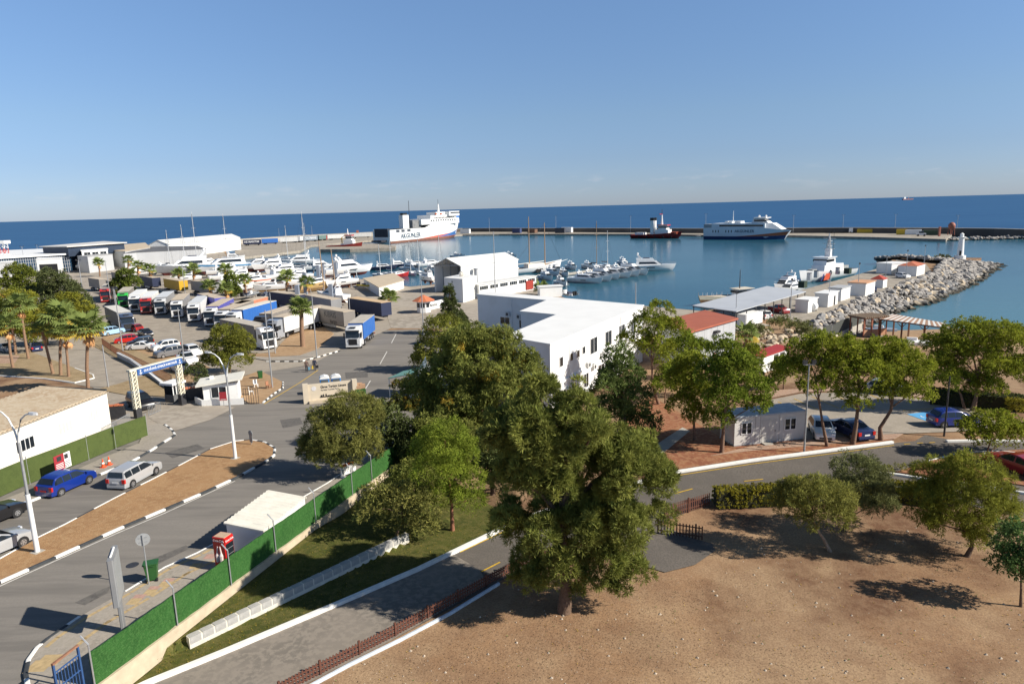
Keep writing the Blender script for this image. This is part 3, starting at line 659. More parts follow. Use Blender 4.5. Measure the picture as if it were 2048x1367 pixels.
F_JUN = foliage_mat('cypress_foliage', (.112, .128, .036), .35)
F_PINE = foliage_mat('pine_foliage', (.118, .148, .022), .35)
F_PINE2 = foliage_mat('bright_pine_foliage', (.142, .16, .022), .35)
F_OLIVE = foliage_mat('weeping_foliage', (.125, .125, .04), .4)
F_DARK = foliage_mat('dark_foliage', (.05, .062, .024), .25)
F_EUC = foliage_mat('eucalyptus_foliage', (.118, .13, .036), .4)
F_PEP = foliage_mat('pepper_tree_foliage', (.115, .12, .024), .4)
F_HEDGE = foliage_mat('hedge_foliage', (.15, .135, .018), .25)
def tree(name, label, base, lobes_px, mat, trunk_px, dens=1.0, blade=(.26, .045), clump=.45, depth=1.0, seed=0, tufts=10, k=4, tr=.2, bk=None, droop=0., brown=0., group=None, cat='tree', at=None, hue=None, nl=None, shell=.55, zadd=0., fuzz=.75):
    """lobes_px: (px,py,rx_px,ry_px[,dy metres]) outlines in the photo at the tree's own distance; base: ground pixel or world xy"""
    g = at if at is not None else G(*base)
    t = thing(name, label, cat, g, 0, group); D = g.y
    def P3(px, py, dy=0.):
        r = ray(px, py); kk = (D + dy) / r[1]; return Vector((r[0] * kk, D + dy, CAMZ + r[2] * kk)) - g
    rg = random.Random(seed); lobes = []
    sc = math.hypot(D, CAMZ - g.z) / FPX
    for l in lobes_px:
        dy = l[4] if len(l) > 4 else rg.uniform(-.5, .5) * depth * l[2] * sc
        c = P3(l[0], l[1], dy); c.z += zadd; lobes.append((c.x, c.y, c.z, l[2] * sc, l[2] * sc * depth, l[3] * sc * 1.03))
    path = [P3(*p) if len(p) == 2 else P3(*p) for p in trunk_px]; path[0] = Vector((0, 0, -.15))
    trunk_parts(t, tr, path, lobes, bk or bark, seed=seed, nl=nl)
    area = sum(l[3] * l[5] for l in lobes) * 3.14
    n = max(8, int(area * 4.2 * dens / (clump * clump * 3.14)))
    kw = dict(hue=hue) if hue else {}
    obj('crown', crown_mesh('crown', lobes, n, clump, tufts, blade, mat, seed, k, droop, brown=brown, shell=shell, fuzz=fuzz, **kw), t)
    return t
# the big juniper-like tree in the foreground: many small plumes
_r = random.Random(8); _bl = []
for cx, cy, rx, ry, n_ in ((1120, 880, 140, 92, 26), (1250, 985, 82, 105, 18), (1140, 1085, 105, 78, 18), (1060, 985, 82, 90, 15), (1155, 960, 110, 110, 16)):
    for k_ in range(n_):
        a_ = _r.uniform(0, 6.28); q_ = math.sqrt(_r.random()); r_ = _r.uniform(20, 33)
        _bl.append((cx + rx * q_ * math.cos(a_), cy + ry * q_ * math.sin(a_), r_, r_ * _r.uniform(1.1, 1.6), _r.uniform(-1, 1) * 2.6 * math.sqrt(max(.1, 1 - q_ * q_))))
_bl += [(1050, 1165, 34, 20, -.4), (1085, 1150, 30, 22, -.8), (1265, 1140, 34, 22, .2), (1235, 1165, 28, 18, 0), (1175, 1160, 26, 16, -.5), (1160, 1190, 16, 12, -.3), (1325, 960, 24, 34, .3), (1320, 1030, 24, 30, 0)]
tree('cypress_tree', 'tall dark green tree standing on the dirt in the foreground', (1128, 1222),
     _bl,
     F_JUN, [(1128, 1222), (1132, 1170), (1125, 1100), (1130, 1000), (1150, 900)], 0.62, (.28, .020), .32, 1.0, 1, 27, 6, .33, bark, fuzz=.45, droop=-.3, nl=26, hue=((.7, .75, .6), (1.4, 1.25, 1.05)), shell=.35)
# tall feathery cypress behind it
tree('pine_tree', 'dark green slender pine in front of the white office block, right of its corner', (1250, 870),
     [(1235, 715, 26, 30), (1245, 755, 40, 40), (1215, 780, 32, 35), (1265, 800, 42, 45), (1225, 830, 45, 40), (1280, 850, 40, 40)],
     foliage_mat('dark_pine_foliage', (.07, .095, .03), .3), [(1250, 870), (1245, 800), (1240, 740)], 1.0, (.3, .045), .42, .9, 2, 11, 4, .2)
tree('eucalyptus_tree', 'large yellow-green drooping tree left of the white office block corner', (985, 905),
     [(940, 690, 50, 42), (1000, 700, 45, 45), (965, 740, 75, 60), (1040, 750, 45, 50), (900, 760, 55, 55), (1010, 800, 70, 60), (930, 820, 60, 55), (880, 850, 50, 55), (960, 860, 60, 45), (1050, 820, 35, 40), (850, 790, 45, 50)],
     F_EUC, [(985, 905), (975, 840), (968, 760)], 1.0, (.34, .036), .5, .8, 3, 17, 5, .3, droop=.9, brown=.03)
tree('shrub_tree', 'rounded olive green tree at the harbour road edge, behind the flagpole', (880, 740),
     [(885, 665, 40, 38), (870, 700, 42, 32), (915, 700, 40, 35), (850, 720, 25, 20)], F_PEP, [(880, 740), (880, 700), (885, 670)], 1.0, (.34, .05), .5, .9, 4, 11, 4, .16, droop=.5)
tree('cypress_tree', 'dark pointed cypress growing beside the marina gatehouse', (905, 668),
     [(898, 590, 10, 22), (900, 615, 20, 20), (905, 640, 26, 24), (925, 650, 16, 18)], F_DARK, [(905, 668), (902, 630), (898, 580)], 1.1, (.3, .06), .42, 1, 5, 11, 4, .14)
tree('bush_tree', 'dark leafy bush in front of the green roofed kiosk', (830, 815),
     [(815, 775, 28, 22), (850, 790, 30, 28), (800, 820, 30, 28), (840, 830, 45, 35), (810, 860, 45, 40), (870, 810, 36, 36), (780, 850, 36, 36), (850, 870, 45, 36)], foliage_mat('mixed_leaf', (.075, .08, .022), .3), [(830, 835), (830, 810), (832, 790)], 1.0, (.25, .06), .4, .8, 6, 11, 4, .14, brown=.12)
tree('willow_tree', 'wispy spreading tree leaning over the pavement beside the green fence', (715, 948),
     [(705, 815, 50, 28), (660, 840, 40, 32), (735, 840, 35, 35), (690, 870, 60, 35), (640, 890, 42, 32), (735, 890, 32, 32), (660, 910, 40, 22), (622, 905, 24, 22), (700, 905, 40, 22)],
     F_OLIVE, [(693, 962), (684, 935), (672, 905), (690, 870)], 1.15, (.28, .02), .42, .9, 7, 18, 6, .1, droop=.35, hue=((.7, .75, .6), (1.2, 1.15, 1.0)), shell=.45)
tree('pine_tree', 'light green pine with thin red trunk on the lawn', (905, 1060),
     [(890, 880, 45, 35), (920, 910, 45, 40), (880, 940, 50, 45), (925, 960, 40, 35), (880, 990, 40, 25), (935, 1000, 30, 20), (860, 900, 35, 30)], F_PINE, [(905, 1060), (903, 1010), (897, 940)], 1.0, (.24, .018), .42, .9, 8, 18, 6, .13, M('red_bark', (.28, .12, .07), .9, .3, 6))
tree('broadleaf_tree', 'rounded green tree filling the belt above the lawn pine', (900, 945), [(870, 860, 45, 40), (920, 880, 45, 36), (945, 915, 40, 34), (880, 905, 45, 34)], F_EUC, [(900, 950), (900, 915), (900, 880)], 1.0, (.3, .04), .45, .8, 15, 13, 4, .16, droop=.5)
tree('olive_bush', 'low spreading green bush in front of the light green lawn pine', (790, 1070), [(765, 995, 42, 26), (820, 995, 52, 30), (860, 1020, 42, 26), (800, 1035, 52, 28), (742, 1018, 36, 24), (845, 1048, 30, 16)],
     F_OLIVE, [(800, 1072), (803, 1045), (805, 1010)], 1.0, (.25, .035), .38, .8, 9, 10, 4, .09, cat='bush')
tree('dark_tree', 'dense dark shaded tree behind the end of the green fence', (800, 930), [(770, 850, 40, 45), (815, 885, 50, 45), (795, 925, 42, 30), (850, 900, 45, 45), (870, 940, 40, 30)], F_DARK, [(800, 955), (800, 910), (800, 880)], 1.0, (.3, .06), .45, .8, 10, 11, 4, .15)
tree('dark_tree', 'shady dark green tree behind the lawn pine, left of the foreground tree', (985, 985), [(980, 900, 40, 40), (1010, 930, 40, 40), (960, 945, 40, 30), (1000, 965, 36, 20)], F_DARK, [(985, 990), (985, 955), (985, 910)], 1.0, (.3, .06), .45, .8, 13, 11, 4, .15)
tree('pepper_tree', 'soft green small tree between green fence and lawn pine', (830, 1000), [(825, 950, 38, 28), (850, 970, 36, 24), (800, 970, 30, 24)], F_EUC, [(828, 1005), (828, 985), (828, 955)], 1.0, (.26, .03), .42, .8, 14, 14, 5, .1, droop=.4)
# trees round the right car park
def pine(label, base, lobes, trunk, seed, **k):
    a = dict(dens=1.0, blade=(.22, .036), clump=.38, depth=.9, tufts=15, k=5, shell=.45, fuzz=.5, tr=.17, bk=bark2, group='pines round the car park'); a.update(k)
    return tree('pine_tree', label, base, lobes, F_PINE2 if seed % 2 else F_PINE, trunk, seed=seed, **a)
pine('pine with full crown in front of the prefabricated office', (1443, 905), [(1450, 700, 32, 28), (1470, 735, 50, 32), (1430, 760, 40, 40), (1500, 775, 48, 32), (1455, 800, 45, 32), (1510, 810, 30, 25), (1440, 840, 28, 25), (1475, 725, 30, 25)], [(1443, 908), (1446, 870), (1450, 820), (1460, 760)], 20)
pine('slim pine left of the prefabricated office, half hidden', (1388, 880), [(1385, 725, 28, 25), (1370, 760, 35, 35), (1395, 790, 35, 32), (1365, 810, 30, 28), (1390, 830, 22, 20)], [(1388, 882), (1388, 840), (1385, 780)], 21, tr=.12)
pine('leaning thin pine between the lamp post and white hatchback', (1655, 892), [(1600, 700, 32, 25), (1630, 735, 38, 32), (1585, 745, 30, 30), (1650, 690, 30, 22), (1625, 775, 28, 20), (1655, 760, 18, 18)], [(1655, 893), (1645, 845), (1638, 800), (1630, 750)], 23, tr=.13)
pine('twin-trunk pine standing between the two parked cars', (1705, 888), [(1690, 700, 36, 24), (1730, 705, 38, 26), (1680, 740, 36, 30), (1730, 750, 48, 34), (1700, 785, 32, 24), (1760, 740, 26, 28), (1715, 808, 26, 16), (1690, 720, 32, 26)], [(1707, 889), (1712, 850), (1716, 810), (1718, 760)], 25, tr=.2)
pine('forked pine with curved trunk right of the parked dark sedan', (1762, 880), [(1775, 695, 34, 22), (1800, 715, 40, 28), (1760, 740, 36, 30), (1810, 755, 42, 34), (1785, 785, 36, 24), (1840, 740, 26, 30), (1840, 785, 26, 24), (1765, 720, 30, 24)], [(1766, 882), (1760, 855), (1782, 820), (1787, 780)], 27, tr=.2)
pine('broad round topped pine at the right car park edge', (1945, 822), [(1930, 665, 40, 28), (1985, 670, 55, 28), (2030, 690, 40, 36), (1900, 700, 36, 36), (1955, 715, 52, 40), (2010, 745, 46, 36), (1890, 745, 30, 32), (1930, 765, 42, 26), (1975, 775, 36, 22), (2045, 740, 26, 30)], [(1950, 826), (1952, 795), (1955, 750)], 29, tr=.24)
pine('smaller pine whose trunk leans beside the broad round one', (1930, 818), [(1880, 725, 26, 24), (1895, 760, 24, 20), (1870, 690, 24, 20)], [(1930, 818), (1922, 790), (1905, 755)], 31, tr=.13)
pine('light green pine at the right edge above the red plant bed', (1973, 910), [(1985, 845, 42, 24), (1945, 855, 30, 20), (2025, 860, 34, 24), (1970, 872, 34, 18), (2030, 880, 26, 16)], [(1975, 930), (1972, 910), (1985, 870)], 33, tr=.1)
pine('tall thin yellowish pine against the white office block facade', (1318, 808), [(1320, 620, 24, 18), (1300, 650, 40, 28), (1340, 660, 28, 32), (1270, 680, 34, 24), (1310, 695, 42, 26), (1330, 720, 24, 18)], [(1318, 812), (1305, 770), (1303, 700)], 35, tr=.16, dens=.75)
pine('dark green tree in front of the grey block hall', (1390, 760), [(1370, 690, 28, 28), (1400, 700, 24, 24), (1375, 730, 30, 25), (1345, 700, 18, 24)], [(1385, 775), (1382, 745), (1378, 710)], 36, tr=.12)
for i, (lb, base, l) in enumerate((('small dark conifer behind the grassy strip of the car park', (1567, 778), [(1567, 735, 26, 24), (1560, 755, 20, 16)]),
                                   ('dense small tree between grey hall and slender pine', (1360, 790), [(1350, 745, 26, 26), (1365, 770, 24, 18)]),
                                   ('thin young pine below the pale yard wall', (1330, 806), [(1335, 750, 20, 18), (1322, 770, 20, 16)]),
                                   ('young pine before the red roofed shed', (1500, 765), [(1505, 710, 24, 22), (1490, 735, 26, 22)]))):
    pine(lb, base, l, [base, (base[0], base[1] - 15), (l[0][0], l[0][1])], 40 + i, tr=.08)
# windswept acacias on the dirt
tree('acacia_tree', 'wispy tree with bent bare trunk on the dirt, left of the pair', (1662, 1102), [(1610, 985, 48, 28), (1650, 1000, 52, 36), (1585, 1010, 36, 20), (1665, 1030, 40, 24), (1630, 1035, 44, 20), (1560, 1000, 26, 14)],
     F_OLIVE, [(1664, 1103), (1648, 1078), (1632, 1055), (1620, 1020)], 1.15, (.22, .017), .40, .9, 50, 20, 6, .11, M('pale_bark', (.30, .23, .17), .9, .3, 7), hue=((.8, .85, .6), (1.3, 1.25, 1.0)), shell=.4)
tree('acacia_tree', 'grey-green wispy tree just behind the bent trunk one', (1685, 1062), [(1715, 940, 46, 26), (1740, 975, 42, 32), (1700, 980, 42, 34), (1755, 1010, 36, 22), (1715, 1015, 40, 18)],
     foliage_mat('grey_green_foliage', (.095, .10, .045), .35), [(1685, 1063), (1692, 1045), (1705, 1020), (1715, 985)], 1.15, (.22, .017), .40, .9, 51, 20, 6, .1, hue=((.8, .85, .7), (1.2, 1.2, 1.05)), shell=.4)
tree('acacia_tree', 'bushy bright green tree on the dirt, right of the pair', (1932, 1112), [(1890, 955, 55, 30), (1950, 950, 55, 32), (1860, 1000, 55, 36), (1930, 1000, 66, 40), (1990, 1000, 46, 38), (1850, 1035, 36, 20), (1910, 1055, 55, 30), (1975, 1055, 50, 30), (2010, 1030, 34, 26), (1940, 1080, 26, 12)],
     F_PEP, [(1934, 1114), (1945, 1090), (1935, 1050), (1930, 1000)], 1.1, (.24, .018), .42, .9, 52, 20, 6, .14, hue=((.8, .85, .6), (1.35, 1.3, 1.0)), shell=.45)
tree('young_tree', 'young tree with dark crown cut by the right frame edge', (2042, 1212), [(2040, 1080, 36, 34), (2035, 1120, 44, 32), (2060, 1140, 34, 30), (2020, 1130, 22, 20)], foliage_mat('green_foliage', (.06, .10, .035), .3), [(2045, 1213), (2042, 1180), (2042, 1130)], 1.1, (.2, .03), .32, .9, 53, 11, 5, .07)
# left side trees
tree('stone_pine', 'round topped umbrella pine near the port terminal', (60, 640), [(35, 545, 22, 16), (60, 558, 26, 18), (25, 565, 20, 16), (80, 580, 18, 16), (45, 580, 32, 16)], foliage_mat('stone_pine_foliage', (.085, .10, .018), .3), [(50, 640), (50, 610), (50, 575)], 1.1, (.5, .09), .7, 1, 60, 10, 4, .3)
tree('cedar_tree', 'large dark conifer in front of the port terminal', (130, 660), [(105, 560, 26, 20), (75, 600, 36, 26), (125, 585, 34, 28), (150, 605, 30, 24), (120, 620, 44, 28), (165, 625, 28, 24), (85, 625, 32, 20), (140, 645, 36, 18)], foliage_mat('cedar_foliage', (.058, .068, .03), .25), [(125, 670), (122, 630), (115, 580)], 1.1, (.5, .08), .65, .9, 61, 11, 4, .3)
tree('broadleaf_tree', 'yellow-green tree behind the leftmost palms', (60, 705), [(15, 595, 30, 14), (60, 640, 30, 24), (30, 640, 26, 26), (70, 670, 24, 18), (45, 600, 26, 16), (15, 670, 24, 24)], foliage_mat('yellow_green_foliage', (.14, .14, .022), .4), [(48, 712), (50, 680), (50, 640)], 1.0, (.4, .06), .55, .8, 62, 10, 4, .2)
tree('broadleaf_tree', 'yellow-green tree rising behind the middle palms', (150, 690), [(140, 600, 22, 16), (110, 620, 26, 18), (165, 625, 22, 22), (95, 650, 22, 22), (150, 650, 24, 20)], foliage_mat('yellow_green_foliage', (.14, .14, .022), .4), [(130, 715), (132, 690), (135, 640)], .9, (.4, .06), .55, .8, 63, 10, 4, .2)
tree('broadleaf_tree', 'dense green tree at the left frame edge behind the pale grey saloon', (-10, 700), [(-10, 630, 40, 26), (10, 655, 30, 24), (-20, 670, 36, 24), (5, 615, 28, 18)], foliage_mat('leafy_green', (.08, .10, .022), .35), [(-8, 705), (-8, 675), (-5, 640)], 1.0, (.4, .06), .55, .8, 68, 11, 4, .2)
tree('broadleaf_tree', 'dense green tree behind the strongly leaning palm', (95, 690), [(85, 645, 28, 20), (105, 660, 24, 20), (90, 672, 28, 16)], foliage_mat('leafy_green', (.08, .10, .022), .35), [(95, 698), (95, 675), (92, 650)], 1.0, (.4, .06), .55, .8, 69, 11, 4, .18)
tree('pepper_tree', 'rounded green tree behind the white guard hut', (460, 745), [(455, 670, 32, 22), (440, 695, 34, 24), (480, 690, 26, 26), (430, 720, 26, 18), (465, 720, 38, 22), (490, 700, 18, 18)], F_PEP, [(462, 750), (460, 725), (458, 690)], 1.2, (.26, .04), .42, .9, 64, 11, 5, .14, droop=.5)
tree('shrub', 'dark shrub beside the guard booth under the gate arch', (395, 770), [(390, 745, 20, 18), (405, 760, 16, 14)], F_DARK, [(395, 778), (395, 765), (395, 750)], 1.0, (.2, .04), .35, .9, 65, 10, 4, .06, cat='shrub')
tree('broadleaf_tree', 'round green tree behind the green lorry cab', (252, 600), [(252, 550, 16, 12), (240, 570, 18, 14), (262, 568, 18, 16), (250, 582, 18, 12)], foliage_mat('leafy_green', (.08, .10, .022), .35), [(252, 604), (252, 585), (252, 560)], 1.1, (.5, .1), .6, .9, 66, 10, 4, .2)
tree('broadleaf_tree', 'dark green tree among the palms beside the white yacht cradles', (462, 600), [(463, 560, 12, 14), (458, 580, 18, 14), (472, 585, 12, 12)], foliage_mat('leafy_green', (.08, .10, .022), .35), [(462, 604), (462, 590), (462, 570)], 1.1, (.5, .1), .6, .9, 67, 10, 4, .2)
for i, (lb, x, y, rx, ry) in enumerate((('scrubby bush at the foot of the rock armour, near the palm', 1520, 662, 22, 12), ('green bush among the boulders beside the netted wall', 1560, 645, 20, 14), ('grey-green bush behind the boulder heap', 1600, 655, 26, 14), ('bush with dry tips beside the beach wall', 1620, 668, 18, 14), ('wild bush on the rocks just left of the lighthouse', 1880, 522, 22, 9))):
    if i == 4:
        g = Vector((143, 250, 3.2)); tree('bush', lb, None, [(1868, 524, 14, 8), (1885, 520, 14, 9)], foliage_mat('dry_bush', (.14, .13, .05), .3), [(1878, 530), (1878, 526), (1878, 520)], 1, (.6, .1), .8, .8, 70 + i, 9, 4, .1, cat='bush', at=g)
    else:
        tree('bush', lb, (x, y + ry), [(x - rx * .4, y, rx * .7, ry), (x + rx * .4, y + 2, rx * .7, ry)], foliage_mat('scrub', (.11, .115, .05), .3), [(x, y + ry), (x, y + 3), (x, y - 3)], 1, (.3, .05), .45, .8, 70 + i, 9, 4, .06, cat='bush')
for i, (lb, x, y, r) in enumerate((('low round shrub in the red bed, left end', 1802, 935, 9), ('grey rosette shrub at the tip of the red bed', 1775, 940, 12))):
    tree('shrub', lb, (x, y + r * .7), [(x, y, r, r * .7)], F_OLIVE, [(x, y + r * .7), (x, y + 2), (x, y)], 1.2, (.14, .025), .22, 1, 80 + i, 10, 4, .03, cat='shrub')
# hedges
def hedge(label, pts, w, h, mat, seed):
    ps = [G(*p) for p in pts]; c = ps[0].lerp(ps[-1], .5); t = thing('hedge', label, 'hedge', c, 0, 'clipped hedges')
    lobes = []
    for p in resample(ps, .3):
        for a, z in [(k * w * .22, h) for k in (-2, -1, 0, 1, 2)] + [(s * w * .5, h * k) for s in (-1, 1) for k in (.15, .4, .65, .88)]: lobes.append((p.x - c.x, p.y - c.y + a, z, .10, .08, .05))
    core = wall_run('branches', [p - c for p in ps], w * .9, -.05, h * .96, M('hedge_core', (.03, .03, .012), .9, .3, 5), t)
    obj('foliage', crown_mesh('hedge_leaves', lobes, int(len(lobes) * 2.2), .10, 9, (.09, .022), mat, seed, 4, shell=.3), t)
hedge('clipped box hedge along the park road, its end trimmed square', [(1432, 1012), (1520, 1008), (1640, 1002), (1780, 1000), (1900, 1010)], 1.2, 1.25, F_HEDGE, 90)
hedge('long dark hedge between car park and beach', [(1860, 806), (1920, 812), (2000, 818), (2090, 824)], 1.5, 1.5, F_DARK, 91)
t = tree('topiary', 'small mushroom-clipped bush before the long dark hedge', (2032, 832), [(2035, 805, 20, 8), (2032, 818, 14, 7)], F_HEDGE, [(2032, 834), (2032, 825), (2034, 808)], 1.3, (.12, .03), .22, .9, 92, 10, 4, .06, cat='topiary')
# palms: fan leaves, each frond its own piece
def frond_mesh(mat, L, seed, dead=False):
    rg = random.Random(seed); b = B(); n = 13; R0 = L * .5
    pts = [(0, 0, 0), (L * .25, 0, .02), (L * .48, 0, -.02 if not dead else -.1)]
    b.tube(pts, [.03, .025, .02], 4)
    c = Vector(pts[-1])
    for i in range(n):
        a = (i / (n - 1) - .5) * (3.9 if not dead else 2.0); l = R0 * (1 - .25 * abs(i / (n - 1) - .5) * 2) * rg.uniform(.9, 1.1)
        d = Vector((math.cos(a), math.sin(a), 0)); s = Vector((-d.y, d.x, 0)) * l * (.11 if not dead else .07)
        dz = -l * rg.uniform(.12, .3) * (1 + abs(a) * .3)
        m = c + d * l * .55 + Vector((0, 0, .02)); e = c + d * l + Vector((0, 0, dz))
        b.add([c, m - s, e, m + s], [(0, 1, 2, 3)])
    me = b.mesh('frond', mat, 0, False)
    at = me.color_attributes.new('Col', 'FLOAT_COLOR', 'POINT'); at.data.foreach_set('color', np.array([(*[rg.uniform(.8, 1.2)] * 3, 1) for v in me.vertices], np.float32).ravel()); return me
F_PALM = foliage_mat('palm_leaf', (.10, .125, .035), .3); F_PALMY = foliage_mat('palm_leaf_yellow', (.26, .19, .035), .3); F_DEADF = foliage_mat('palm_leaf_dead', (.36, .20, .09), .2)
FR = {'g': [frond_mesh(F_PALM, 1.0, i) for i in range(3)], 'y': [frond_mesh(F_PALMY, 1.0, 5)], 'd': [frond_mesh(F_DEADF, 1.0, 7, True)]}
palm_bark = M('palm_bark', (.26, .16, .10), .95, .3, 9, bump=.6)
def palm(label, base, top, L, n=22, r=.22, yell=3, dead=4, seed=0, fat=1.):
    g = G(*base); t = thing('palm_tree', label, 'palm', g, 0, 'fan palms'); rg = random.Random(seed)
    rr = ray(*top); k = g.y / rr[1]; top3 = Vector((rr[0] * k, g.y, CAMZ + rr[2] * k)) - g
    m1 = Vector((top3.x * .3 + rg.uniform(-.1, .1), 0, top3.z * .4)); m2 = Vector((top3.x * .75, 0, top3.z * .75))
    B().tube([(0, 0, -.15), (0, 0, .3), m1, m2, top3], [r * 1.5 * fat, r * 1.15 * fat, r * fat, r * .9 * fat, r * .95 * fat], 10).build('trunk', palm_bark, t, 60)
    for i in range(n):
        el = lerp(1.25, -.45, (i / n) ** .8) + rg.uniform(-.12, .12); az = i * 2.4 + rg.uniform(-.3, .3); kind = 'y' if i >= n - yell else 'g'
        o = obj('frond', FR[kind][rg.randrange(len(FR[kind]))], t); o.location = top3; s = L * rg.uniform(.85, 1.1); o.scale = (s, s, s); o.rotation_euler = (rg.uniform(-.4, .4), -el, az)
    for i in range(dead):
        o = obj('dead_frond', FR['d'][0], t); o.location = top3 - Vector((0, 0, .15)); s = L * rg.uniform(.7, 1.0); o.scale = (s, s, s); o.rotation_euler = (0, rg.uniform(1.05, 1.4), i * 1.7 + rg.uniform(-.3, .3))
    return t
palm('leftmost palm of the roadside bed, slightly leaning', (26, 736), (14, 650), 2.6, 24, .2, 2, 3, 1)
palm('palm with short crown behind the leftmost one', (32, 709), (22, 640), 2.2, 18, .2, 3, 4, 2)
palm('tall palm with dried fronds, left of the driving navy hatchback', (57, 718), (40, 610), 2.8, 26, .2, 2, 5, 3)
palm('strongly leaning palm right of the driving navy hatchback', (106, 748), (84, 660), 2.2, 18, .2, 3, 2, 4)
palm('straight palm with drooping yellow skirt, tallest of the bed', (122, 751), (121, 632), 3.0, 28, .2, 4, 6, 5)
palm('palm close beside the tallest one, crown hanging lower', (138, 754), (130, 668), 2.3, 20, .18, 5, 6, 6)
palm('palm with hanging brown fronds, rightmost of the bed', (177, 783), (174, 655), 3.0, 28, .21, 5, 9, 7)
palm('thick stemmed palm on the island beside the silver lorry', (606, 694), (602, 616), 2.6, 30, .3, 0, 0, 8, 1.25)
palm('small stemless palm beside the navy trailer', (777, 618), (777, 596), 3.0, 24, .25, 2, 0, 9)
far = [('palm before the port offices, left of the tall grey hall', (200, 553), (197, 526)), ('palm behind the tan trailers by the port yard fence', (210, 535), (211, 517)), ('yellowish bushy palm in front of the long grey hall', (256, 548), (256, 520)), ('palm left of the yellow trailer', (278, 570), (275, 532)),
       ('bushy palm just left of the yellow trailer', (301, 577), (299, 540)), ('palm in front of the yellow trailer', (361, 578), (356, 548)), ('slim palm right of the yellow trailer', (389, 580), (386, 540)), ('short palm beside the first white lorry row', (420, 602), (419, 572)),
       ('palm rising behind the dark green tree', (452, 590), (450, 540)), ('palm before the orange-bottomed boat', (494, 592), (487, 560)), ('palm beside the boat cradle posts', (574, 600), (573, 555)), ('slim palm in front of the wooden hull', (614, 600), (613, 565)),
       ('tall palm beside the glass terminal', (152, 533), (151, 506)), ('palm behind the leafy tree among the lorries', (452, 604), (452, 578)), ('palm next to the grey block hall, crown wide', (1492, 690), (1492, 668)), ('low palm by the jetty container', (1083, 590), (1082, 576))]
for i, (lb, b_, tp) in enumerate(far): palm(lb, b_, tp, 3.0 if i != 14 else 2.6, 20, .28, 2, 2, 20 + i)
# ------------------------------------------------------------ green fence on its concrete wall
turf = ground_mat('plastic_turf', [(.035, .125, .026), (.02, .075, .016), (.075, .19, .05), (.025, .09, .02)], [1.2, 9, 26], .75, 1.0, None, (.55, .6, .6))
turf_old = ground_mat('faded_turf', [(.075, .105, .028), (.055, .08, .022), (.10, .13, .04)], [1.5, 30], .9, .6)
wallc = M('cream_concrete', (.52, .43, .31), .9, .16, 2.0, bump=.3)
fp = [G(*p, .1) for p in ((222, 1338), (361, 1253), (473, 1172), (560, 1105), (638, 1046), (703, 990), (745, 962))]
fy = [26.0] + [p.y for p in fp[1:]] + [54.5, 58.5]
fpts = [Vector((wall_x(y), y, TZ(wall_x(y) - 1, y) + .12)) for y in fy]
gf = thing('green_fence', 'artificial grass fence on a concrete wall along the pavement', 'fence', fpts[3])
wall_run('concrete_wall', rel(fpts, gf), .32, lambda p: p.z - 1.7, lambda p: p.z, wallc, gf)
for i in range(len(fpts) - 1):
    a, c = fpts[i] - gf.location, fpts[i + 1] - gf.location; ps = [a.lerp(c, k / 6) for k in range(7)]
    wall_run('turf_panel', [a.lerp(c, lerp(.004, .996, k / 8)) + Vector((.02 * math.sin(k * 2.1 + i), 0, -.035 * math.sin(k / 8 * 3.14) + .012 * math.sin(k * 3.3 + i * 2))) for k in range(9)], .06, lambda p: p.z + .02, lambda p: p.z + 1.6, turf, gf)
for p in fpts[:-1]:
    q = p - gf.location + Vector((.09, -.03, 0)); h = Vector((-.32, .05, .38))
    B().tube([q, q + Vector((0, 0, 2.05)), q + Vector((0, 0, 2.05)) + h], .035, 6).build('post', steel, gf)
# block retaining wall in the lawn
bwl = [Vector((lerp(_b0.x, _b1.x, t), lerp(_b0.y, _b1.y, t), 0)) for t in np.linspace(0, .93, 23)]
for p in bwl: p.z = 4.2
bl = thing('retaining_wall', 'low whitewashed block wall across the lawn', 'wall', bwl[12])
wall_run('footing', rel(bwl, bl), .34, -.4, .60, M('whitewash', (.66, .62, .54), .9, .15, 3, bump=.3), bl)
bm1 = M('cement_block', (.40, .39, .37), .9, .18, 4, bump=.3)
for i, (a, c) in enumerate(zip(bwl, bwl[1:])):
    m = a.lerp(c, .5) - bl.location; d = (c - a); l = d.length - .09
    o = B().box(-l / 2, l / 2, -.185, .185, .24, .612 + .006 * (i % 3)).build('block', bm1, bl); o.location = m; o.rotation_euler = (0, 0, math.atan2(d.y, d.x))
# ------------------------------------------------------------ picket fences
pick = M('red_brown_paint', (.125, .05, .032), .7, .25, 6)
pickd = M('dark_brown_paint', (.085, .04, .028), .7, .25, 6)
def picket_fence(label, pts, mat, h=.95, sp=.17, rails=(.25, .7), name='picket_fence'):
    ps = resample([G(*p) for p in pts], sp); c = ps[len(ps) // 2]; t = thing(name, label, 'fence' if name == 'picket_fence' else 'gate', c)
    me = B().box(-.036, .036, -.012, .012, .05, h).mesh('picket', mat); post = B().box(-.05, .05, -.05, .05, -.1, h + .08).mesh('post', mat)
    for i, p in enumerate(ps):
        d = ps[min(i + 1, len(ps) - 1)] - ps[max(i - 1, 0)]; rz = math.atan2(d.y, d.x)
        if i % 12 == 0: o = obj('post', post, t)
        else: o = obj('picket', me, t)
        o.location = p - c; o.rotation_euler = (0, 0, rz)
    for z in rails:
        q = [ps[0] - c, ps[-1] - c] if len(pts) == 2 else [p - c for p in ps[::8]] + [ps[-1] - c]
        wall_run('rail', [p + Vector((.03, .03, 0)) for p in q], .035, lambda p: p.z + z, lambda p: p.z + z + .07, mat, t)
    return t
picket_fence('long red-brown picket fence along the park road, reaching the bottom frame edge', [(560, 1392), (600, 1370), (780, 1278), (990, 1163), (1055, 1127), (1180, 1090)], pick, .68, .17, (.12, .34, .52))
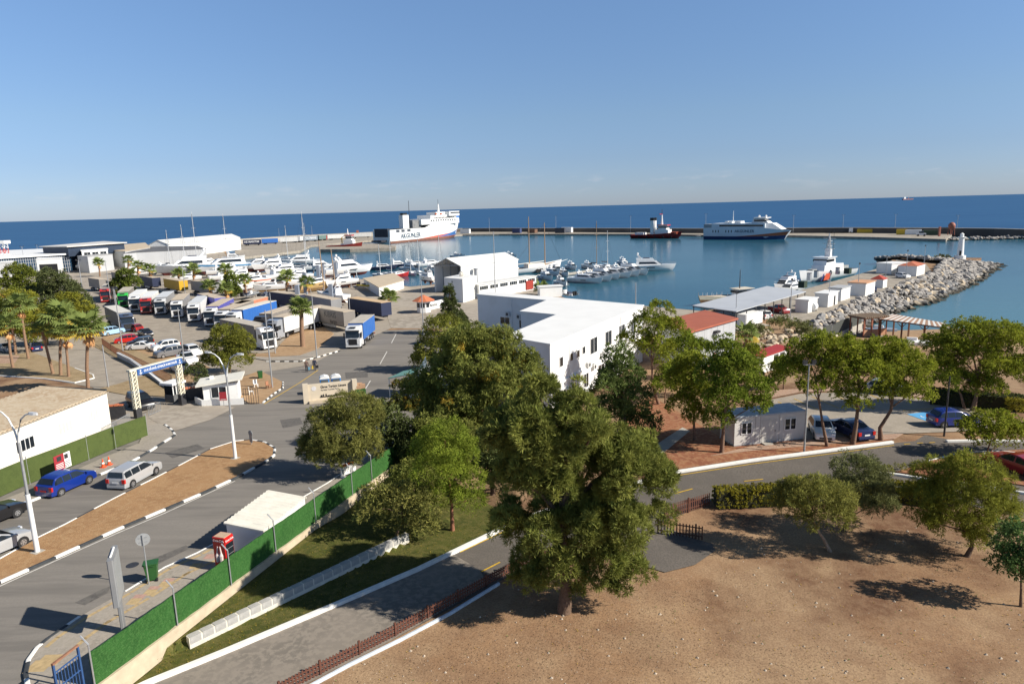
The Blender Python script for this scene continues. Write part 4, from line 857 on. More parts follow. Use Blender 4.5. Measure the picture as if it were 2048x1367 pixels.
picket_fence('short red-brown picket run ending at the driveway opening', [(1190, 1100), (1285, 1128)], pickd)
picket_fence('red-brown picket fence between driveway and clipped hedge', [(1330, 1038), (1418, 1012)], pick, 1.0)
picket_fence('dark picket gate leaf standing open on the driveway', [(1316, 1066), (1404, 1080)], pickd, .95, .2, (.2, .75), 'picket_gate')
ribbon('fence_kerb', [(600, 1384), (700, 1330), (800, 1281), (900, 1228), (998, 1168)], .16, .14, M('blue_white_kerb', (.56, .62, .68), .8, .2, 2))
# ------------------------------------------------------------ white shelter with corrugated roof
def at_z(px, py, z): return Hz(px, py, z)
sh = thing('bus_shelter', 'small white flat shelter with corrugated roof behind the green fence', 'shelter', G(528, 1096))
zb = sh.location.z; rzs = 6.95
c4 = [at_z(447, 1045, rzs), at_z(537, 979, rzs), at_z(613, 993, rzs - .25), at_z(527, 1061, rzs - .25)]
L0 = sh.location
def corrug(b, A, Bp, Cp, D, n, amp):
    """A-B one eave, D-C other eave; ribs run from A-B across to D-C, n of them along A-B"""
    vs = []; m = n * 4
    for i in range(m + 1):
        t = i / m; z = amp * (1 if i % 4 in (1, 2) else 0)
        vs += [tuple(A.lerp(Bp, t) + Vector((0, 0, z))), tuple(D.lerp(Cp, t) + Vector((0, 0, z)))]
    k = len(vs); vs += [(x, y, z - amp - .05) for x, y, z in vs]
    fs = [(2 * i, 2 * i + 2, 2 * i + 3, 2 * i + 1) for i in range(m)] + [(k + 2 * i, k + 2 * i + 1, k + 2 * i + 3, k + 2 * i + 2) for i in range(m)]
    fs += [(2 * i, k + 2 * i, k + 2 * i + 2, 2 * i + 2) for i in range(m)] + [(2 * i + 1, 2 * i + 3, k + 2 * i + 3, k + 2 * i + 1) for i in range(m)] + [(0, 1, k + 1, k), (2 * m, k + 2 * m, k + 2 * m + 1, 2 * m + 1)]
    return b.add(vs, fs)
corrug(B(), c4[0] - L0, c4[1] - L0, c4[2] - L0, c4[3] - L0, 14, .05).build('roof', M('cream_sheet', (.72, .69, .60), .6, .1, 1.5), sh)
ct = sum((p - L0 for p in c4), Vector()) / 4
def shr(p, k): q = p - L0; return Vector((ct.x + (q.x - ct.x) * k, ct.y + (q.y - ct.y) * k, 0))
w4 = [shr(p, .93) for p in c4]
def wallbox(name, a, b_, z0, z1, t, mat, parent, z1b=None):
    d = (b_ - a); d.z = 0; n = Vector((-d.y, d.x, 0)).normalized() * t / 2; z1b = z1 if z1b is None else z1b
    vs = [(a.x + n.x, a.y + n.y, z0), (a.x - n.x, a.y - n.y, z0), (b_.x - n.x, b_.y - n.y, z0), (b_.x + n.x, b_.y + n.y, z0), (a.x + n.x, a.y + n.y, z1), (a.x - n.x, a.y - n.y, z1), (b_.x - n.x, b_.y - n.y, z1b), (b_.x + n.x, b_.y + n.y, z1b)]
    return B().add(vs, [(3, 2, 1, 0), (4, 5, 6, 7), (0, 1, 5, 4), (1, 2, 6, 5), (2, 3, 7, 6), (3, 0, 4, 7)]).build(name, mat, parent)
wallbox('end_wall', w4[0], w4[3], -.1, rzs - zb - .1, .12, white, sh, rzs - zb - .35); wallbox('back_wall', w4[3], w4[2], -.1, rzs - zb - .35, .12, white, sh); wallbox('end_wall', w4[2], w4[1], -.1, rzs - zb - .35, .12, white, sh, rzs - zb - .1)
# red drinks fridge
vp = G(452, 1134, .12); vd = thing('drinks_fridge', 'red soft drink fridge standing on the pavement by the shelter', 'fridge', vp + Vector((0, 0, .12)), R(72))
cola = M('cola_red', (.55, .02, .018), .35, .08, 3)
B().box(-.36, .36, -.42, .42, .08, 2.0, .03).build('cabinet', cola, vd); B().box(-.3, .3, -.36, .36, 2.0, 2.03).build('top_panel', M('tan_board', (.5, .36, .24), .7, .1, 4), vd)
B().box(-.29, .29, -.45, -.425, .25, 1.62).build('door', glass, vd)
for z in (.6, .95, 1.3): B().box(-.27, .27, -.455, -.452, z, z + .03).build('shelf', steel, vd)
B().box(-.33, .33, -.455, -.425, 1.68, 1.95).build('sign_panel', cola, vd); text('Coca-Cola', .15, white, vd, (0, -.46, 1.81), (R(90), 0, 0), bold=.002)
text('Coca-Cola', .17, white, vd, (-.366, 0, 1.82), (R(90), 0, R(-90)), bold=.002)
for y0 in (-.12, .14): B().tube([(-.365, y0, .55), (-.365, y0, .95), (-.365, y0, 1.1), (-.365, y0 * .6, 1.5)], [.1, .12, .05, .035], 8).build('bottle_print', M('bottle_print', (.72, .6, .56), .5, .1, 5), vd)
# wheelie bin, round sign, totem
def bin_(label, p, rz, mat, s=1.):
    t = thing('wheelie_bin', label, 'bin', p, rz, 'green wheelie bins')
    B().loft([[(-.24 * s, -.24 * s, .08), (.24 * s, -.24 * s, .08), (.24 * s, .24 * s, .08), (-.24 * s, .24 * s, .08)], [(-.3 * s, -.34 * s, 1.0 * s), (.3 * s, -.34 * s, 1.0 * s), (.3 * s, .34 * s, 1.0 * s), (-.3 * s, .34 * s, 1.0 * s)]], True).build('body', mat, t)
    B().box(-.32 * s, .32 * s, -.37 * s, .4 * s, 1.005 * s, 1.06 * s, .03).build('lid', mat, t)
    for y in (-.27 * s, .27 * s): B().tube([(-.26 * s, y - .03, .1), (-.26 * s, y + .03, .1)], .1, 10).build('wheel', rubber, t)
    B().tube([(-.34 * s, -.2 * s, .95 * s), (-.34 * s, .2 * s, .95 * s)], .018, 6).build('handle', mat, t)
gb = M('green_plastic', (.025, .10, .025), .45, .1, 3)
bp = G(306, 1158, .12); bin_('green wheelie bin beside the round sign post', bp + Vector((0, 0, .12)), 1.9, gb)
def round_sign(label, base, top, r, faces, name='road_sign', rz=0.):
    g = G(*base, .12); g.z += .12; t = thing(name, label, 'sign', g, rz); rr = ray(*top); k = g.y / rr[1]; h = CAMZ + rr[2] * k - g.z
    B().tube([(0, 0, -.1), (0, 0, h + r * .8)], .035, 8).build('post', steel, t)
    B().tube([(0, .04, h), (0, .06, h)], r, 20).build('disc', faces, t); B().tube([(0, .061, h), (0, .066, h)], r * .85, 20).build('face', white, t)
    for z in (h - r * .35, h + r * .35): B().box(-r * .6, r * .6, .025, .04, z - .02, z + .02).build('bracket', steel, t)
round_sign('round grey-backed traffic sign on a post by the green bin', (298, 1167), (290, 1079), .36, M('sign_back', (.45, .46, .46), .5, .08, 3, .4), rz=.45)
g = G(503, 888, .1); t = thing('bollard_sign', 'grey traffic island sign at the median nose', 'sign', g + Vector((0, 0, .1)), 1.0)
B().tube([(0, 0, -.1), (0, 0, 1.0)], .04, 8).build('post', steel, t); B().tube([(-.02, 0, 1.05), (.02, 0, 1.05)], .28, 18).build('disc', M('sign_grey', (.22, .24, .26), .5, .1, 3), t); B().box(-.015, .015, -.2, .2, .2, .8).build('board', M('sign_grey', (.22, .24, .26), .5, .1, 3), t)
g = G(248, 1262, .12); tm = thing('billboard', 'tall grey double sided advertising panel on a flat post', 'billboard', g + Vector((0, 0, .12)), R(112))
gm_ = M('grey_panel', (.27, .275, .28), .5, .08, 2, .2)
B().box(-.26, .26, -.08, .08, -.1, 1.6, .03).build('post', gm_, tm)
B().box(-.85, .85, -.13, .13, 1.75, 4.15, .04).build('panel', gm_, tm); B().box(-.75, .75, -.145, -.131, 1.9, 4.0).build('poster', M('poster_grey', (.30, .31, .31), .4, .06, 2), tm)
B().box(-.75, .75, .131, .145, 1.9, 4.0).build('poster', M('poster_light', (.62, .63, .63), .35, .08, 2), tm)
B().tube([(-.5, 0, 4.2), (.5, 0, 4.2)], .05, 8).build('lamp_tube', white, tm)
# blue gate frame at the bottom edge
g = Vector((wall_x(25.2) + .1, 25.2, TZ(wall_x(25.2) - .5, 25.2))); bgp = M('blue_gate_paint', (.03, .08, .21), .55, .15, 5)
bgt = thing('pedestrian_gate', 'blue metal gate frame at the bottom left end of the green fence', 'gate', g + Vector((-.35, -.6, .1)), 1.35)
for x in (0, 1.2): B().box(x - .04, x + .04, -.04, .04, 0, 2.1).build('post', bgp, bgt)
B().box(-.04, 1.24, -.05, .05, 2.1, 2.18).build('lintel', M('rust', (.26, .13, .08), .8, .3, 6), bgt)
for z in (.3, 1.0, 1.7): B().box(.04, 1.16, -.02, .02, z, z + .05).build('rail', bgp, bgt)
for k in range(7): B().box(.14 + k * .15, .17 + k * .15, -.012, .012, .3, 1.72).build('bar', bgp, bgt)
# ------------------------------------------------------------ lamp posts
lampw = M('lamp_white', (.72, .73, .72), .4, .06, 2)
def double_lamp(label, base, top, rz=0.):
    g = G(*base, .1); g.z += .1; t = thing('street_lamp', label, 'street lamp', g, rz, 'double arm street lamps'); rr = ray(*top); k = g.y / rr[1]; h = CAMZ + rr[2] * k - g.z
    B().tube([(0, 0, 0), (0, 0, h * .42)], [.15, .13], 12).build('lower_pole', lampw, t, 50); B().tube([(0, 0, h * .42), (0, 0, h * .8)], [.085, .075], 10).build('upper_pole', steel, t, 50)
    B().box(-.3, .3, -.3, .3, -.05, .04).build('base_plate', conc, t)
    for s in (-1, 1):
        pts = [(0, 0, h * .78), (s * .18, 0, h * .87), (s * .55, 0, h * .95), (s * 1.0, 0, h * .985), (s * 1.45, 0, h)]
        B().tube(pts, [.065, .055, .05, .045, .045], 8).build('arm', lampw, t, 60)
        B().loft([[(s * x, y * w, h + z) for y, z in ((-1, -.05), (-.6, .07), (.6, .07), (1, -.05), (0, -.1))] for x, w in ((1.35, .08), (1.5, .17), (1.85, .17), (2.0, .06))], True).build('lamp_head', M('lamp_grey', (.5, .51, .52), .4, .08, 3), t)
double_lamp('tall white double-arm street lamp at the left, by the silver coupe', (75, 1103), (36, 822), -.35)
double_lamp('tall white double-arm street lamp near the median nose', (471, 916), (446, 706), -.35)
def flood_pole(label, base, top, n=2, rz=0., r=.09, at=None, mat=None, w=.9, name='floodlight_mast'):
    g = at if at is not None else G(*base); t = thing(name, label, 'light pole', g, rz, 'light poles'); rr = ray(*top); k = g.y / rr[1]; h = CAMZ + rr[2] * k - g.z
    tx = rr[0] * k - g.x
    B().tube([(0, 0, -.1), (0, 0, h)], [r, r * .6], 8).build('pole', mat or steel, t, 50)
    if n:
        B().box(-w / 2, w / 2, -.04, .04, h - .08, h).build('crossbar', steel, t)
        for i in range(n):
            x = (i - (n - 1) / 2) * w / max(1, n - 1) * .8 if n > 1 else 0
            B().box(x - .16, x + .16, -.14, .1, h + .02, h + .34).build('floodlight', darkm, t)
    return t
flood_pole('grey floodlight pole in front of the white hatchback', (1608, 905), (1613, 728), 2)
flood_pole('grey lamp pole beside the parked blue hatchback', (1888, 872), (1899, 752), 0, mat=darkm)
flood_pole('floodlight pole on the beach wall', (1662, 680), (1664, 648), 2)
flood_pole('slim lamp before the grey block hall', (1433, 712), (1435, 660), 1)
for lb, b_, tp, n in (('lamp mast at the harbour road bend', (848, 676), (843, 560), 0), ('light mast in front of the guard hut corner', (545, 776), (529, 620), 0), ('light mast by the white guard tree', (551, 708), (556, 585), 0), ('light mast rising from the island kerb', (634, 716), (614, 592), 0),
                      ('light mast behind the parked white saloon', (246, 703), (233, 577), 2), ('light mast beside the gate arch', (370, 735), (356, 615), 0), ('light mast with frame lamp by the lorries', (235, 640), (232, 576), 2), ('lamp mast left of the lorries', (222, 605), (208, 520), 0),
                      ('thin mast near the navy trailers', (674, 600), (668, 560), 0), ('light mast among the lorries behind the blue trailer', (701, 640), (692, 590), 0), ('leaning light mast by the yellow trailer', (372, 600), (365, 540), 0), ('verge lamp by the side road', (217, 775), (208, 690), 0),
                      ('tall mast beside the white office block', (1271, 640), (1274, 565), 0), ('tall aerial mast in front of the boat hangar', (991, 600), (987, 463), 0)):
    flood_pole(lb, b_, tp, n, r=.11 if 'tall' not in lb else .14)
for i, (lb, b_, tp) in enumerate((('pier lamp by the canopy corner', (1471, 655), (1475, 587)), ('pier lamp nearest the white cabins', (1657, 610), (1658, 543)), ('pier lamp beside the tan roofed cabin', (1715, 590), (1718, 528)), ('pier lamp by the red roofed hut', (1771, 556), (1773, 513)), ('pier lamp next to the white estate car', (1811, 558), (1817, 502)), ('pier lamp closest to the rocks', (1847, 538), (1851, 492)), ('canopy side lamp post', (1580, 640), (1586, 560)))):
    flood_pole(lb, None, tp, 1, at=Hz(b_[0], b_[1], 2.05), r=.1, w=.5)
for i, (x, y0, y1) in enumerate(((979, 464, 436), (1112, 464, 432), (1261, 465, 432), (1411, 466, 428), (1586, 466, 431), (1685, 465, 430), (1789, 465, 429), (1913, 466, 431), (559, 480, 457), (625, 478, 452))):
    lab = ['right of the white container', 'behind the white shed', 'left of the red tug', 'at the fast ferry stern', 'at the fast ferry bow', 'by the flatbed lorry', 'behind the yellow cabin', 'behind the orange silo', 'above the blue lorry trailer', 'above the grey lorry trailer'][i]
    flood_pole('breakwater floodlight mast ' + lab, None, (x, y1), 2, at=Hz(x, y0, 1.4), r=.18, w=2.4)
# ------------------------------------------------------------ generic buildings
def poly_building(name, label, poly, z0, z1, wmat, rmat, cat='building', over=.25, rt=.25, slope=None, group=None):
    """poly: world xy corners; flat roof slab with small overhang"""
    c = Vector((sum(p[0] for p in poly) / len(poly), sum(p[1] for p in poly) / len(poly), z0)); t = thing(name, label, cat, c, 0, group)
    lp = [Vector((p[0] - c.x, p[1] - c.y, 0)) for p in poly]
    B().prism([(p.x, p.y) for p in lp], -.3, z1 - z0).build('wall', wmat, t)
    n = len(lp); a = sum(lp[i].x * lp[(i + 1) % n].y - lp[(i + 1) % n].x * lp[i].y for i in range(n)); s = 1 if a > 0 else -1; out = []
    for i in range(n):
        p, q, r_ = lp[i - 1], lp[i], lp[(i + 1) % n]; d1 = (q - p).normalized(); d2 = (r_ - q).normalized(); n1 = Vector((d1.y, -d1.x, 0)) * s; n2 = Vector((d2.y, -d2.x, 0)) * s
        m = n1 + n2; out.append(q + m * (over / max(.3, m.dot(n1))))
    B().prism([(p.x, p.y) for p in out], z1 - z0 + .003, z1 - z0 + rt).build('roof', rmat, t)
    return t
def on_wall(t, a, b_, u0, u1, z0, z1, name, mat, proud=.04, frame=None, panes=2):
    """window or door on the wall a->b (world xy, outside on the right of a->b); u in metres from a"""
    A = Vector((a[0], a[1], 0)) - Vector((t.location.x, t.location.y, 0)); Bv = Vector((b_[0], b_[1], 0)) - Vector((t.location.x, t.location.y, 0)); d = (Bv - A).normalized(); n = Vector((d.y, -d.x, 0))
    o = B().box(u0, u1, -proud, .05, z0, z1).build(name, mat, t); o.location = A; o.rotation_euler = (0, 0, math.atan2(d.y, d.x))
    if frame:
        f = B(); w = .07
        f.box(u0 - w, u1 + w, -proud - .03, .02, z0 - w, z0); f.box(u0 - w, u1 + w, -proud - .03, .02, z1, z1 + w); f.box(u0 - w, u0, -proud - .03, .02, z0, z1); f.box(u1, u1 + w, -proud - .03, .02, z0, z1)
        for k in range(1, panes): x = lerp(u0, u1, k / panes); f.box(x - .03, x + .03, -proud - .025, .02, z0, z1)
        f.build('frame', frame, o)
    return o
# white office block
ob = [(3.9, 69.0), (-.8, 73.9), (6.0, 88.3), (1.3, 92.2), (5.5, 102.6), (-5.5, 112.2), (-3.6, 115.0), (18.5, 94.7)]
roofw = M('white_roof', (.78, .78, .76), .6, .04, .4)
op = poly_building('office_block', 'large white two storey office block with stepped flat roof', ob, 3.0, 11.0, M('office_white', (.70, .69, .66), .75, .1, .35, col2=(.80, .80, .79), thr=(.2, .5)), roofw, over=.12, rt=.18)
F_, B_ = (3.9, 69.0), (18.5, 94.7); dk = M('dark_frame', (.06, .06, .065), .5, .1, 4)
def ow(a, b_, *k, **kw): return on_wall(op, a, b_, *k, **kw)
for u, w, z0, z1, pn in ((2.2, .8, 5.2, 6.2, 1), (4.9, .7, 5.3, 6.1, 1), (6.7, .7, 5.3, 6.1, 1), (8.3, .7, 5.4, 6.2, 1), (10.6, 2.0, 4.9, 6.7, 2), (15.3, 2.0, 4.9, 6.7, 2), (20, 2.0, 4.9, 6.7, 2), (24.5, 1.6, 4.9, 6.5, 2), (2.4, 1.1, 1.4, 2.5, 2), (5.2, 1.1, 1.5, 2.6, 2), (8.6, 1.3, 1.4, 2.9, 2), (13, 1.8, 1.3, 3.0, 2), (18, 1.8, 1.3, 3.0, 2)):
    ow(F_, B_, u, u + w, z0, z1, 'window', glass, frame=white, panes=pn)
for u, z in ((5.6, 2.9), (9.2, 3.6), (10.9, 3.0), (13.6, 3.9), (3.4, 1.9), (22, 3.4)):
    ac = ow(F_, B_, u, u + .85, z, z + .6, 'air_conditioner', M('ac_white', (.62, .62, .6), .5, .06, 4), proud=.35); a2 = B().tube([(u + .42, -.36, z + .3), (u + .42, -.37, z + .3)], .22, 12).build('fan_grille', darkm, ac)
ow(F_, B_, .6, 28.5, 3.35, 3.6, 'string_course', white, proud=.15)
ow((-.8, 73.9), F_, 2.0, 4.2, 5.0, 6.3, 'window', glass, frame=white)
A_, J_ = (-5.5, 112.2), (5.5, 102.6)
ow(A_, J_, 5.0, 6.9, 3.7, 4.8, 'window', glass, frame=white); ow(A_, J_, 9.0, 9.5, 3.4, 4.6, 'window', glass, frame=white, panes=1)
for u, z in ((6.3, 5.0), (8.6, 4.8)):
    ac = ow(A_, J_, u, u + .8, z, z + .8, 'air_conditioner', M('ac_white', (.62, .62, .6), .5, .06, 4), proud=.35); B().tube([(u + .4, -.36, z + .4), (u + .4, -.37, z + .4)], .25, 12).build('fan_grille', darkm, ac)
ow(A_, J_, .3, 11, 1.5, 1.75, 'string_course', M('band_grey', (.55, .57, .6), .7, .05, 2), proud=.12); ow(A_, J_, 2.5, 6.0, -.2, .9, 'window', glass, frame=white)
for u in (7.4, 13.5): ow(A_, J_, u, u + .1, 0, 7.8, 'downpipe', white, proud=.1)
for u in (4.6, 20.5): ow(F_, B_, u, u + .1, 0, 7.8, 'downpipe', white, proud=.1)
I_, H_ = (1.3, 92.2), (6.0, 88.3); ow(I_, H_, 2.2, 2.6, 4.4, 4.8, 'vent', darkm, proud=.15)
# boat hangar: open gable towards the left-front
hz = 2.1
def gable_hall(name, label, p0, p1, p2, zb, eave, ridge, wmat, rmat, open_front=False, cat='building', over=.3):
    """p0-p1 front gable (seen end), p1-p2 long side; fourth corner derived"""
    p0, p1, p2 = [Vector((p[0], p[1], 0)) for p in (p0, p1, p2)]; p3 = p0 + p2 - p1; c = (p0 + p2) / 2; t = thing(name, label, cat, (c.x, c.y, zb)); q = [p - c for p in (p0, p1, p2, p3)]
    rz_f = (q[0] + q[1]) / 2; rz_b = (q[2] + q[3]) / 2; e = eave - zb; r = ridge - zb
    th = .25
    if open_front:
        wallbox('side_wall', q[1], q[2], -.2, e, th, wmat, t); wallbox('side_wall', q[3], q[0], -.2, e, th, wmat, t); wallbox('end_wall', q[2], q[3], -.2, e, th, wmat, t)
        B().add([tuple(q[2] + Vector((0, 0, e))), tuple(q[3] + Vector((0, 0, e))), tuple(rz_b + Vector((0, 0, r)))], [(0, 1, 2)]).build('gable', wmat, t)
        d = (q[1] - q[0])
        for k in range(6):
            a = q[0] + d * (k / 6); hh = e + (r - e) * (1 - abs(k / 6 - .5) * 2); a2 = q[0] + d * ((k + 1) / 6); h2 = e + (r - e) * (1 - abs((k + 1) / 6 - .5) * 2)
            B().tube([a + Vector((0, 0, e)), a2 + Vector((0, 0, h2))], .08, 5).build('truss', steel, t); B().tube([a2 + Vector((0, 0, e)), a2 + Vector((0, 0, h2))], .08, 5).build('truss', steel, t)
        B().tube([q[0] + Vector((0, 0, e)), q[1] + Vector((0, 0, e))], .1, 5).build('tie_beam', steel, t)
    else:
        f = B(); k = [*[tuple(p + Vector((0, 0, -.2))) for p in q], *[tuple(p + Vector((0, 0, e))) for p in q], tuple(rz_f + Vector((0, 0, r))), tuple(rz_b + Vector((0, 0, r)))]
        f.add(k, [(0, 1, 5, 8, 4), (1, 2, 6, 5), (2, 3, 7, 9, 6), (3, 0, 4, 7), (3, 2, 1, 0), (5, 6, 9, 8), (7, 4, 8, 9)]); f.build('wall', wmat, t)
    ax = (q[2] - q[1]).normalized() * over; sd = (q[1] - q[0]).normalized() * over; drop = (r - e) / ((q[1] - q[0]).length / 2) * over
    for s, (a, b_) in ((1, (q[1], q[2])), (-1, (q[0], q[3]))):
        A = a - ax + sd * s + Vector((0, 0, e - drop + .05)); Bq = b_ + ax + sd * s + Vector((0, 0, e - drop + .05)); Cq = rz_b + ax + Vector((0, 0, r + .05)); D = rz_f - ax + Vector((0, 0, r + .05)); up = Vector((0, 0, .14))
        B().add([tuple(v) for v in (A, Bq, Cq, D, A + up, Bq + up, Cq + up, D + up)], [(0, 3, 2, 1), (4, 5, 6, 7), (0, 1, 5, 4), (1, 2, 6, 5), (2, 3, 7, 6), (3, 0, 4, 7)]).build('roof', rmat, t)
    return t, q
hgm = M('hangar_white', (.76, .76, .74), .7, .05, .6); grey_in = M('hangar_sheet', (.30, .32, .35), .6, .1, .8)
z14 = 9.6
h0, h1, h2 = Hz(868, 531, z14), Hz(921, 532, z14), Hz(1035, 519, z14)
hg, hq = gable_hall('boat_hangar', 'white boat hangar with open gable end at the marina', h0, h1, h2, 2.1, z14, z14 + 2.0, hgm, M('hangar_roof', (.68, .68, .65), .6, .05, .5), True)
d = (hq[2] - hq[1])
for k in range(8): wallbox('cladding_rib', hq[3].lerp(hq[0], k / 8) + Vector((.3, 0, 0)), hq[3].lerp(hq[0], (k + .06) / 8) + Vector((.3, 0, 0)), 0, 7.3, .2, grey_in, hg)
# annex of the hangar with window row
an = [Hz(958, 571, 5.6), Hz(1072, 553, 5.6), Hz(1051, 541, 7.2), Hz(945, 556, 7.2)]
ax_ = poly_building('workshop_annex', 'long white annex with window row in front of the hangar', [(p.x, p.y) for p in an], 2.1, 5.7, hgm, M('hangar_roof', (.68, .68, .65), .6, .05, .5), over=.25, rt=.2)
a0, a1 = an[0], an[1]; La = (a1 - a0).length
for k in range(6):
    for j in range(4): u = La * (k + .08 + j * .2) / 6; on_wall(ax_, a0, a1, u, u + La * .028, 2.3, 3.2, 'window', glass, frame=None)
on_wall(ax_, a0, a1, La * .80, La * .93, .3, 2.7, 'door', M('rust_red_door', (.32, .04, .025), .6, .15, 3), proud=.3)
tb = [Hz(888, 555, 8), Hz(925, 558, 8), Hz(953, 551, 8), Hz(925, 548, 8)]
tk = poly_building('plant_room', 'white boxy plant room with dish, before the hangar', [(p.x, p.y) for p in tb], 2.1, 7.9, hgm, roofw, over=.05, rt=.15)
text('A', .9, darkm, tk, tuple(Vector((tb[0].lerp(tb[1], .45) - Vector(tk.location)).to_tuple()) + Vector((-.05, -.1, -.9))), (R(90), 0, heading(tb[0], tb[1])), 'emblem')
B().ball((0, 0, 6.6), .7, 12, 8).build('radome', M('cream', (.75, .68, .58), .5, .05, 2), tk)
g = Hz(953, 583, 2.1); ch = thing('flue_pipe', 'round white steel flue beside the plant room', 'chimney', g); B().tube([(0, 0, 0), (0, 0, 6.2)], .55, 14).build('pipe', steel, ch, 40); B().tube([(0, 0, 6.2), (0, 0, 6.6)], .68, 14).build('cap', steel, ch, 40)
# low white shed with tan roof in the yard
sp = [Hz(758, 575, 4.6), Hz(807, 560, 4.6), Hz(787, 547, 4.6), Hz(727, 557, 4.6)]
t_ = poly_building('yard_shed', 'low white shed with tan sheet roof in the boat yard', [(p.x, p.y) for p in sp], 2.1, 4.6, hgm, M('tan_sheet', (.52, .43, .31), .8, .1, .6), over=.3, rt=.15)
# marina gatehouse: octagonal with orange hipped roof
g = Hz(848, 622, 2.4); gh = thing('gatehouse', 'small white gatehouse with orange tiled hipped roof', 'hut', g)
oc = [(1.6 * math.cos(R(22.5 + 45 * k)), 1.6 * math.sin(R(22.5 + 45 * k))) for k in range(8)]
B().prism(oc, -.2, 2.5).build('wall', white, gh)
rf = B(); rf.add([(2.7 * math.cos(R(22.5 + 45 * k)), 2.7 * math.sin(R(22.5 + 45 * k)), 2.45) for k in range(8)] + [(.25 * math.cos(R(22.5 + 45 * k)), .25 * math.sin(R(22.5 + 45 * k)), 3.7) for k in range(8)], [(k, (k + 1) % 8, 8 + (k + 1) % 8, 8 + k) for k in range(8)] + [tuple(range(8))[::-1], tuple(range(8, 16))]); rf.build('roof', orange_tile, gh)
for k in range(8):
    a = R(45 * k + 45); o = B().box(-.42, .42, -.03, .03, 1.0, 2.0).build('window', glass, gh); o.location = (1.5 * math.cos(a), 1.5 * math.sin(a), 0); o.rotation_euler = (0, 0, a + math.pi / 2)
mw = [Hz(836, 624, 2.3), Hz(888, 612, 2.3)]; ms = thing('marina_sign_wall', 'low white sign wall with marina lettering beside the gatehouse', 'sign', mw[0])
wallbox('wall', Vector((0, 0, 0)), mw[1] - mw[0], -.1, 1.7, .3, white, ms)
dd = mw[1] - mw[0]; text('MARINA', .75, darkm, ms, tuple(dd * .6 + Vector((.1, -.18, .85))), (R(90), 0, math.atan2(dd.y, dd.x)), bold=.01)
# grey block hall with terracotta roof
rz0 = 9.0
rp = [Hz(1350, 650, rz0), Hz(1382, 661, rz0 - .3), Hz(1471, 632, rz0), Hz(1411, 606, rz0 + .9)]
rp[0] = rp[1] + (rp[3] - rp[2])
bh = poly_building('block_hall', 'grey block hall with terracotta red mono-pitch roof', [(p.x, p.y) for p in rp], 3.0, 8.5, M('hall_inner', (.5, .51, .52), .85, .08, .8), M('terracotta_sheet', (.36, .105, .06), .75, .1, .5), over=.35, rt=.25)
bw_, bl2 = rp[1], rp[2]; Lh = (bl2 - bw_).length
pan = M('hall_panel', (.42, .43, .44), .85, .1, 1.2)
for r_ in range(4):
    for k in range(7): on_wall(bh, bw_, bl2, Lh * k / 7 + .02, Lh * (k + 1) / 7 - .02, .1 + r_ * 1.33, 1.38 + r_ * 1.33, 'wall_panel', pan, proud=.03 + .004 * ((k + r_) % 3))
on_wall(bh, bw_, bl2, Lh * .5, Lh * .5 + .5, 1.0, 1.6, 'notice', M('notice_red', (.55, .12, .10), .6, .1, 3), proud=.06)
on_wall(bh, bw_, bl2, Lh * .48, Lh * .56, 4.5, 4.8, 'wall_lamp', darkm, proud=.6)
# boat canopy on posts
cz = 5.6
cp = [Hz(1385, 612, cz), Hz(1534, 573, cz + .4), Hz(1612, 584, cz), Hz(1473, 624, cz - .1)]
cc = sum(cp, Vector()) / 4; cn = thing('canopy', 'long open canopy with pale grey sheet roof on the pier', 'canopy', (cc.x, cc.y, 2.1)); q = [p - Vector(cn.location) for p in cp]
up = Vector((0, 0, .15)); B().add([tuple(p) for p in q] + [tuple(p + up) for p in q], [(3, 2, 1, 0), (4, 5, 6, 7), (0, 1, 5, 4), (1, 2, 6, 5), (2, 3, 7, 6), (3, 0, 4, 7)]).build('roof', M('grey_sheet', (.52, .54, .56), .5, .05, .3, .2), cn)
for k in range(9):
    for a, b_ in ((q[3], q[2]), (q[0], q[1])):
        p = a.lerp(b_, k / 8); p = p.lerp(sum(q, Vector()) / 4, .02); B().tube([(p.x, p.y, -.1), (p.x, p.y, p.z)], .09, 6).build('post', darkm, cn)
for k in range(9): B().tube([q[3].lerp(q[2], k / 8) - Vector((0, 0, .12)), q[0].lerp(q[1], k / 8) - Vector((0, 0, .12))], .07, 4).build('beam', darkm, cn)
# small huts on the pier
def hut(name, label, px, w, d, h, rz, wm, rm, z=2.06, over=.2, roof='flat', door=None):
    g = Hz(px[0], px[1], z); t = thing(name, label, 'hut' if name != 'storage_cabin' else 'cabin', g, rz); B().box(-w / 2, w / 2, -d / 2, d / 2, -.1, h).build('wall', wm, t); o = over
    if roof == 'flat': B().box(-w / 2 - o, w / 2 + o, -d / 2 - o, d / 2 + o, h + .003, h + .2).build('roof', rm, t)
    else:
        B().add([(-w / 2 - o, -d / 2 - o, h), (w / 2 + o, -d / 2 - o, h), (w / 2 + o, d / 2 + o, h), (-w / 2 - o, d / 2 + o, h), (-w * .15, 0, h + 1.0), (w * .15, 0, h + 1.0)], [(0, 1, 5, 4), (1, 2, 5), (2, 3, 4, 5), (3, 0, 4), (3, 2, 1, 0)]).build('roof', rm, t)
    if door: B().box(door[0], door[1], -d / 2 - .04, -d / 2, .05, door[2]).build('door', darkm, t)
    return t
ga = .80
tanr = M('salmon_roof', (.55, .30, .17), .8, .1, 1); redr = M('red_roof', (.38, .06, .04), .7, .12, 1)
hut('storage_cabin', 'white cabin nearest the canopy, with a white tank beside it', (1612, 622), 5, 2.6, 2.6, ga, white, white)
hut('storage_cabin', 'white cabin, second from the canopy', (1652, 610), 6, 2.8, 2.8, ga, white, white, door=(.5, 1.4, 2.1))
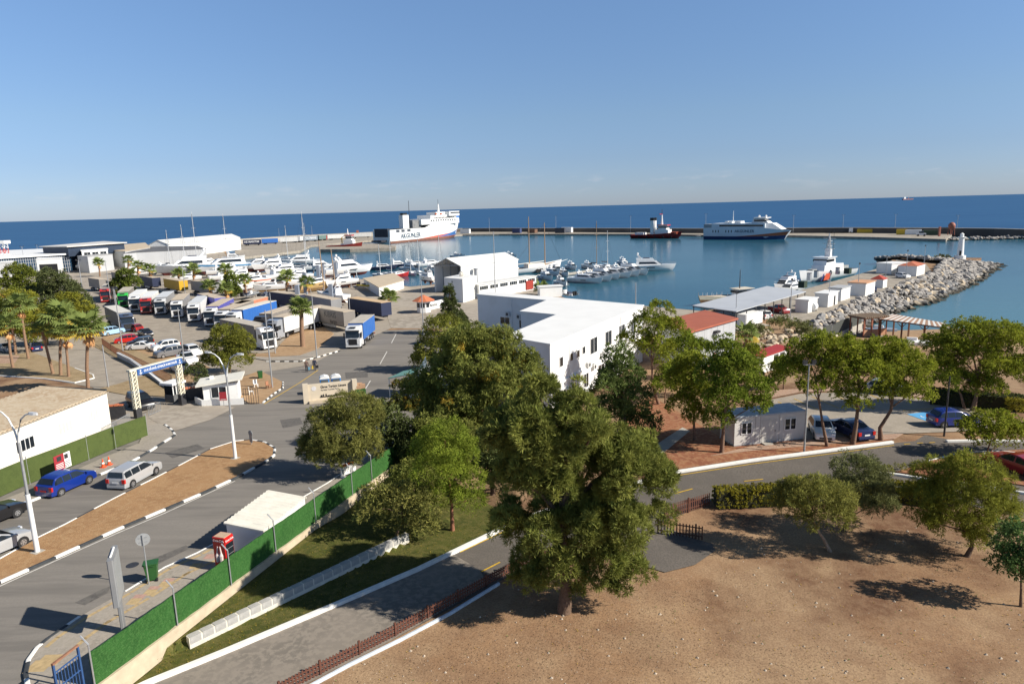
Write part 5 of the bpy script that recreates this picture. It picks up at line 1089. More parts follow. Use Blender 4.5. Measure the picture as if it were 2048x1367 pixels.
hut('storage_cabin', 'white cabin with grey roof, third from the canopy', (1678, 598), 6, 2.8, 2.8, ga, white, M('grey_roof', (.4, .41, .42), .7, .1, 1))
hut('storage_cabin', 'white cabin with salmon roof on the pier', (1722, 588), 7, 4, 3.0, ga, white, tanr)
hut('guard_hut', 'small white hut with red hipped roof on the pier', (1757, 574), 3.4, 3, 2.2, ga, white, redr, roof='hip')
hut('store_building', 'white store with dark door near the pier end', (1782, 545), 7, 5, 3.0, .45, white, white, door=(-.8, 1.6, 2.2))
hut('store_building', 'white store with orange-red roof near the rocks', (1822, 549), 9, 5, 3.0, ga, white, M('roof_orange', (.42, .13, .07), .8, .15, 1), roof='hip')
g = Hz(1625, 622, 2.06); t = thing('water_tank', 'white water tank beside the pier cabins', 'tank', g, ga); B().tube([(-.9, 0, 1.0), (-.7, 0, 1.0), (.7, 0, 1.0), (.9, 0, 1.0)], [.5, .9, .9, .5], 14).build('drum', white, t, 50)
for x in (-.6, .6): B().box(x - .1, x + .1, -.7, .7, 0, .3).build('saddle', steel, t)
# lighthouse
g = Hz(1920, 513, 3.3); lh = thing('lighthouse', 'slim white round lighthouse at the rocky pier tip', 'lighthouse', g); lh.scale = (.82, .82, .9)
B().prism([(2.2 * math.cos(R(a)), 2.2 * math.sin(R(a))) for a in range(0, 360, 30)], -1.5, .5).build('plinth', white, lh)
B().tube([(0, 0, .5), (0, 0, 7.6)], [1.35, 1.0], 18).build('tower', white, lh, 40); B().tube([(0, 0, 7.6), (0, 0, 7.85)], 1.6, 18).build('gallery', white, lh)
B().tube([(0, 0, 7.85), (0, 0, 9.0)], .75, 14).build('lantern', white, lh, 40); B().tube([(0, 0, 9.0), (0, 0, 9.5)], [.85, .1], 14).build('cap', white, lh, 40)
o = B().box(-.4, .4, -1.36, -1.15, .5, 2.4).build('door', black, lh); o.rotation_euler = (0, 0, -.6)
# beach pergola with striped roof
pg0, pg1 = Hz(1762, 668, TZ(70, 118)), Hz(1905, 690, TZ(86, 110)); zt = 4.9
pa, pb, pc, pd_ = Hz(1756, 637, zt), Hz(1905, 657, zt), Hz(1890, 646, zt + .3), Hz(1785, 628, zt + .3)
pcn = (pa + pb) / 2; pgt = thing('beach_pergola', 'long beach pergola with tan and white striped slat roof', 'pergola', (pcn.x, pcn.y, 1.5)); base_z = 1.5
def pl(p): return p - Vector(pgt.location)
slw = M('slat_white', (.76, .74, .69), .7, .06, 2); slr = M('slat_tan', (.42, .25, .16), .7, .12, 2); ns = 26
for k in range(ns):
    a, b_ = pl(pa.lerp(pb, k / ns)), pl(pa.lerp(pb, (k + .94) / ns)); d1, d2 = pl(pd_.lerp(pc, k / ns)), pl(pd_.lerp(pc, (k + .94) / ns)); u = Vector((0, 0, .05))
    B().add([tuple(v) for v in (a, b_, d2, d1, a + u, b_ + u, d2 + u, d1 + u)], [(3, 2, 1, 0), (4, 5, 6, 7), (0, 1, 5, 4), (1, 2, 6, 5), (2, 3, 7, 6), (3, 0, 4, 7)]).build('roof_slat', slw if k % 2 == 0 else slr, pgt)
for k in range(4):
    for s, t0, t1 in ((0, pa, pb), (1, pd_, pc)):
        p = pl(t0.lerp(t1, (k + .15) / 3.3)); gz = TZ(p.x + pcn.x, p.y + pcn.y) - 1.5; B().box(p.x - .1, p.x + .1, p.y - .1, p.y + .1, gz - .2, p.z - .1).build('post', wood, pgt)
        if s == 0:
            for sx_ in (-1, 1): B().tube([(p.x, p.y, p.z - .9), (p.x + sx_ * .8, p.y, p.z - .15)], .06, 5).build('brace', wood, pgt)
for t0, t1 in ((pa, pb), (pd_, pc)): B().tube([pl(t0) - Vector((0, 0, .1)), pl(t1) - Vector((0, 0, .1))], .09, 5).build('beam', wood, pgt)
# beach bar frame and netted wall
g = Hz(1735, 668, 2.0); bb = thing('beach_bar', 'wooden beach bar frame with thatch against the rocks', 'kiosk', g, .3)
for x in (-2.4, -.8, .8, 2.4):
    for y in (-1.5, 1.5): B().box(x - .08, x + .08, y - .08, y + .08, -.3, 3.0).build('post', M('red_brown_wood', (.28, .10, .06), .8, .2, 5), bb)
B().box(-2.7, 2.7, -1.8, 1.8, 3.0, 3.15).build('roof_frame', wood, bb)
for k in range(12): B().box(-2.6 + k * .45, -2.4 + k * .45, -2.0, 2.0, 3.17, 3.35).build('roof_pole', M('thatch', (.30, .22, .15), .95, .3, 6), bb)
B().box(-2.3, 2.3, -1.55, -1.4, 0, 1.1).build('counter', M('bar_boards', (.42, .22, .13), .8, .2, 4), bb)
nw = [Hz(1645, 682, 2.3), Hz(1722, 650, 2.3)]; nt_ = thing('netted_wall', 'dark net screen on a concrete base beside the beach', 'wall', nw[0])
wallbox('base', Vector((0, 0, 0)), nw[1] - nw[0], -.8, .4, .4, conc, nt_); wallbox('net', Vector((0, 0, 0)), nw[1] - nw[0], .4, 2.3, .1, M('dark_net', (.055, .06, .055), .9, .2, 3), nt_)
# small red roofed shed
sr = [Hz(1502, 710, 5.6), Hz(1525, 713, 5.6), Hz(1575, 696, 5.6), Hz(1555, 691, 5.6)]
rs_ = poly_building('garden_shed', 'small white shed with bright red sloping roof', [(p.x, p.y) for p in sr], 3.2, 5.6, white, M('bright_red_sheet', (.36, .035, .03), .6, .08, 1), cat='shed', over=.3, rt=.15)
Ls = (sr[2] - sr[1]).length
for k in (.45, .7): on_wall(rs_, sr[1], sr[2], Ls * k, Ls * (k + .18), .2, 2.1, 'door', darkm)
# prefabricated office container
k0, k1 = G(1468, 893), G(1608, 878); dv = k1 - k0; pr = thing('prefab_office', 'grey-white prefabricated cabin office under the pines', 'cabin', k0, heading(k0, k1)); Lk = dv.length; Wk = 2.4; Hk = 2.55
prm = M('prefab_white', (.62, .60, .56), .7, .07, 1.5)
B().box(0, Lk, 0, Wk, .12, Hk).build('wall', prm, pr); B().box(-.06, Lk + .06, -.06, Wk + .06, Hk + .003, Hk + .14).build('roof', M('prefab_roof', (.42, .46, .5), .5, .15, 2), pr); B().box(-.04, Lk + .04, -.04, Wk + .04, 0, .12).build('base_frame', steel, pr)
for u in (Lk * .29, Lk * .36, Lk * .63): B().box(u - .02, u + .02, -.015, .0, .13, Hk).build('panel_joint', M('joint_grey', (.35, .34, .33), .7, .1, 3), pr)
for u0, u1 in ((Lk * .10, Lk * .23), (Lk * .71, Lk * .86)):
    o = B().box(u0, u1, -.03, .02, 1.1, 2.05).build('window', glass, pr); f = B()
    f.box(u0 - .06, u1 + .06, -.06, 0, 1.04, 1.1); f.box(u0 - .06, u1 + .06, -.06, 0, 2.05, 2.11); f.box(u0 - .06, u0, -.06, 0, 1.1, 2.05); f.box(u1, u1 + .06, -.06, 0, 1.1, 2.05); f.box((u0 + u1) / 2 - .05, (u0 + u1) / 2 + .05, -.06, 0, 1.1, 2.05); f.build('frame', white, o)
o = B().box(Lk * .38, Lk * .60, -.02, .02, .14, 2.2).build('door', M('prefab_door', (.56, .54, .5), .6, .05, 2), pr); B().ball((Lk * .57, -.05, 1.1), .05, 8, 5).build('handle', darkm, o)
B().box(Lk * .38, Lk * .5, -.6, -.05, 0, .14).build('step', conc, pr)
# ------------------------------------------------------------ workshop at far left with sheet roof
rzw = 7.6
q0, q1 = Hz(213, 783, rzw), Hz(-60, 889, rzw); q3 = Hz(82, 776, rzw + .2); q2 = q1 + (q3 - q0)
ws = poly_building('workshop', 'long white rendered workshop with tan sheet roof at left edge', [(p.x, p.y) for p in (q0, q1, q2, q3)], 3.7, 7.5, M('cream_white_render', (.78, .74, .65), .85, .06, .8), M('tan_deck', (.42, .35, .26), .85, .08, .6), over=.15, rt=.05)
n_ = (q1 - q0); lw = Vector(ws.location)
corrug(B(), q0 - lw + Vector((0, 0, .06)), q1 - lw + Vector((0, 0, .06)), q2 - lw + Vector((0, 0, .25)), q3 - lw + Vector((0, 0, .25)), 34, .06).build('roof_sheet', ground_mat('tan_roof_sheet', [(.46, .37, .26), (.40, .30, .20), (.50, .42, .31)], [.3, 2], .8, .1), ws)
Lw = n_.length
for u, w in ((.11, .085), (.33, .105), (.62, .12), (.86, .1)):
    on_wall(ws, q1, q0, Lw * (1 - u - w), Lw * (1 - u), 1.6, 2.6, 'window', glass if u > .5 else M('louvre_white', (.6, .58, .52), .6, .15, 8), frame=white, panes=4)
B().tube([q3 - lw + Vector((0, 0, .2)), q0 - lw + Vector((0, 0, .2))], .12, 5).build('ridge_cap', kerbb, ws)
yb = [Hz(160, 772, 6.2), Hz(80, 772, 6.2), Hz(-60, 790, 6.2), Hz(0, 800, 6.2)]
# fabric fence in front of it
ff = [G(-60, 1022), G(60, 968), G(178, 920), G(232, 897), G(296, 872)]; fg = thing('fabric_fence', 'faded green fabric fence in front of the white workshop', 'fence', ff[2])
for a, b_ in zip(ff, ff[1:]): wall_run('fabric_panel', [a - fg.location, b_ - fg.location], .06, lambda p: p.z + .1, lambda p: p.z + 2.1, turf_old, fg)
for p in ff: B().tube([p - fg.location, p - fg.location + Vector((0, 0, 2.3))], .04, 6).build('post', steel, fg)
def board(label, px, w, h, mat, rz, z=.8, lines_=4):
    p = G(*px); t = thing('notice_board', label, 'sign', p + Vector((.12, -.12, z)), rz); B().box(-w / 2, w / 2, -.02, .02, 0, h).build('panel', mat, t)
    for k in range(lines_): B().box(-w * .38, w * .38, -.026, -.021, h * .08 + k * .13, h * .08 + k * .13 + .05).build('text_line', white if mat is redb else darkm, t)
    B().box(-w * .22, w * .22, -.026, -.021, h * .6, h * .9).build('pictogram', darkm, t)
redb = M('notice_board_red', (.34, .03, .04), .6, .08, 3); fh = heading(ff[1], ff[2])
board('red warning board hung on the fabric fence', (123, 957), .95, 1.25, redb, fh); board('white pictogram board next to the red one', (137, 951), .8, 1.25, white, fh)
# metal railing by the gate
def railing(label, pts, h, mat, sp=.25, name='railing', cat='railing'):
    ps = resample([G(*p) for p in pts], sp); c = ps[len(ps) // 2]; t = thing(name, label, cat, c)
    me = B().box(-.02, .02, -.02, .02, .05, h).mesh('bar', mat)
    for p in ps: o = obj('bar', me, t); o.location = p - c
    for z in (.12, h - .04): wall_run('rail', [p - c for p in (ps if len(ps) < 12 else ps[::4] + [ps[-1]])], .05, lambda p: p.z + z, lambda p: p.z + z + .05, mat, t)
    return t
railing('grey metal railing behind the fabric fence', [(206, 882), (262, 850)], 1.3, steel); railing('black barred gate leaf beside the guard hut', [(489, 808), (518, 808)], 1.9, darkm, .3, 'bar_gate', 'gate')
railing('brown barred fence above the low wall of the car lot', [(205, 690), (236, 712)], 1.3, wood, .35); railing('brown barred fence beside the gate booth', [(236, 712), (300, 745), (345, 770)], 1.4, wood, .35)
lwp = [G(*p) for p in ((237, 716), (262, 728), (300, 752), (335, 778))]; lw2 = thing('low_wall', 'low grey wall with white cap beside the side road', 'wall', lwp[1]); wall_run('wall', rel(lwp, lw2), .3, -.3, .8, M('grey_render', (.42, .41, .40), .9, .1, 2), lw2); wall_run('cap', rel(lwp, lw2), .4, .8, .88, white, lw2)
railing('temporary steel barrier beside the gate arch', [(298, 832), (322, 822)], 1.1, steel, .3, 'crowd_barrier', 'barrier')
# ------------------------------------------------------------ gate arch
ga0, ga1 = G(277, 836), G(366, 810); cream = M('cream_steel', (.70, .66, .52), .6, .08, 4)
gt = thing('gate_arch', 'cream lattice gate arch carrying a blue name beam', 'gate', ga0, heading(ga0, ga1)); Lg = (ga1 - ga0).length
rr = ray(262, 742); kk = ga0.y / rr[1]; Hg = CAMZ + rr[2] * kk - ga0.z; dz1 = ga1.z - ga0.z
for x in (0, Lg):
    z0 = dz1 if x else 0; s = .29
    for dx in (-s, s):
        for dy in (-.18, .18): B().box(x + dx - .05, x + dx + .05, dy - .05, dy + .05, 1.1, Hg).build('chord', cream, gt)
    B().box(x - s - .06, x + s + .06, -.24, .24, z0 - .2, 1.1).build('base', darkm, gt)
    nb = 9
    for k in range(nb):
        za, zb_ = lerp(1.1, Hg, k / nb), lerp(1.1, Hg, (k + 1) / nb)
        for dy in (-.2, .2):
            B().tube([(x - s, dy, za), (x + s, dy, zb_)], .045, 4).build('lattice', cream, gt); B().tube([(x + s, dy, za), (x - s, dy, zb_)], .045, 4).build('lattice', cream, gt)
B().box(-.5, Lg + .5, -.25, .25, Hg, Hg + .22).build('top_beam', cream, gt)
B().box(.35, Lg + .35, -.34, -.27, Hg - .55, Hg + .12).build('name_board', M('gate_blue', (.03, .10, .30), .5, .08, 2), gt)
text('G.K.K.LI\u011eI SAH\u0130L G\u00dcVENL\u0130K KOMUTANLI\u011eI', .36, white, gt, (Lg * .56, -.345, Hg - .21), (R(90), 0, 0), sx=Lg / 9.6, bold=.006)
for x in (.75, Lg - .02):
    e = B(); e.box(x - .03, x + .03, -.352, -.342, Hg - .45, Hg); e.box(x - .12, x + .12, -.352, -.342, Hg - .1, Hg - .05)
    for k in range(6): a, b2 = math.pi + k * math.pi / 6, math.pi + (k + 1) * math.pi / 6; e.tube([(x + .17 * math.cos(a), -.347, Hg - .28 + .17 * math.sin(a)), (x + .17 * math.cos(b2), -.347, Hg - .28 + .17 * math.sin(b2))], .03, 4)
    e.build('anchor_emblem', white, gt)
# guard booth under the arch
g = G(350, 802); gb2 = thing('guard_booth', 'small glazed guard booth under the gate arch', 'booth', g, heading(ga0, ga1)); B().box(-.75, .75, -.7, .7, 0, 1.0).build('lower_wall', M('grey_panel2', (.12, .125, .13), .6, .1, 3), gb2); B().box(-.72, .72, -.67, .67, 1.0, 2.2).build('glazing', glass, gb2)
for x in (-.72, -.25, .25, .72): B().box(x - .06, x + .06, -.72, -.66, 1.0, 2.2).build('mullion', white, gb2)
B().box(-1.05, 1.05, -1.0, 1.0, 2.2, 2.45).build('roof', white, gb2)
for lb, px, rz in (('dark wall stub left of the gate arch', (228, 838), .2), ('dark wall stub between booth and guard hut', (385, 800), .5)):
    t = thing('gate_pier', lb, 'wall', G(*px), rz); B().box(-1.2, 1.2, -.2, .2, -.2, 1.5).build('wall', darkm, t)
    for k in range(5): B().box(-1.2 + k * .48, -.8 + k * .48, -.26, .26, 1.5, 1.62 + .05 * (k % 2)).build('coping_tile', orange_tile, t)
# guard hut
hp = G(447, 800); hh = thing('guard_hut', 'white guard hut with sloping slab roof at the port gate', 'hut', hp, .28)
B().box(-1.9, 1.9, -1.5, 1.5, -.2, 2.35).build('wall', white, hh)
B().add([(-2.6, -2.0, 2.3), (2.5, -2.0, 2.75), (2.5, 2.0, 2.75), (-2.6, 2.0, 2.3), (-2.6, -2.0, 2.5), (2.5, -2.0, 2.95), (2.5, 2.0, 2.95), (-2.6, 2.0, 2.5)], [(3, 2, 1, 0), (4, 5, 6, 7), (0, 1, 5, 4), (1, 2, 6, 5), (2, 3, 7, 6), (3, 0, 4, 7)]).build('roof', M('roof_cream', (.72, .70, .62), .7, .06, 1), hh)
o = B().box(-1.0, .6, -1.54, -1.5, .8, 2.0).build('window', glass, hh); f = B(); f.box(-1.06, .66, -1.58, -1.52, .72, .8); f.box(-.24, -.16, -1.58, -1.52, .8, 2.0); f.box(-1.06, -1.0, -1.58, -1.52, .8, 2.0); f.box(.6, .66, -1.58, -1.52, .8, 2.0); f.build('frame', white, o)
B().box(-1.3, -.9, .3, .7, 2.3, 3.0).build('chimney', white, hh)
lp = [G(392, 806), G(405, 812), G(488, 808)]; lw3 = thing('low_wall', 'low whitewashed wall in front of the guard hut', 'wall', lp[1]); wall_run('wall', rel(lp, lw3), .2, -.2, .75, white, lw3)
t = thing('notice_board', 'dark red notice beside the guard hut window', 'sign', G(448, 812) + Vector((0, 0, .1)), .1); B().box(-.4, .4, -.02, .02, .6, 1.6).build('panel', redb, t); B().box(-.3, .3, -.026, -.021, .7, .75).build('text_line', white, t); B().box(-.03, .03, 0, .05, -.1, .6).build('post', steel, t)
bin_('green wheelie bin on the sandy corner behind the guard hut', G(521, 757), .5, gb)
def chair(label, px, rz, mat):
    t = thing('garden_chair', label, 'chair', G(*px) + Vector((0, 0, .1)), rz); B().box(-.25, .25, -.25, .25, .4, .44).build('seat', mat, t); B().box(-.25, .25, .22, .27, .44, .95).build('backrest', mat, t)
    for x in (-.22, .22):
        for y in (-.22, .22): B().box(x - .03, x + .03, y - .03, y + .03, 0, .4).build('leg', mat, t)
chair('white plastic chair behind the bar gate', (512, 775), .6, white); chair('white plastic chair at the guard hut corner', (503, 790), 2.0, white); chair('brown wooden seat by the light mast', (538, 778), 1.2, M('seat_wood', (.34, .16, .09), .8, .2, 6))
# ------------------------------------------------------------ port name wall, toilets, skip
s0, s1 = G(608, 808), G(716, 797); sw = thing('name_wall', 'beige name wall of the tourism port with dark lettering', 'sign', s0, heading(s0, s1)); Lsw = (s1 - s0).length; bei = M('beige_render', (.60, .52, .40), .85, .07, 1.5); bei2 = M('beige_dark', (.50, .42, .31), .85, .08, 1.5)
rr = ray(607, 771); kk = s0.y / rr[1]; Hs = CAMZ + rr[2] * kk - s0.z
B().box(.55, Lsw - .5, .12, .42, .3, Hs).build('panel', bei, sw); B().box(0, .6, 0, .6, -.3, Hs + .1).build('pillar', bei, sw); B().box(Lsw - .55, Lsw, -.25, .6, -.3, Hs + .1).build('pillar', bei, sw); B().box(.603, Lsw - .553, -.35, .5, -.3, .3).build('plinth', bei2, sw)
text('Girne Turizm Liman\u0131', .42, black, sw, (Lsw * .56, .11, Hs - .42), (R(90), 0, 0), sx=Lsw / 7.4, bold=.008); text('Kyrenia Tourism Port', .27, M('grey_letters', (.16, .15, .14), .7, .1, 3), sw, (Lsw * .49, .11, Hs - .77), (R(90), 0, 0), sx=Lsw / 7.4, bold=.002)
sk = B(); rg = random.Random(4); x = Lsw * .30
while x < Lsw * .83:
    w = rg.uniform(.08, .2); sk.box(x, x + w + .03, .09, .118, .55, .55 + rg.choice((.1, .14, .2, .3, .38))); x += w
sk.build('skyline_silhouette', black, sw); t5 = B(); t5.tube([(Lsw * .2, .118, Hs - .5), (Lsw * .2, .1, Hs - .5)], .28, 14); t5.build('round_logo', M('logo_pale', (.62, .60, .60), .7, .08, 3), sw)
for i, (x, y) in enumerate(((651, 793), (674, 791))):
    p = G(x, y - 4); t = thing('portable_toilet', ['blue and grey portable toilet, left of the two', 'blue and grey portable toilet, right of the two'][i], 'toilet', p, heading(s0, s1), 'portable toilets'); blu = M('toilet_blue', (.05, .22, .55), .5, .06, 2)
    B().box(-.55, .55, -.55, .55, 0, 2.1, .04).build('cabin', blu, t); B().box(-.42, .42, -.58, -.55, .1, 2.0).build('door', M('toilet_grey', (.10, .11, .11), .5, .08, 3), t); B().box(-.1, .08, -.595, -.58, 1.45, 1.65).build('sticker', white, t)
    B().loft([[(-.6, y_, 2.1), (-.45, y_, 2.32), (0, y_, 2.45), (.45, y_, 2.32), (.6, y_, 2.1)] for y_ in (-.6, .6)], True).build('roof', white, t)
p = G(712, 800) + Vector((.4, .8, 0)); t = thing('skip', 'green rubbish container loaded with brown boxes behind the name wall', 'skip', p, .3); B().box(-.6, .6, -.6, .6, .1, 1.2).build('tub', gb, t)
for k, (x, y) in enumerate(((-.2, 0), (.3, .1), (0, .3))): B().box(x - .3, x + .3, y - .25, y + .25, 1.2 + .02 * k, 1.6 + .1 * k).build('box_load', M('cardboard', (.42, .26, .16), .85, .12, 3), t)
# kiosk with green awning
kp = G(838, 790); kt = thing('kiosk', 'white kiosk with pale green awning roof at the road edge', 'kiosk', kp, -.35)
B().box(-.5, 4.0, -1.6, 1.6, -.3, 2.9).build('wall', white, kt)
B().add([(-3.0, -1.9, 2.3), (.4, -1.9, 3.1), (.4, 1.9, 3.1), (-3.0, 1.9, 2.3), (-3.0, -1.9, 2.38), (.4, -1.9, 3.18), (.4, 1.9, 3.18), (-3.0, 1.9, 2.38)], [(3, 2, 1, 0), (4, 5, 6, 7), (0, 1, 5, 4), (1, 2, 6, 5), (2, 3, 7, 6), (3, 0, 4, 7)]).build('awning', M('awning_green', (.16, .34, .29), .7, .08, 1.5), kt)
B().add([(.4, -1.8, 3.0), (4.2, -1.8, 2.6), (4.2, 1.8, 2.6), (.4, 1.8, 3.0), (.4, -1.8, 3.25), (4.2, -1.8, 2.85), (4.2, 1.8, 2.85), (.4, 1.8, 3.25)], [(3, 2, 1, 0), (4, 5, 6, 7), (0, 1, 5, 4), (1, 2, 6, 5), (2, 3, 7, 6), (3, 0, 4, 7)]).build('roof', M('grey_cover', (.48, .52, .50), .7, .08, 1.5), kt)
for y in (-1.8, 1.8): B().tube([(-2.9, y, -.2), (-2.9, y, 2.35)], .05, 6).build('post', white, kt)
B().add([(-.2, 1.0, 3.2), (.8, 1.0, 3.2), (.6, 1.1, 4.6)], [(0, 1, 2)]).build('pennant', white, kt)
p = G(842, 862); t = thing('white_tent', 'white sheeted stall glimpsed through the roadside trees', 'tent', G(745, 880), .5); B().prism([(-1.2, -1), (1.2, -1), (1.2, 1), (-1.2, 1)], 0, 2.1).build('side', white, t); B().add([(-1.3, -1.1, 2.1), (1.3, -1.1, 2.1), (1.3, 1.1, 2.1), (-1.3, 1.1, 2.1), (0, 0, 3.0)], [(0, 1, 4), (1, 2, 4), (2, 3, 4), (3, 0, 4)]).build('roof', white, t)
# cones
def cone(label, px):
    t = thing('traffic_cone', label, 'traffic cone', G(*px, .12) + Vector((0, 0, .12)), 0, 'traffic cones'); orn = M('cone_orange', (.75, .10, .03), .5, .06, 4)
    B().box(-.2, .2, -.2, .2, 0, .05).build('base', orn, t); B().tube([(0, 0, .05), (0, 0, .75)], [.16, .03], 12).build('body', orn, t, 50); B().tube([(0, 0, .32), (0, 0, .5)], [.115, .075], 12).build('white_band', white, t, 50)
cone('orange traffic cone on the kerb, nearer the blue car', (207, 934)); cone('orange traffic cone on the kerb, farther from the blue car', (219, 929))
# whiteboards and bits by the fence
t = thing('crowd_barrier', 'white and red plastic barrier leaning at the willow trunk', 'barrier', G(698, 952, .1) + Vector((0, 0, .1)), .9); B().box(-.7, .7, -.05, .05, .25, .95).build('panel', white, t); B().box(-.5, .5, -.06, .06, .96, 1.1).build('red_cap', M('cone_orange', (.75, .10, .03), .5, .06, 4), t)
for x in (-.55, .55): B().box(x - .05, x + .05, -.25, .25, 0, .25).build('foot', white, t)
# ------------------------------------------------------------ port buildings far left
def slab(name, label, pxs, z0, z1, wm, rm, **k): return poly_building(name, label, [tuple(Hz(x, y, z1)[:2]) for x, y in pxs], z0, z1, wm, rm, **k)
tg = M('terminal_glass', (.02, .05, .09), .1, .3, .3, 0, 0, .6)
tt = slab('port_terminal', 'glass fronted port terminal with flat white roof', [(-80, 522), (140, 509), (190, 500), (80, 500), (-80, 507)], 2.1, 9.5, tg, white, over=1.0, rt=.7)
p0_, p1_ = Hz(-80, 522, 9.5), Hz(140, 509, 9.5); Lt = (p1_ - p0_).length
for k in range(46): on_wall(tt, p0_, p1_, Lt * k / 46, Lt * k / 46 + .2, 0, 7.2, 'mullion', steel, proud=.12)
for z in (1.6, 3.2, 4.8, 6.2): on_wall(tt, p0_, p1_, .2, Lt - .3, z, z + .15, 'transom', steel, proud=.09)
slab('roof_pavilion', 'dark upper pavilion with white mono-pitch roof on the terminal', [(85, 494), (135, 494), (248, 486), (205, 484)], 9, 13.0, M('navy_panel', (.03, .045, .075), .5, .1, .5), M('pale_roof', (.62, .6, .56), .6, .06, .3), over=1.2, rt=.4)
pt = slab('entrance_portal', 'white square portal in front of the glass terminal', [(72, 519), (120, 517), (124, 515), (76, 516)], 2.1, 9.0, white, white, over=.1, rt=.3)
e0, e1 = Hz(72, 519, 9.0), Hz(120, 517, 9.0); Le = (e1 - e0).length; on_wall(pt, e0, e1, Le * .1, Le * .85, 0, 4.8, 'opening', black, proud=.08)
g1 = M('grey_block', (.44, .45, .46), .8, .06, .3)
slab('port_hall', 'plain pale grey block with shaded left side by the terminal', [(155, 513), (175, 514), (225, 509), (205, 508)], 2.1, 9.0, g1, M('grey_roof2', (.38, .38, .38), .8, .1, .3), over=.1, rt=.3)
wo = slab('port_offices', 'white upper office strip with three windows behind the grey block', [(163, 502), (215, 499), (212, 494), (160, 496)], 2.1, 11.0, white, white, over=.3, rt=.3)
w0, w1 = Hz(163, 502, 11.0), Hz(215, 499, 11.0); Lo = (w1 - w0).length
for k in range(3): on_wall(wo, w0, w1, Lo * (.08 + k * .31), Lo * (.32 + k * .31), 6.6, 8.2, 'window', glass, frame=white)
slab('long_hall', 'long pale grey hall with flat roof beside the white warehouse', [(247, 508), (272, 505), (412, 498), (395, 492), (300, 494)], 2.1, 9.0, g1, M('dark_flat_roof', (.12, .12, .125), .8, .2, .2), over=.1, rt=.2)
slab('wing_building', 'low tan roofed wing left of the white warehouse', [(205, 500), (250, 503), (300, 495), (290, 486), (215, 492)], 2.1, 9.6, g1, M('tan_sheet', (.52, .43, .31), .8, .1, .6), over=.2, rt=.3)
gable_hall('warehouse', 'big white gabled warehouse at the breakwater root', Hz(297, 490, 10), Hz(337, 489, 10), Hz(480, 475, 10), 2.1, 10, 12.5, M('wh_white', (.76, .76, .74), .7, .05, .3), M('wh_roof', (.6, .6, .58), .7, .06, .3))
hut('villa', 'house corner with red tiled roof at the left edge', (-8, 620), 7, 6, 3.4, .3, white, orange_tile, z=2.5, roof='hip')
slab('white_block', 'white building at the left edge behind the round pine', [(-60, 528), (28, 525), (22, 518), (-60, 520)], 2.1, 8, white, white, over=.1, rt=.3)
g = Hz(16, 545, 2.1); rt_ = thing('radio_mast', 'red and white lattice mast with platform at the left edge', 'mast', g); rr = ray(16, 487); kk = g.y / rr[1]; Hm = CAMZ + rr[2] * kk - 2.1; redw = M('mast_red', (.5, .06, .05), .6, .1, 2)
for k in range(6):
    za, zb_ = Hm * k / 6, Hm * (k + 1) / 6; mt = white if k % 2 else redw
    for x in (-1.1, 1.1):
        for y in (-1.1, 1.1): B().tube([(x, y, za), (x, y, zb_)], .14, 5).build('leg', mt, rt_)
    for y in (-1.1, 1.1): B().tube([(-1.1, y, za), (1.1, y, zb_)], .1, 4).build('brace', mt, rt_); B().tube([(1.1, y, za), (-1.1, y, zb_)], .1, 4).build('brace', mt, rt_)
B().box(-2, 2, -2, 2, Hm, Hm + 1.4).build('platform', white, rt_)
for i, (x, y0, y1) in enumerate(((52, 545, 493), (78, 520, 490), (35, 560, 528), (140, 560, 515), (165, 580, 520))):
    flood_pole('port yard lamp mast ' + ['left of the terminal pavilion', 'behind the terminal roof edge', 'in front of the round pine', 'right of the white portal', 'beside the pale grey block'][i], None, (x, y1), 2, at=Hz(x, y0, 2.1), r=.16, w=1.8)
# breakwater clutter
for i, (lb, px, w, h, d, m, rz) in enumerate((('white container right of the ferry bow', (931, 467), 10, 4.2, 3, white, 0), ('dark blue covered lorry on the breakwater', (1034, 466), 9, 4.2, 3, M('tarp_navy', (.04, .06, .15), .7, .1, 1), -.2), ('brown covered load on the breakwater', (1065, 466), 9, 3.5, 4, M('tarp_brown', (.16, .09, .06), .8, .2, .5), -.3),
        ('dark tarpaulin shed on the breakwater', (1121, 466), 9, 4.5, 4, M('tarp_dark', (.05, .055, .07), .8, .2, .5), 0), ('white cabin behind the dark tarpaulin shed', (1134, 465), 11, 4.6, 3, white, -.2), ('long yellow and black lattice boom on the breakwater', (1750, 466), 22, 2.6, 1.5, M('boom_yellow', (.5, .34, .03), .6, .15, .5), -.15),
        ('yellow site cabin on the breakwater', (1803, 469), 6, 3.2, 3, M('cabin_yellow', (.62, .42, .04), .6, .1, .5), 0), ('white site cabin beside the yellow one', (1826, 469), 9, 3.0, 3, white, -.1), ('dark green container by the orange silo', (1863, 470), 9, 2.8, 3, M('cont_green', (.06, .09, .05), .7, .15, .5), -.2))):
    t = thing('cargo_unit', lb, 'container', Hz(px[0], px[1], 1.4), rz - .45); B().box(-w / 2, w / 2, -d / 2, d / 2, .2, h).build('body', m, t); B().box(-w / 2 + .1, w / 2 - .1, -d / 2 + .1, d / 2 - .1, h, h + .15).build('roof', m, t); B().box(-w / 2 + .3, w / 2 - .3, -d / 2 + .2, d / 2 - .2, 0, .2).build('skid', darkm, t)
g = Hz(1902, 470, 1.4); t = thing('cement_silo', 'orange cement silo on legs at the breakwater end', 'silo', g); orn = M('silo_orange', (.34, .12, .08), .6, .12, .5)
B().ball((0, 0, 5.6), 2.0, 14, 8, 1.1).build('vessel', orn, t, 60); B().tube([(0, 0, 2.0), (0, 0, 4)], [.4, 1.2], 12).build('hopper', orn, t)
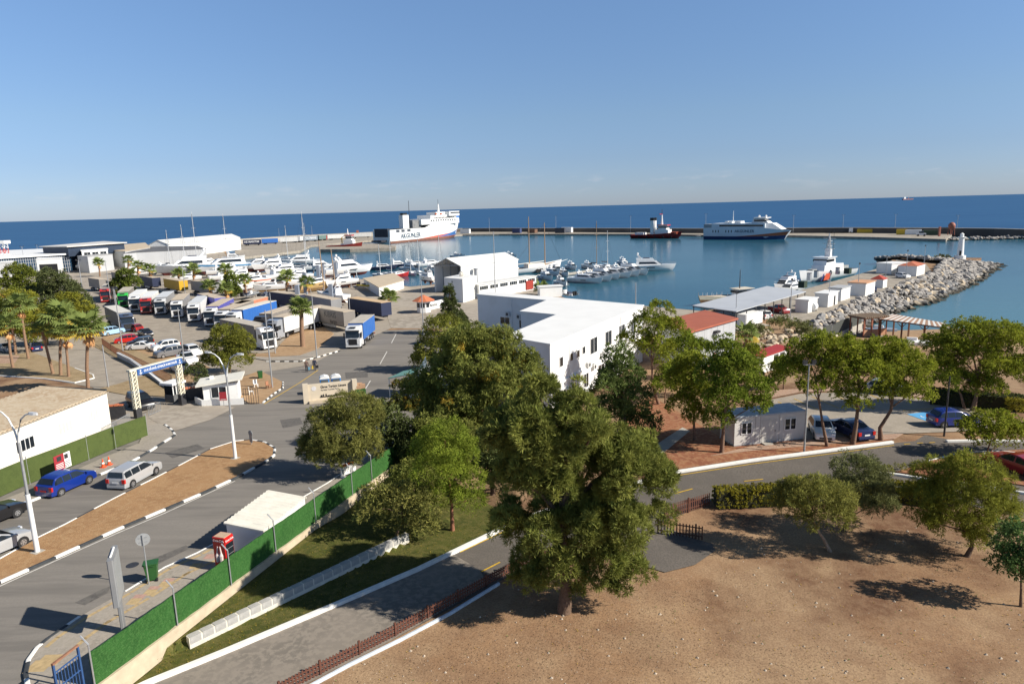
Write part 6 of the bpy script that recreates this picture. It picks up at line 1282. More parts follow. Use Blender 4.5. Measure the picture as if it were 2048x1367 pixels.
for x in (-1.8, 1.8):
    for y in (-1.8, 1.8): B().tube([(x * .7, y * .7, 0), (x * .6, y * .6, 4.8)], .2, 5).build('leg', orn, t)
t = thing('gantry', 'dark conveyor gantry beside the orange silo', 'gantry', Hz(1888, 472, 1.4)); B().box(-3.4, -2.5, -.6, .6, 0, 5.6).build('tower', orn, t); B().box(-2.5, 2, -.5, .5, 4.6, 5.2).build('boom', darkm, t)
# distant ship on the horizon
g = Hz(1816, 395, 0); g = Vector((ray(1816, 395)[0], ray(1816, 395)[1], 0)).normalized() * 7000; t = thing('distant_ship', 'tiny reddish ship on the horizon', 'ship', (g.x, g.y, 0), .3)
B().loft([[(-60, -9, 9), (-60, 9, 9), (-58, 7, 0), (-58, -7, 0)], [(50, -9, 9), (50, 9, 9), (48, 7, 0), (48, -7, 0)], [(62, -1, 11), (62, 1, 11), (56, 1, 0), (56, -1, 0)]], True).build('hull', M('far_red', (.4, .2, .17), .8, .1, .01), t); B().box(-50, -30, -7, 7, 9, 24).build('superstructure', white, t); B().box(5, 8, -1, 1, 9, 24).build('crane', M('far_red', (.4, .2, .17), .8, .1, .01), t)
# ------------------------------------------------------------ vehicles
CAR = {  # top contour (x from rear 0 to front 1, z in metres), window flags between points; L, W
    'hatch': (3.98, 1.70, [(0, .55), (.01, .95), (.05, 1.02), (.13, 1.42), (.22, 1.52), (.45, 1.53), (.58, 1.46), (.77, 1.02), (.93, .88), (.985, .70), (1, .50)], (2, 3), (6, 7), .96),
    'wagon': (4.30, 1.69, [(0, .50), (.005, .95), (.012, 1.0), (.045, 1.47), (.10, 1.52), (.50, 1.53), (.58, 1.49), (.74, 1.02), (.94, .90), (.99, .72), (1, .5)], (2, 3), (6, 7), .97),
    'sedan': (4.55, 1.76, [(0, .55), (.01, .92), (.06, 1.0), (.17, 1.02), (.30, 1.36), (.40, 1.44), (.55, 1.43), (.72, 1.0), (.93, .84), (.985, .68), (1, .48)], (3, 4), (6, 7), .93),
    'suv': (4.45, 1.84, [(0, .6), (.01, 1.05), (.03, 1.12), (.10, 1.60), (.18, 1.69), (.50, 1.70), (.60, 1.62), (.75, 1.14), (.94, 1.02), (.99, .80), (1, .55)], (2, 3), (6, 7), 1.08),
    'coupe': (4.30, 1.78, [(0, .55), (.01, .92), (.05, 1.0), (.14, 1.04), (.30, 1.28), (.42, 1.34), (.54, 1.32), (.73, .96), (.93, .80), (.985, .66), (1, .46)], (3, 4), (6, 7), .92),
    'mpv': (4.40, 1.83, [(0, .55), (.005, 1.05), (.012, 1.10), (.04, 1.74), (.10, 1.80), (.52, 1.81), (.62, 1.72), (.80, 1.16), (.93, 1.0), (.985, .80), (1, .5)], (2, 3), (6, 7), 1.1),
    'pickup': (5.2, 1.82, [(0, .6), (.005, 1.05), (.01, 1.06), (.36, 1.06), (.37, 1.12), (.40, 1.70), (.46, 1.76), (.58, 1.74), (.70, 1.14), (.95, 1.04), (1, .6)], (4, 5), (7, 8), 1.1),
}
def car(name, label, kind, paint_col, loc, rz, detail=True, group=None, plate=None, cat='car', rails=False):
    L, Wd, ctr, rwi, wsi, belt = CAR[kind]; t = thing(name, label, cat, loc, rz, group)
    pm = paint_col; half = Wd / 2
    def hw(x, z):
        e = 1 - .10 * max(0, (abs(x - .5) * 2 - .80) / .2) ** 2
        k = 1 if z <= belt else 1 - .24 * (z - belt) / .62
        return half * e * k
    X = lambda u: (u - .5) * L
    pts = []
    for i, (a, b_) in enumerate(zip(ctr, ctr[1:])):
        n = 2 if i in rwi or i in wsi or b_[0] - a[0] > .2 else 1
        if b_[0] - a[0] > .2: n = 3
        for k in range(n): pts.append((lerp(a[0], b_[0], k / n), lerp(a[1], b_[1], k / n)))
    pts.append(ctr[-1])
    secs = []
    for u, z in pts:
        zb = min(z, belt); sec = []
        rows = [(z, hw(u, z) * .93), (lerp(zb, z, .8) if z > belt else z - .03, hw(u, lerp(zb, z, .8))), (zb if z > belt else z - .06, hw(u, zb)), (max(.5, zb * .72) if zb > .62 else zb - .05, half * (hw(u, zb) / half) * 1.0), (.22, hw(u, .5) * .96)]
        left = [(X(u), w, zz) for zz, w in rows]; sec = [(x, -w, zz) for x, w, zz in left[::-1]] + left
        secs.append(sec)
    body = B().loft(secs, False, False)
    n = len(secs[0]); body.f += [tuple(range(n))[::-1], tuple(range((len(secs) - 1) * n, len(secs) * n))]
    body.build('body', pm, t, 38)
    # glazing
    def cz(u): return interp(u, [p[0] for p in ctr], [p[1] for p in ctr])
    for nm, (i, j) in (('rear_window', rwi), ('windshield', wsi)):
        (u0, z0), (u1, z1) = ctr[i], ctr[j]
        if nm == 'rear_window': lo, hi = (u0, z0), (u1, z1)
        else: lo, hi = (u1, z1), (u0, z0)
        nrm = Vector((-(z1 - z0), 0, (u1 - u0) * L)).normalized() * .022
        q = []
        for f, s in ((.08, 1), (.08, -1), (.93, -1), (.93, 1)):
            u, z = lerp(lo[0], hi[0], f), lerp(lo[1], hi[1], f); q.append(Vector((X(u), s * hw(u, z) * .86, z)) + nrm)
        B().quad(*q).build(nm, glass, t, fix=False)
    ur0, ur1 = ctr[rwi[1]][0], ctr[wsi[0]][0]; uw = ctr[wsi[1]][0]; ub = ctr[rwi[0]][0]
    splits = [(ub + .035, (ur0 + ur1) / 2 - .015), ((ur0 + ur1) / 2 + .015, uw - .06)] if kind not in ('pickup', 'coupe') else [(ub + .04, uw - .06)]
    if kind in ('wagon', 'mpv', 'suv', 'hatch'): splits = [(ub + .03, lerp(ur0, ur1, .28)), (lerp(ur0, ur1, .31), lerp(ur0, ur1, .66)), (lerp(ur0, ur1, .69), uw - .05)]
    for s in (-1, 1):
        for u0, u1 in splits:
            top = []; bot = []
            for k in range(5):
                u = lerp(u0, u1, k / 4); zt = min(cz(u) - .07, max(c[1] for c in ctr) - .10); zt = max(zt, belt + .03); zb = belt + .02
                top.append((X(u), s * (hw(u, zt) + .012), zt)); bot.append((X(u), s * (hw(u, zb) + .012), zb))
            b = B(); b.v = bot + top; b.f = [(k, k + 1, 6 + k, 5 + k) for k in range(4)]; b.build('side_window', glass, t, fix=False)
    # wheels
    wr = .33 if kind in ('suv', 'pickup', 'mpv') else .30
    for ux in (.18, .80):
        for s in (-1, 1):
            y = s * (half - .09); x = X(ux)
            if detail: B().tube([(x, s * (half - .02), wr + .02), (x, s * (half + .008), wr + .02)], wr * 1.17, 16).build('wheel_arch', black, t)
            w = B().tube([(x, y - .1, wr), (x, y + .1, wr)] if s > 0 else [(x, y + .1, wr), (x, y - .1, wr)], wr, 16).build('wheel', rubber, t, 40)
            B().tube([(x, s * (half + .012), wr), (x, s * (half + .03), wr)], wr * .64, 12).build('rim', rimm, w)
            if detail:
                hub = B()
                for k in range(5): a = 2 * math.pi * k / 5; hub.add([(x + wr * .55 * math.cos(a - .3), s * (half + .032), wr + wr * .55 * math.sin(a - .3)), (x + wr * .55 * math.cos(a + .3), s * (half + .032), wr + wr * .55 * math.sin(a + .3)), (x + wr * .2 * math.cos(a), s * (half + .032), wr + wr * .2 * math.sin(a))], [(0, 1, 2)])
                hub.build('rim_openings', black, w, fix=False)
    zt = belt - .16
    for s in (-1, 1):
        B().box(X(.975) - .06, X(.975) + .05, s * half * .55, s * half * .9, .62, .76).build('headlight', chrome, t)
        B().box(X(0) - .02, X(.03), s * half * .66, s * half * .96, zt - .2, zt + .12).build('tail_light', redl, t)
        B().box(X(uw) - .16, X(uw) - .02, s * half, s * (half + .17), belt + .0, belt + .13).build('mirror', pm, t)
        if rails: B().tube([(X(.25), s * half * .7, ctr[4][1] + .05), (X(.55), s * half * .7, ctr[4][1] + .05)], .025, 5).build('roof_rail', steel, t)
    if detail:
        B().box(X(0) - .025, X(.01), -half * .9, half * .9, .25, .42).build('rear_bumper', pm if kind != 'wagon' else M('bumper_silver', (.4, .41, .42), .4, .05, 3), t); B().box(X(.985), X(1) + .01, -half * .6, half * .6, .26, .42).build('grille', black, t)
        B().box(X(0) - .035, X(0) - .02, -.26, .26, .55 if kind != 'wagon' else .62, .67 if kind != 'wagon' else .74).build('number_plate', plate or white, t)
    return t
def pc(n, c, r=.28): return paint(n, c, r)
BLUE, SILV, BLK, WHT, RED, GREY, NAVY = pc('blue', (.008, .03, .22)), pc('silver', (.38, .385, .39)), pc('black', (.012, .012, .014)), pc('white', (.75, .75, .74)), pc('red', (.48, .015, .012)), pc('grey', (.17, .17, .175)), pc('navy', (.02, .03, .09))
def carat(label, kind, m, rear, front, **k):
    a, b_ = G(*rear), G(*front); c = a.lerp(b_, .5); return car(k.pop('name', 'car'), label, kind, m, (c.x, c.y, TZ(c.x, c.y) + k.pop('dz', .025)), heading(a, b_), **k)
carat('blue hatchback driving beside the fabric fence', 'hatch', BLUE, (98, 993), (172, 962), plate=redl)
carat('silver estate car driving behind the median', 'wagon', SILV, (238, 978), (305, 944))
carat('black car at the left frame edge, behind the blue hatchback', 'sedan', BLK, (-75, 1068), (28, 1028))
carat('silver coupe at the left frame edge beside the lamp', 'coupe', SILV, (-70, 1130), (40, 1085))
carat('black people carrier waiting under the gate arch', 'mpv', BLK, (258, 804), (308, 826))
carat('dark blue hatchback driving away on the side road', 'hatch', NAVY, (80, 708), (66, 694))
carat('pale grey saloon behind the leftmost palms', 'sedan', SILV, (-5, 700), (30, 705))
# car lot by the lorries
lot = [('pale blue and white off-road van in the car lot', 'suv', pc('pale_blue', (.35, .55, .75)), (208, 672), (242, 666)), ('dark red hatchback behind the black saloon in the lot', 'hatch', pc('dark_red', (.25, .02, .02)), (282, 664), (257, 661)), ('black saloon in the car lot, right of the red hatchback', 'sedan', BLK, (280, 668), (304, 676)), ('bright red hatchback in the car lot', 'hatch', RED, (277, 683), (228, 688)),
       ('white saloon parked nose left in the lot', 'sedan', WHT, (308, 698), (255, 700)), ('white crossover parked behind the white saloon', 'suv', WHT, (360, 696), (303, 704)), ('grey off-roader with spare wheel in the lot', 'suv', GREY, (368, 708), (308, 718)), ('white pickup with black bull bar near the gate arch', 'pickup', WHT, (352, 718), (400, 736)), ('white van-like car right behind the gate arch', 'suv', WHT, (372, 706), (400, 714)), ('black estate car between white saloon and red hatchback', 'wagon', BLK, (300, 689), (262, 694)), ('white hatchback under the gate arch sign', 'hatch', WHT, (375, 748), (345, 738))]
for lb, k, m, r_, f_ in lot: carat(lb, k, m, r_, f_, detail=False, group='cars parked in the roadside lot', dz=.08)
# right car park
carat('white hatchback parked nose to the kerb under the pines', 'hatch', WHT, (1630, 852), (1655, 892), dz=.07)
carat('dark navy saloon parked under the twin-trunk pine', 'sedan', NAVY, (1728, 882), (1668, 856), dz=.07)
carat('blue hatchback parked on the blue marked bay', 'hatch', BLUE, (1868, 852), (1940, 850), dz=.09)
carat('silver car half hidden behind the forked pine', 'hatch', SILV, (1750, 785), (1795, 790), dz=.08)
carat('dark red car at the right frame edge behind the red bed', 'sedan', pc('dark_red', (.25, .02, .02)), (2070, 955), (2000, 930), dz=.05)
# pier vehicles
def carz(label, kind, m, rear, front, z, **k):
    a, b_ = Hz(*rear, z), Hz(*front, z); c = a.lerp(b_, .5); return car(k.pop('name', 'car'), label, kind, m, (c.x, c.y, z), heading(a, b_), detail=False, **k)
carz('white estate car on the pier by the orange roofed store', 'wagon', WHT, (1793, 554), (1818, 557), 2.07)
carz('white off-roader under the pier canopy', 'suv', WHT, (1540, 640), (1508, 632), 2.07)
carz('dark red pickup under the pier canopy', 'pickup', pc('dark_red', (.25, .02, .02)), (1535, 620), (1582, 630), 2.07, cat='pickup')
carz('dark car between the salmon and red roofed pier cabins', 'hatch', NAVY, (1738, 580), (1748, 586), 2.07)
for i, (lb, k, m, r_, f_) in enumerate((('dark grey car beside the grey marina wall', 'suv', GREY, (892, 598), (905, 592)), ('white car parked before the annex door', 'suv', WHT, (1000, 600), (1022, 596)), ('black pickup before the annex windows', 'pickup', BLK, (1000, 604), (975, 602)))): carz(lb, k, m, r_, f_, 2.15)
# lorries ---------------------------------------------------------------
def lorry(label, front, rear, cabcol=None, side=None, roof=None, length=13.6, name=None, zr=4.0, rear_mat=None, dark_visor=True, text_=None, cat='lorry', gz=None, h0=1.15, grille=True, group='lorries parked in the truck park'):
    """front/rear: pixels of the box roof's front and rear centre"""
    z = gz if gz is not None else 2.25
    a, b_ = Hz(*front, z + zr), Hz(*rear, z + zr); rz = heading(b_, a); d = (a - b_).normalized(); Lb = min(length, max(7.5, (a - b_).length)) if length > 0 else -length
    if gz is None: z = TZ(a.x, a.y) + .05
    root = Vector((a.x, a.y, z)); t = thing(name or ('lorry' if cabcol else 'semi_trailer'), label, cat if cabcol else 'trailer', root, rz, group)
    sm_ = side or white; rm_ = roof or M('trailer_roof', (.46, .42, .36), .8, .1, .8); w = 1.27
    bx = B().box(-Lb, 0, -w, w, h0, zr - .06).build('box_body', sm_, t)
    B().box(-Lb - .02, .02, -w - .03, w + .03, zr - .057, zr + .03).build('box_roof', rm_, t)
    B().box(-Lb - .03, -Lb, -w + .05, w - .05, h0 + .1, zr - .15).build('rear_doors', rear_mat or sm_, t)
    n = int(Lb / 1.1)
    for k in range(1, n):
        for s in (-1, 1): B().box(-Lb * k / n - .03, -Lb * k / n + .03, s * w - .012, s * w + .012, h0 + .02, zr - .08).build('curtain_strap', sm_, t)
    B().box(-Lb + .3, -.3, -.5, .5, .75, h0).build('chassis', darkm, t)
    def wheel(x, s, r=.48):
        o = B().tube([(x, s * .92 , r), (x, s * 1.24, r)] if s > 0 else [(x, s * 1.24, r), (x, s * .92, r)], r, 14).build('wheel', rubber, t, 40); B().tube([(x, s * 1.25, r), (x, s * 1.265, r)], r * .55, 10).build('hub', rimm, o)
    for x in (-Lb + 1.6, -Lb + 2.9, -Lb + 4.2):
        for s in (-1, 1): wheel(x, s)
    for s in (-1, 1): B().box(-Lb + 5.2, -3.2, s * 1.2, s * 1.24, .55, 1.05).build('side_guard', steel, t)
    B().box(-Lb - .05, -Lb + .1, -1.2, 1.2, .5, .65).build('rear_bar', redl, t)
    if cabcol:
        x0, x1 = .45, 2.65; H = 3.75; W2 = 1.25
        secs = []
        for x, zt, ww in ((x0, H, .98), (x0 + .6, H + .05, 1), (x1 - .75, H - .05, 1), (x1 - .25, 3.15, .99), (x1 - .05, 2.45, .98), (x1, 1.6, .97), (x1 + .05, .95, .96), (x1, .45, .94)):
            zb = .45 if x < x1 - .5 else .42; zz = max(zt, .47); secs.append([(x, -W2 * ww, zb), (x, -W2 * ww, zz - .12), (x, -W2 * ww + .15, zz), (x, W2 * ww - .15, zz), (x, W2 * ww, zz - .12), (x, W2 * ww, zb)])
        B().loft(secs, True).build('cab', cabcol, t, 35)
        B().quad((x1 - .17, -1.08, 2.98), (x1 + .0, -1.12, 1.95), (x1 + .0, 1.12, 1.95), (x1 - .17, 1.08, 2.98)).build('windshield', glass, t, fix=False).location = (.05, 0, 0)
        B().box(x1 - .28, x1 + .18, -1.15, 1.15, 3.0, 3.16).build('sun_visor', black if dark_visor else cabcol, t)
        if grille:
            B().box(x1 + .03, x1 + .09, -.72, .72, .72, 1.72).build('grille', black, t)
            for k in range(4): B().box(x1 + .09, x1 + .11, -.7, .7, .85 + k * .2, .89 + k * .2).build('grille_bar', darkm, t)
        B().box(x1 + .0, x1 + .12, -1.2, 1.2, .38, .66).build('bumper', cabcol, t)
        B().box(x1 - .6, x1 - .35, -.5, .5, H - .22, H - .05).build('roof_hatch', darkm, t)
        for s in (-1, 1):
            B().box(x1 + .03, x1 + .1, s * .78, s * 1.12, .72, .95).build('headlight', chrome, t); B().box(x1 - 1.5, x1 - .45, s * 1.24, s * 1.262, 1.95, 2.7).build('side_window', glass, t)
            B().box(x1 - .15, x1 + .02, s * 1.3, s * 1.52, 1.9, 2.75).build('mirror', black, t); wheel(x1 - 1.0, s, .5); wheel(-.9, s, .5); B().box(.0, .5, s * 1.1, s * 1.22, .4, 1.2).build('side_skirt', cabcol, t)
        B().box(-1.6, .5, -.45, .45, .6, .95).build('tractor_frame', darkm, t)
    if text_:
        for s_, sz, px_, pz in text_: text(s_, sz, darkm, t, (px_, -w - .02, pz), (R(90), 0, 0), bold=.012)
    return t
cur = lambda n, c: M('curtain_' + n, c, .55, .08, .7)
CB, CN, CG, CT, CY, CW, CP = cur('blue', (.03, .13, .42)), cur('navy', (.018, .026, .065)), cur('grey', (.26, .26, .265)), cur('taupe', (.22, .20, .18)), cur('yellow', (.55, .33, .02)), cur('white', (.66, .66, .64)), cur('purple', (.10, .10, .38))
WC, SC, NC, GC, RC, DC = pc('cab_white', (.74, .74, .73)), pc('cab_silver', (.30, .32, .35), .2), pc('cab_navy', (.04, .06, .11)), pc('cab_green', (.03, .40, .06)), pc('cab_red', (.42, .03, .03)), pc('cab_dark', (.04, .04, .045))
tanr2 = M('trailer_roof_tan', (.50, .42, .32), .85, .12, .6)
lorry('white lorry with blue curtain trailer parked at the harbour road kerb', (711, 648), (735, 631), WC, CB, M('trailer_roof', (.46, .42, .36), .8, .1, .8), 12.5)
lorry('silver cab lorry with pale grey trailer behind the island palm', (555, 634), (640, 610), SC, CW, tanr2)
lorry('white lorry with striped cab front pulling a taupe trailer', (522, 652), (453, 638), WC, CT, None)
lorry('taupe trailer marked with large lettering behind the palm island', (698, 621), (625, 609), None, CT, tanr2, rear_mat=CP, text_=(('KIBRIS', 1.7, -5.2, 3.0), ('kargo', 1.2, -4.0, 1.75)))
lorry('long navy trailer with tan roof at the marina entrance', (772, 603), (694, 592), None, CN, M('trailer_roof_orange', (.56, .40, .24), .85, .1, .6), rear_mat=M('rear_blue', (.06, .07, .20), .6, .1, 1))
lorry('pale grey trailer between two navy trailers', (672, 597), (610, 586), None, CG, tanr2, rear_mat=CW)
lorry('navy trailer left of the pale grey one', (602, 588), (530, 579), None, CN, tanr2)
lorry('white lorry with bright blue curtain trailer in the middle of the park', (474, 618), (542, 600), WC, CB, M('trailer_roof_cream', (.66, .62, .52), .8, .08, .6))
lorry('white lorry with tan roofed blue trailer right of the white row', (424, 611), (458, 594), WC, CP, tanr2)
lorry('white lorry hidden behind the white striped cab', (448, 617), (500, 598), WC, CT, tanr2)
lorry('trailer with faded tan tarpaulin and orange side board', (470, 606), (525, 592), None, cur('orange', (.50, .20, .12)), tanr2)
lorry('black cab lorry beside the silver one', (530, 626), (590, 608), DC, CT, tanr2)
lorry('white lorry with dark bull bar, rightmost of the front row', (388, 604), (412, 585), WC, CW, M('trailer_roof_blue', (.56, .58, .60), .7, .06, .6))
lorry('white flat-nosed lorry with cream load, third in the front row', (354, 598), (372, 582), WC, CG, tanr2)
lorry('grey roofed lorry with dark front, second in the front row', (321, 593), (343, 577), M('cab_greywhite', (.5, .51, .52), .4, .05, 2), CG, M('trailer_roof_blue', (.56, .58, .60), .7, .06, .6))
lorry('white tanker-like lorry with red bumper in the front row', (292, 592), (314, 574), RC, CW, white)
lorry('white lorry, leftmost of the white front row', (269, 588), (292, 571), WC, CW, white)
lorry('bright green cab lorry under the leafy tree', (246, 582), (262, 568), GC, CT, None)
lorry('red and white cab lorry at the far left of the park', (210, 574), (222, 562), RC, CT, None)
lorry('dark blue lorry with grey trailer behind the car lot', (247, 622), (212, 606), NC, CG, M('trailer_roof_pale', (.62, .60, .56), .8, .06, .6))
lorry('yellow trailer with dark print behind the white lorries', (366, 560), (320, 553), None, CY, tanr2, rear_mat=CY)
lorry('grey trailer right of the yellow one', (432, 564), (374, 558), None, CG, tanr2)
lorry('navy trailer with violet end left of the yellow one', (312, 554), (280, 549), None, CN, tanr2, rear_mat=CP)
lorry('taupe trailer pair by the port yard, left one', (206, 557), (168, 552), None, CT, tanr2, length=10)
lorry('taupe trailer pair by the port yard, right one', (240, 562), (206, 557), None, CT, tanr2, length=9)
lorry('dark trailer behind the leafy tree by the port yard', (246, 545), (217, 541), None, CT, tanr2, length=9)
lorry('blue trailer partly hidden behind the palm stems', (440, 594), (400, 584), None, CP, tanr2)
# row on the breakwater: trailer, box
row = [('navy lorry trailer with white lettering on the far quay', 487, 489, 525, CN, 'NE MARITIM'), ('blue lorry trailer on the far quay', 524, 486.5, 558, CB, None), ('cream lorry trailer on the far quay', 561, 484, 598, CW, None), ('white lorry at the end of the cream trailer', 598, 482, 608, WHT, None), ('grey-blue lorry trailer with white lettering on the far quay', 608, 481, 636, cur('slate', (.22, .27, .32)), 'TALTRANS'), ('dark green lorry trailer on the far quay', 636, 479, 653, cur('green', (.12, .18, .17)), None), ('white lorry with red cab on the far quay', 655, 477.5, 690, CW, None), ('white lorry trailer with orange load at the ferry stern', 700, 474, 745, CW, None)]
for i, (lb, x0, y, x1, m, tx) in enumerate(row):
    a, b_ = Hz(x0, y + 2.5, 1.4), Hz(x1, y + 1.0, 1.4); L = (b_ - a).length; t = thing('quay_trailer', lb, 'trailer', a, heading(a, b_), 'lorry trailers on the far quay')
    B().box(0, L * .95, -1.4, 1.4, 1.2, 4.6).build('box_body', m, t); B().box(-.05, L * .95 + .05, -1.45, 1.45, 4.61, 4.75).build('box_roof', M('trailer_roof_pale', (.62, .60, .56), .8, .06, .6), t); B().box(.5, L * .9, -.6, .6, .8, 1.2).build('chassis', darkm, t)
    for x in (L * .15, L * .25, L * .8): B().tube([(x, -1.3, .55), (x, 1.3, .55)], .55, 10).build('axle_wheels', rubber, t)
    if tx: text(tx, 2.0, white, t, (L * .45, -1.43, 2.9), (R(90), 0, 0), bold=.02)
    if i in (6, 7): B().box(-2.4 if i == 6 else L * .3, -.2 if i == 6 else L * .4, -1.3, 1.3, .6 if i == 6 else 4.8, 4 if i == 6 else 7).build('red_cab' if i == 6 else 'orange_load', RC if i == 6 else M('silo_orange', (.34, .12, .08), .6, .12, .5), t)
t = thing('flatbed_lorry', 'flatbed lorry with cab on the breakwater right of the fast ferry', 'lorry', Hz(1685, 466, 1.4), -.5); B().box(-9, 4, -1.3, 1.3, .9, 1.3).build('flatbed', darkm, t); B().box(4, 6.5, -1.3, 1.3, .6, 3.4).build('cab', WHT, t); B().box(6.3, 6.55, -1.1, 1.1, 2, 3).build('windshield', glass, t)
for x in (-7, -5, 3, 5): B().tube([(x, -1.3, .55), (x, 1.3, .55)], .55, 10).build('axle_wheels', rubber, t)
t = thing('wheel_loader', 'small pale vehicle on the breakwater beside the green container', 'vehicle', Hz(1842, 472, 1.4), -.4); B().box(-2.5, 2.5, -1, 1, .7, 1.8).build('body', WHT, t); B().box(-1.2, 1.2, -.9, .9, 1.8, 2.9).build('cab', glass, t); B().tube([(-1.7, -1, .6), (-1.7, 1, .6)], .6, 10).build('axle_wheels', rubber, t); B().tube([(1.7, -1, .6), (1.7, 1, .6)], .6, 10).build('axle_wheels', rubber, t)
# white enclosed trailer under the canopy
t = thing('box_trailer', 'white enclosed box trailer beside the block hall', 'trailer', Hz(1498, 652, 2.1), heading(Hz(1480, 655, 2.1), Hz(1500, 650, 2.1))); B().box(-3, 3, -1.1, 1.1, .5, 2.6, .15).build('body', white, t); B().tube([(-.5, -1.1, .4), (-.5, 1.1, .4)], .4, 10).build('axle_wheels', rubber, t)
# quay bins and bollards on the pier
for i, px in enumerate(((1618, 560), (1632, 555), (1675, 548))):
    t = thing('pump_cabinet', 'grey quay service cabinet beside the patrol ship, ' + ['nearest the canopy', 'middle one', 'nearest the green bin'][i], 'cabinet', Hz(*px, 2.06), .8, 'quay service cabinets'); B().box(-.6, .6, -.5, .5, 0, 2.0).build('body', steel, t); B().box(-.65, .65, -.55, .55, 2.0, 2.12).build('lid', darkm, t)
for i, px in enumerate(((1695, 548), (1605, 576))):
    t = thing('waste_container', ['dark green waste container beside the patrol ship stern', 'dark waste container behind the canopy'][i], 'container', Hz(*px, 2.06), .8); B().box(-1.1, 1.1, -.8, .8, .15, 1.7).build('tub', M('dk_green', (.03, .05, .03), .6, .1, 2), t); B().box(-1.15, 1.15, -.85, .85, 1.7, 1.85).build('lid', M('dk_green', (.03, .05, .03), .6, .1, 2), t)
# dinghies on the beach
for i, (lb, px, m, w) in enumerate((('blue-grey covered boat under the beach pergola', (1763, 663), M('cover_blue', (.20, .25, .32), .7, .15, 2), 2.6), ('white covered dinghy on the sand right of the shrub', (1830, 690), white, 2.4), ('white board lying on the sand', (1757, 673), white, 1.4))):
    p = G(*px); t = thing('beached_boat' if i < 2 else 'surfboard', lb, 'boat' if i < 2 else 'surfboard', p, -.35); hh = .8 if i < 2 else .1
    B().loft([[(x, -y, .05), (x, -y * 1.15, hh * .7), (x, 0, hh * zz), (x, y * 1.15, hh * .7), (x, y, .05)] for x, y, zz in ((-w, .5, .8), (-w * .5, .75, 1.1), (w * .2, .75, 1.15), (w * .7, .45, 1.0), (w, .08, .8))], True).build('hull', m, t, 40)
    if i < 2: B().box(-w * .5, w * .1, -.25, .25, hh * 1.0, hh * 1.5, .1).build('console', white, t)
# people ----------------------------------------------------------------
def person(label, px, rz, jacket, legs, hair, bags):
    g = G(*px); g.z += .045; t = thing('person', label, 'person', g, rz)
    J = {}; bm = bmesh.new(); sk = bm.verts.layers.skin.verify()
    def v(n, p, r): x = bm.verts.new(p); x[sk].radius = (r, r) if not isinstance(r, tuple) else r; J[n] = x
    v('pel', (0, 0, .95), (.15, .12)); v('waist', (.01, 0, 1.1), (.15, .11)); v('chest', (.02, 0, 1.33), (.19, .13)); v('neck', (.03, 0, 1.5), .06); v('head', (.05, 0, 1.62), .095); v('crown', (.04, 0, 1.72), .08)
    for s, k in ((1, 'l'), (-1, 'r')):
        f = .22 * s
        v(k + 'hip', (0, .1 * s, .9), .1); v(k + 'knee', (f * .55 + .05, .1 * s, .5), .07); v(k + 'ank', (f - (.05 if s < 0 else 0), .1 * s, .09), .05); v(k + 'toe', (f + .16, .12 * s, .04), .045)
        v(k + 'sh', (.02, .2 * s, 1.42), .08); v(k + 'el', (-f * .4, .27 * s, 1.13), .055); v(k + 'wr', (-f * .7 + .06, .28 * s, .88), .036); v(k + 'hand', (-f * .75 + .08, .28 * s, .8), .04)
        for i in range(4): v(k + 'f%d' % i, (-f * .75 + .05 + i * .022, .28 * s, .70 + .01 * (i in (0, 3))), .01)
        v(k + 'th', (-f * .75 + .13, .26 * s, .77), .012)
    E = [('pel', 'waist'), ('waist', 'chest'), ('chest', 'neck'), ('neck', 'head'), ('head', 'crown')]
    for k in 'lr': E += [('pel', k + 'hip'), (k + 'hip', k + 'knee'), (k + 'knee', k + 'ank'), (k + 'ank', k + 'toe'), ('chest', k + 'sh'), (k + 'sh', k + 'el'), (k + 'el', k + 'wr'), (k + 'wr', k + 'hand'), (k + 'hand', k + 'th')] + [(k + 'hand', k + 'f%d' % i) for i in range(4)]
    for a, b_ in E: bm.edges.new((J[a], J[b_]))
    J['pel'][sk].use_root = True
    me = bpy.data.meshes.new('body'); bm.to_mesh(me); bm.free(); o = obj('body', me); m1 = o.modifiers.new('s', 'SKIN'); m1.use_smooth_shade = True; m2 = o.modifiers.new('u', 'SUBSURF'); m2.levels = 1
    bpy.context.view_layer.update(); m = bpy.data.meshes.new_from_object(o.evaluated_get(bpy.context.evaluated_depsgraph_get())); bpy.data.objects.remove(o)
    skin = M('skin', (.45, .26, .18), .6, .05, 5); shoe = M('shoe', (.03, .025, .022), .6, .1, 5)
    m.materials.clear()
    for x in (skin, jacket, legs, shoe): m.materials.append(x)
    for f in m.polygons:
        c = f.center; f.material_index = 0 if c.z > 1.51 or (c.z < .86 and abs(c.y) > .2) else (1 if c.z > .93 else (2 if c.z > .1 else 3))
    ob_ = obj('body', m, t)
    B().ball((.03, 0, 1.70), .115, 10, 6, .75).build('hair', hair, t, 60)
    for (x, y, z, sx, sy, sz, mt) in bags: B().box(x - sx, x + sx, y - sy, y + sy, z - sz, z + sz, .02).build('bag', mt, t); 
    return t
drk = M('trousers_dark', (.03, .03, .04), .85, .1, 5); jn = M('hair_grey', (.12, .10, .09), .8, .1, 5)
hdg = heading(G(625, 735), G(640, 790))
person('walking person in brown-grey top carrying a blue bag', (614, 744), hdg, M('brown_top', (.13, .085, .07), .85, .1, 5), drk, jn, [(.1, .3, .5, .06, .12, .2, M('bag_blue', (.10, .28, .40), .6, .1, 4))])
person('walking person in navy jacket with yellow and black bags', (630, 741), hdg, M('navy_jacket', (.02, .025, .05), .85, .1, 5), drk, jn, [(.1, -.32, .5, .06, .11, .22, M('bag_yellow', (.6, .42, .04), .6, .1, 4)), (.1, .34, .55, .08, .18, .2, black)])
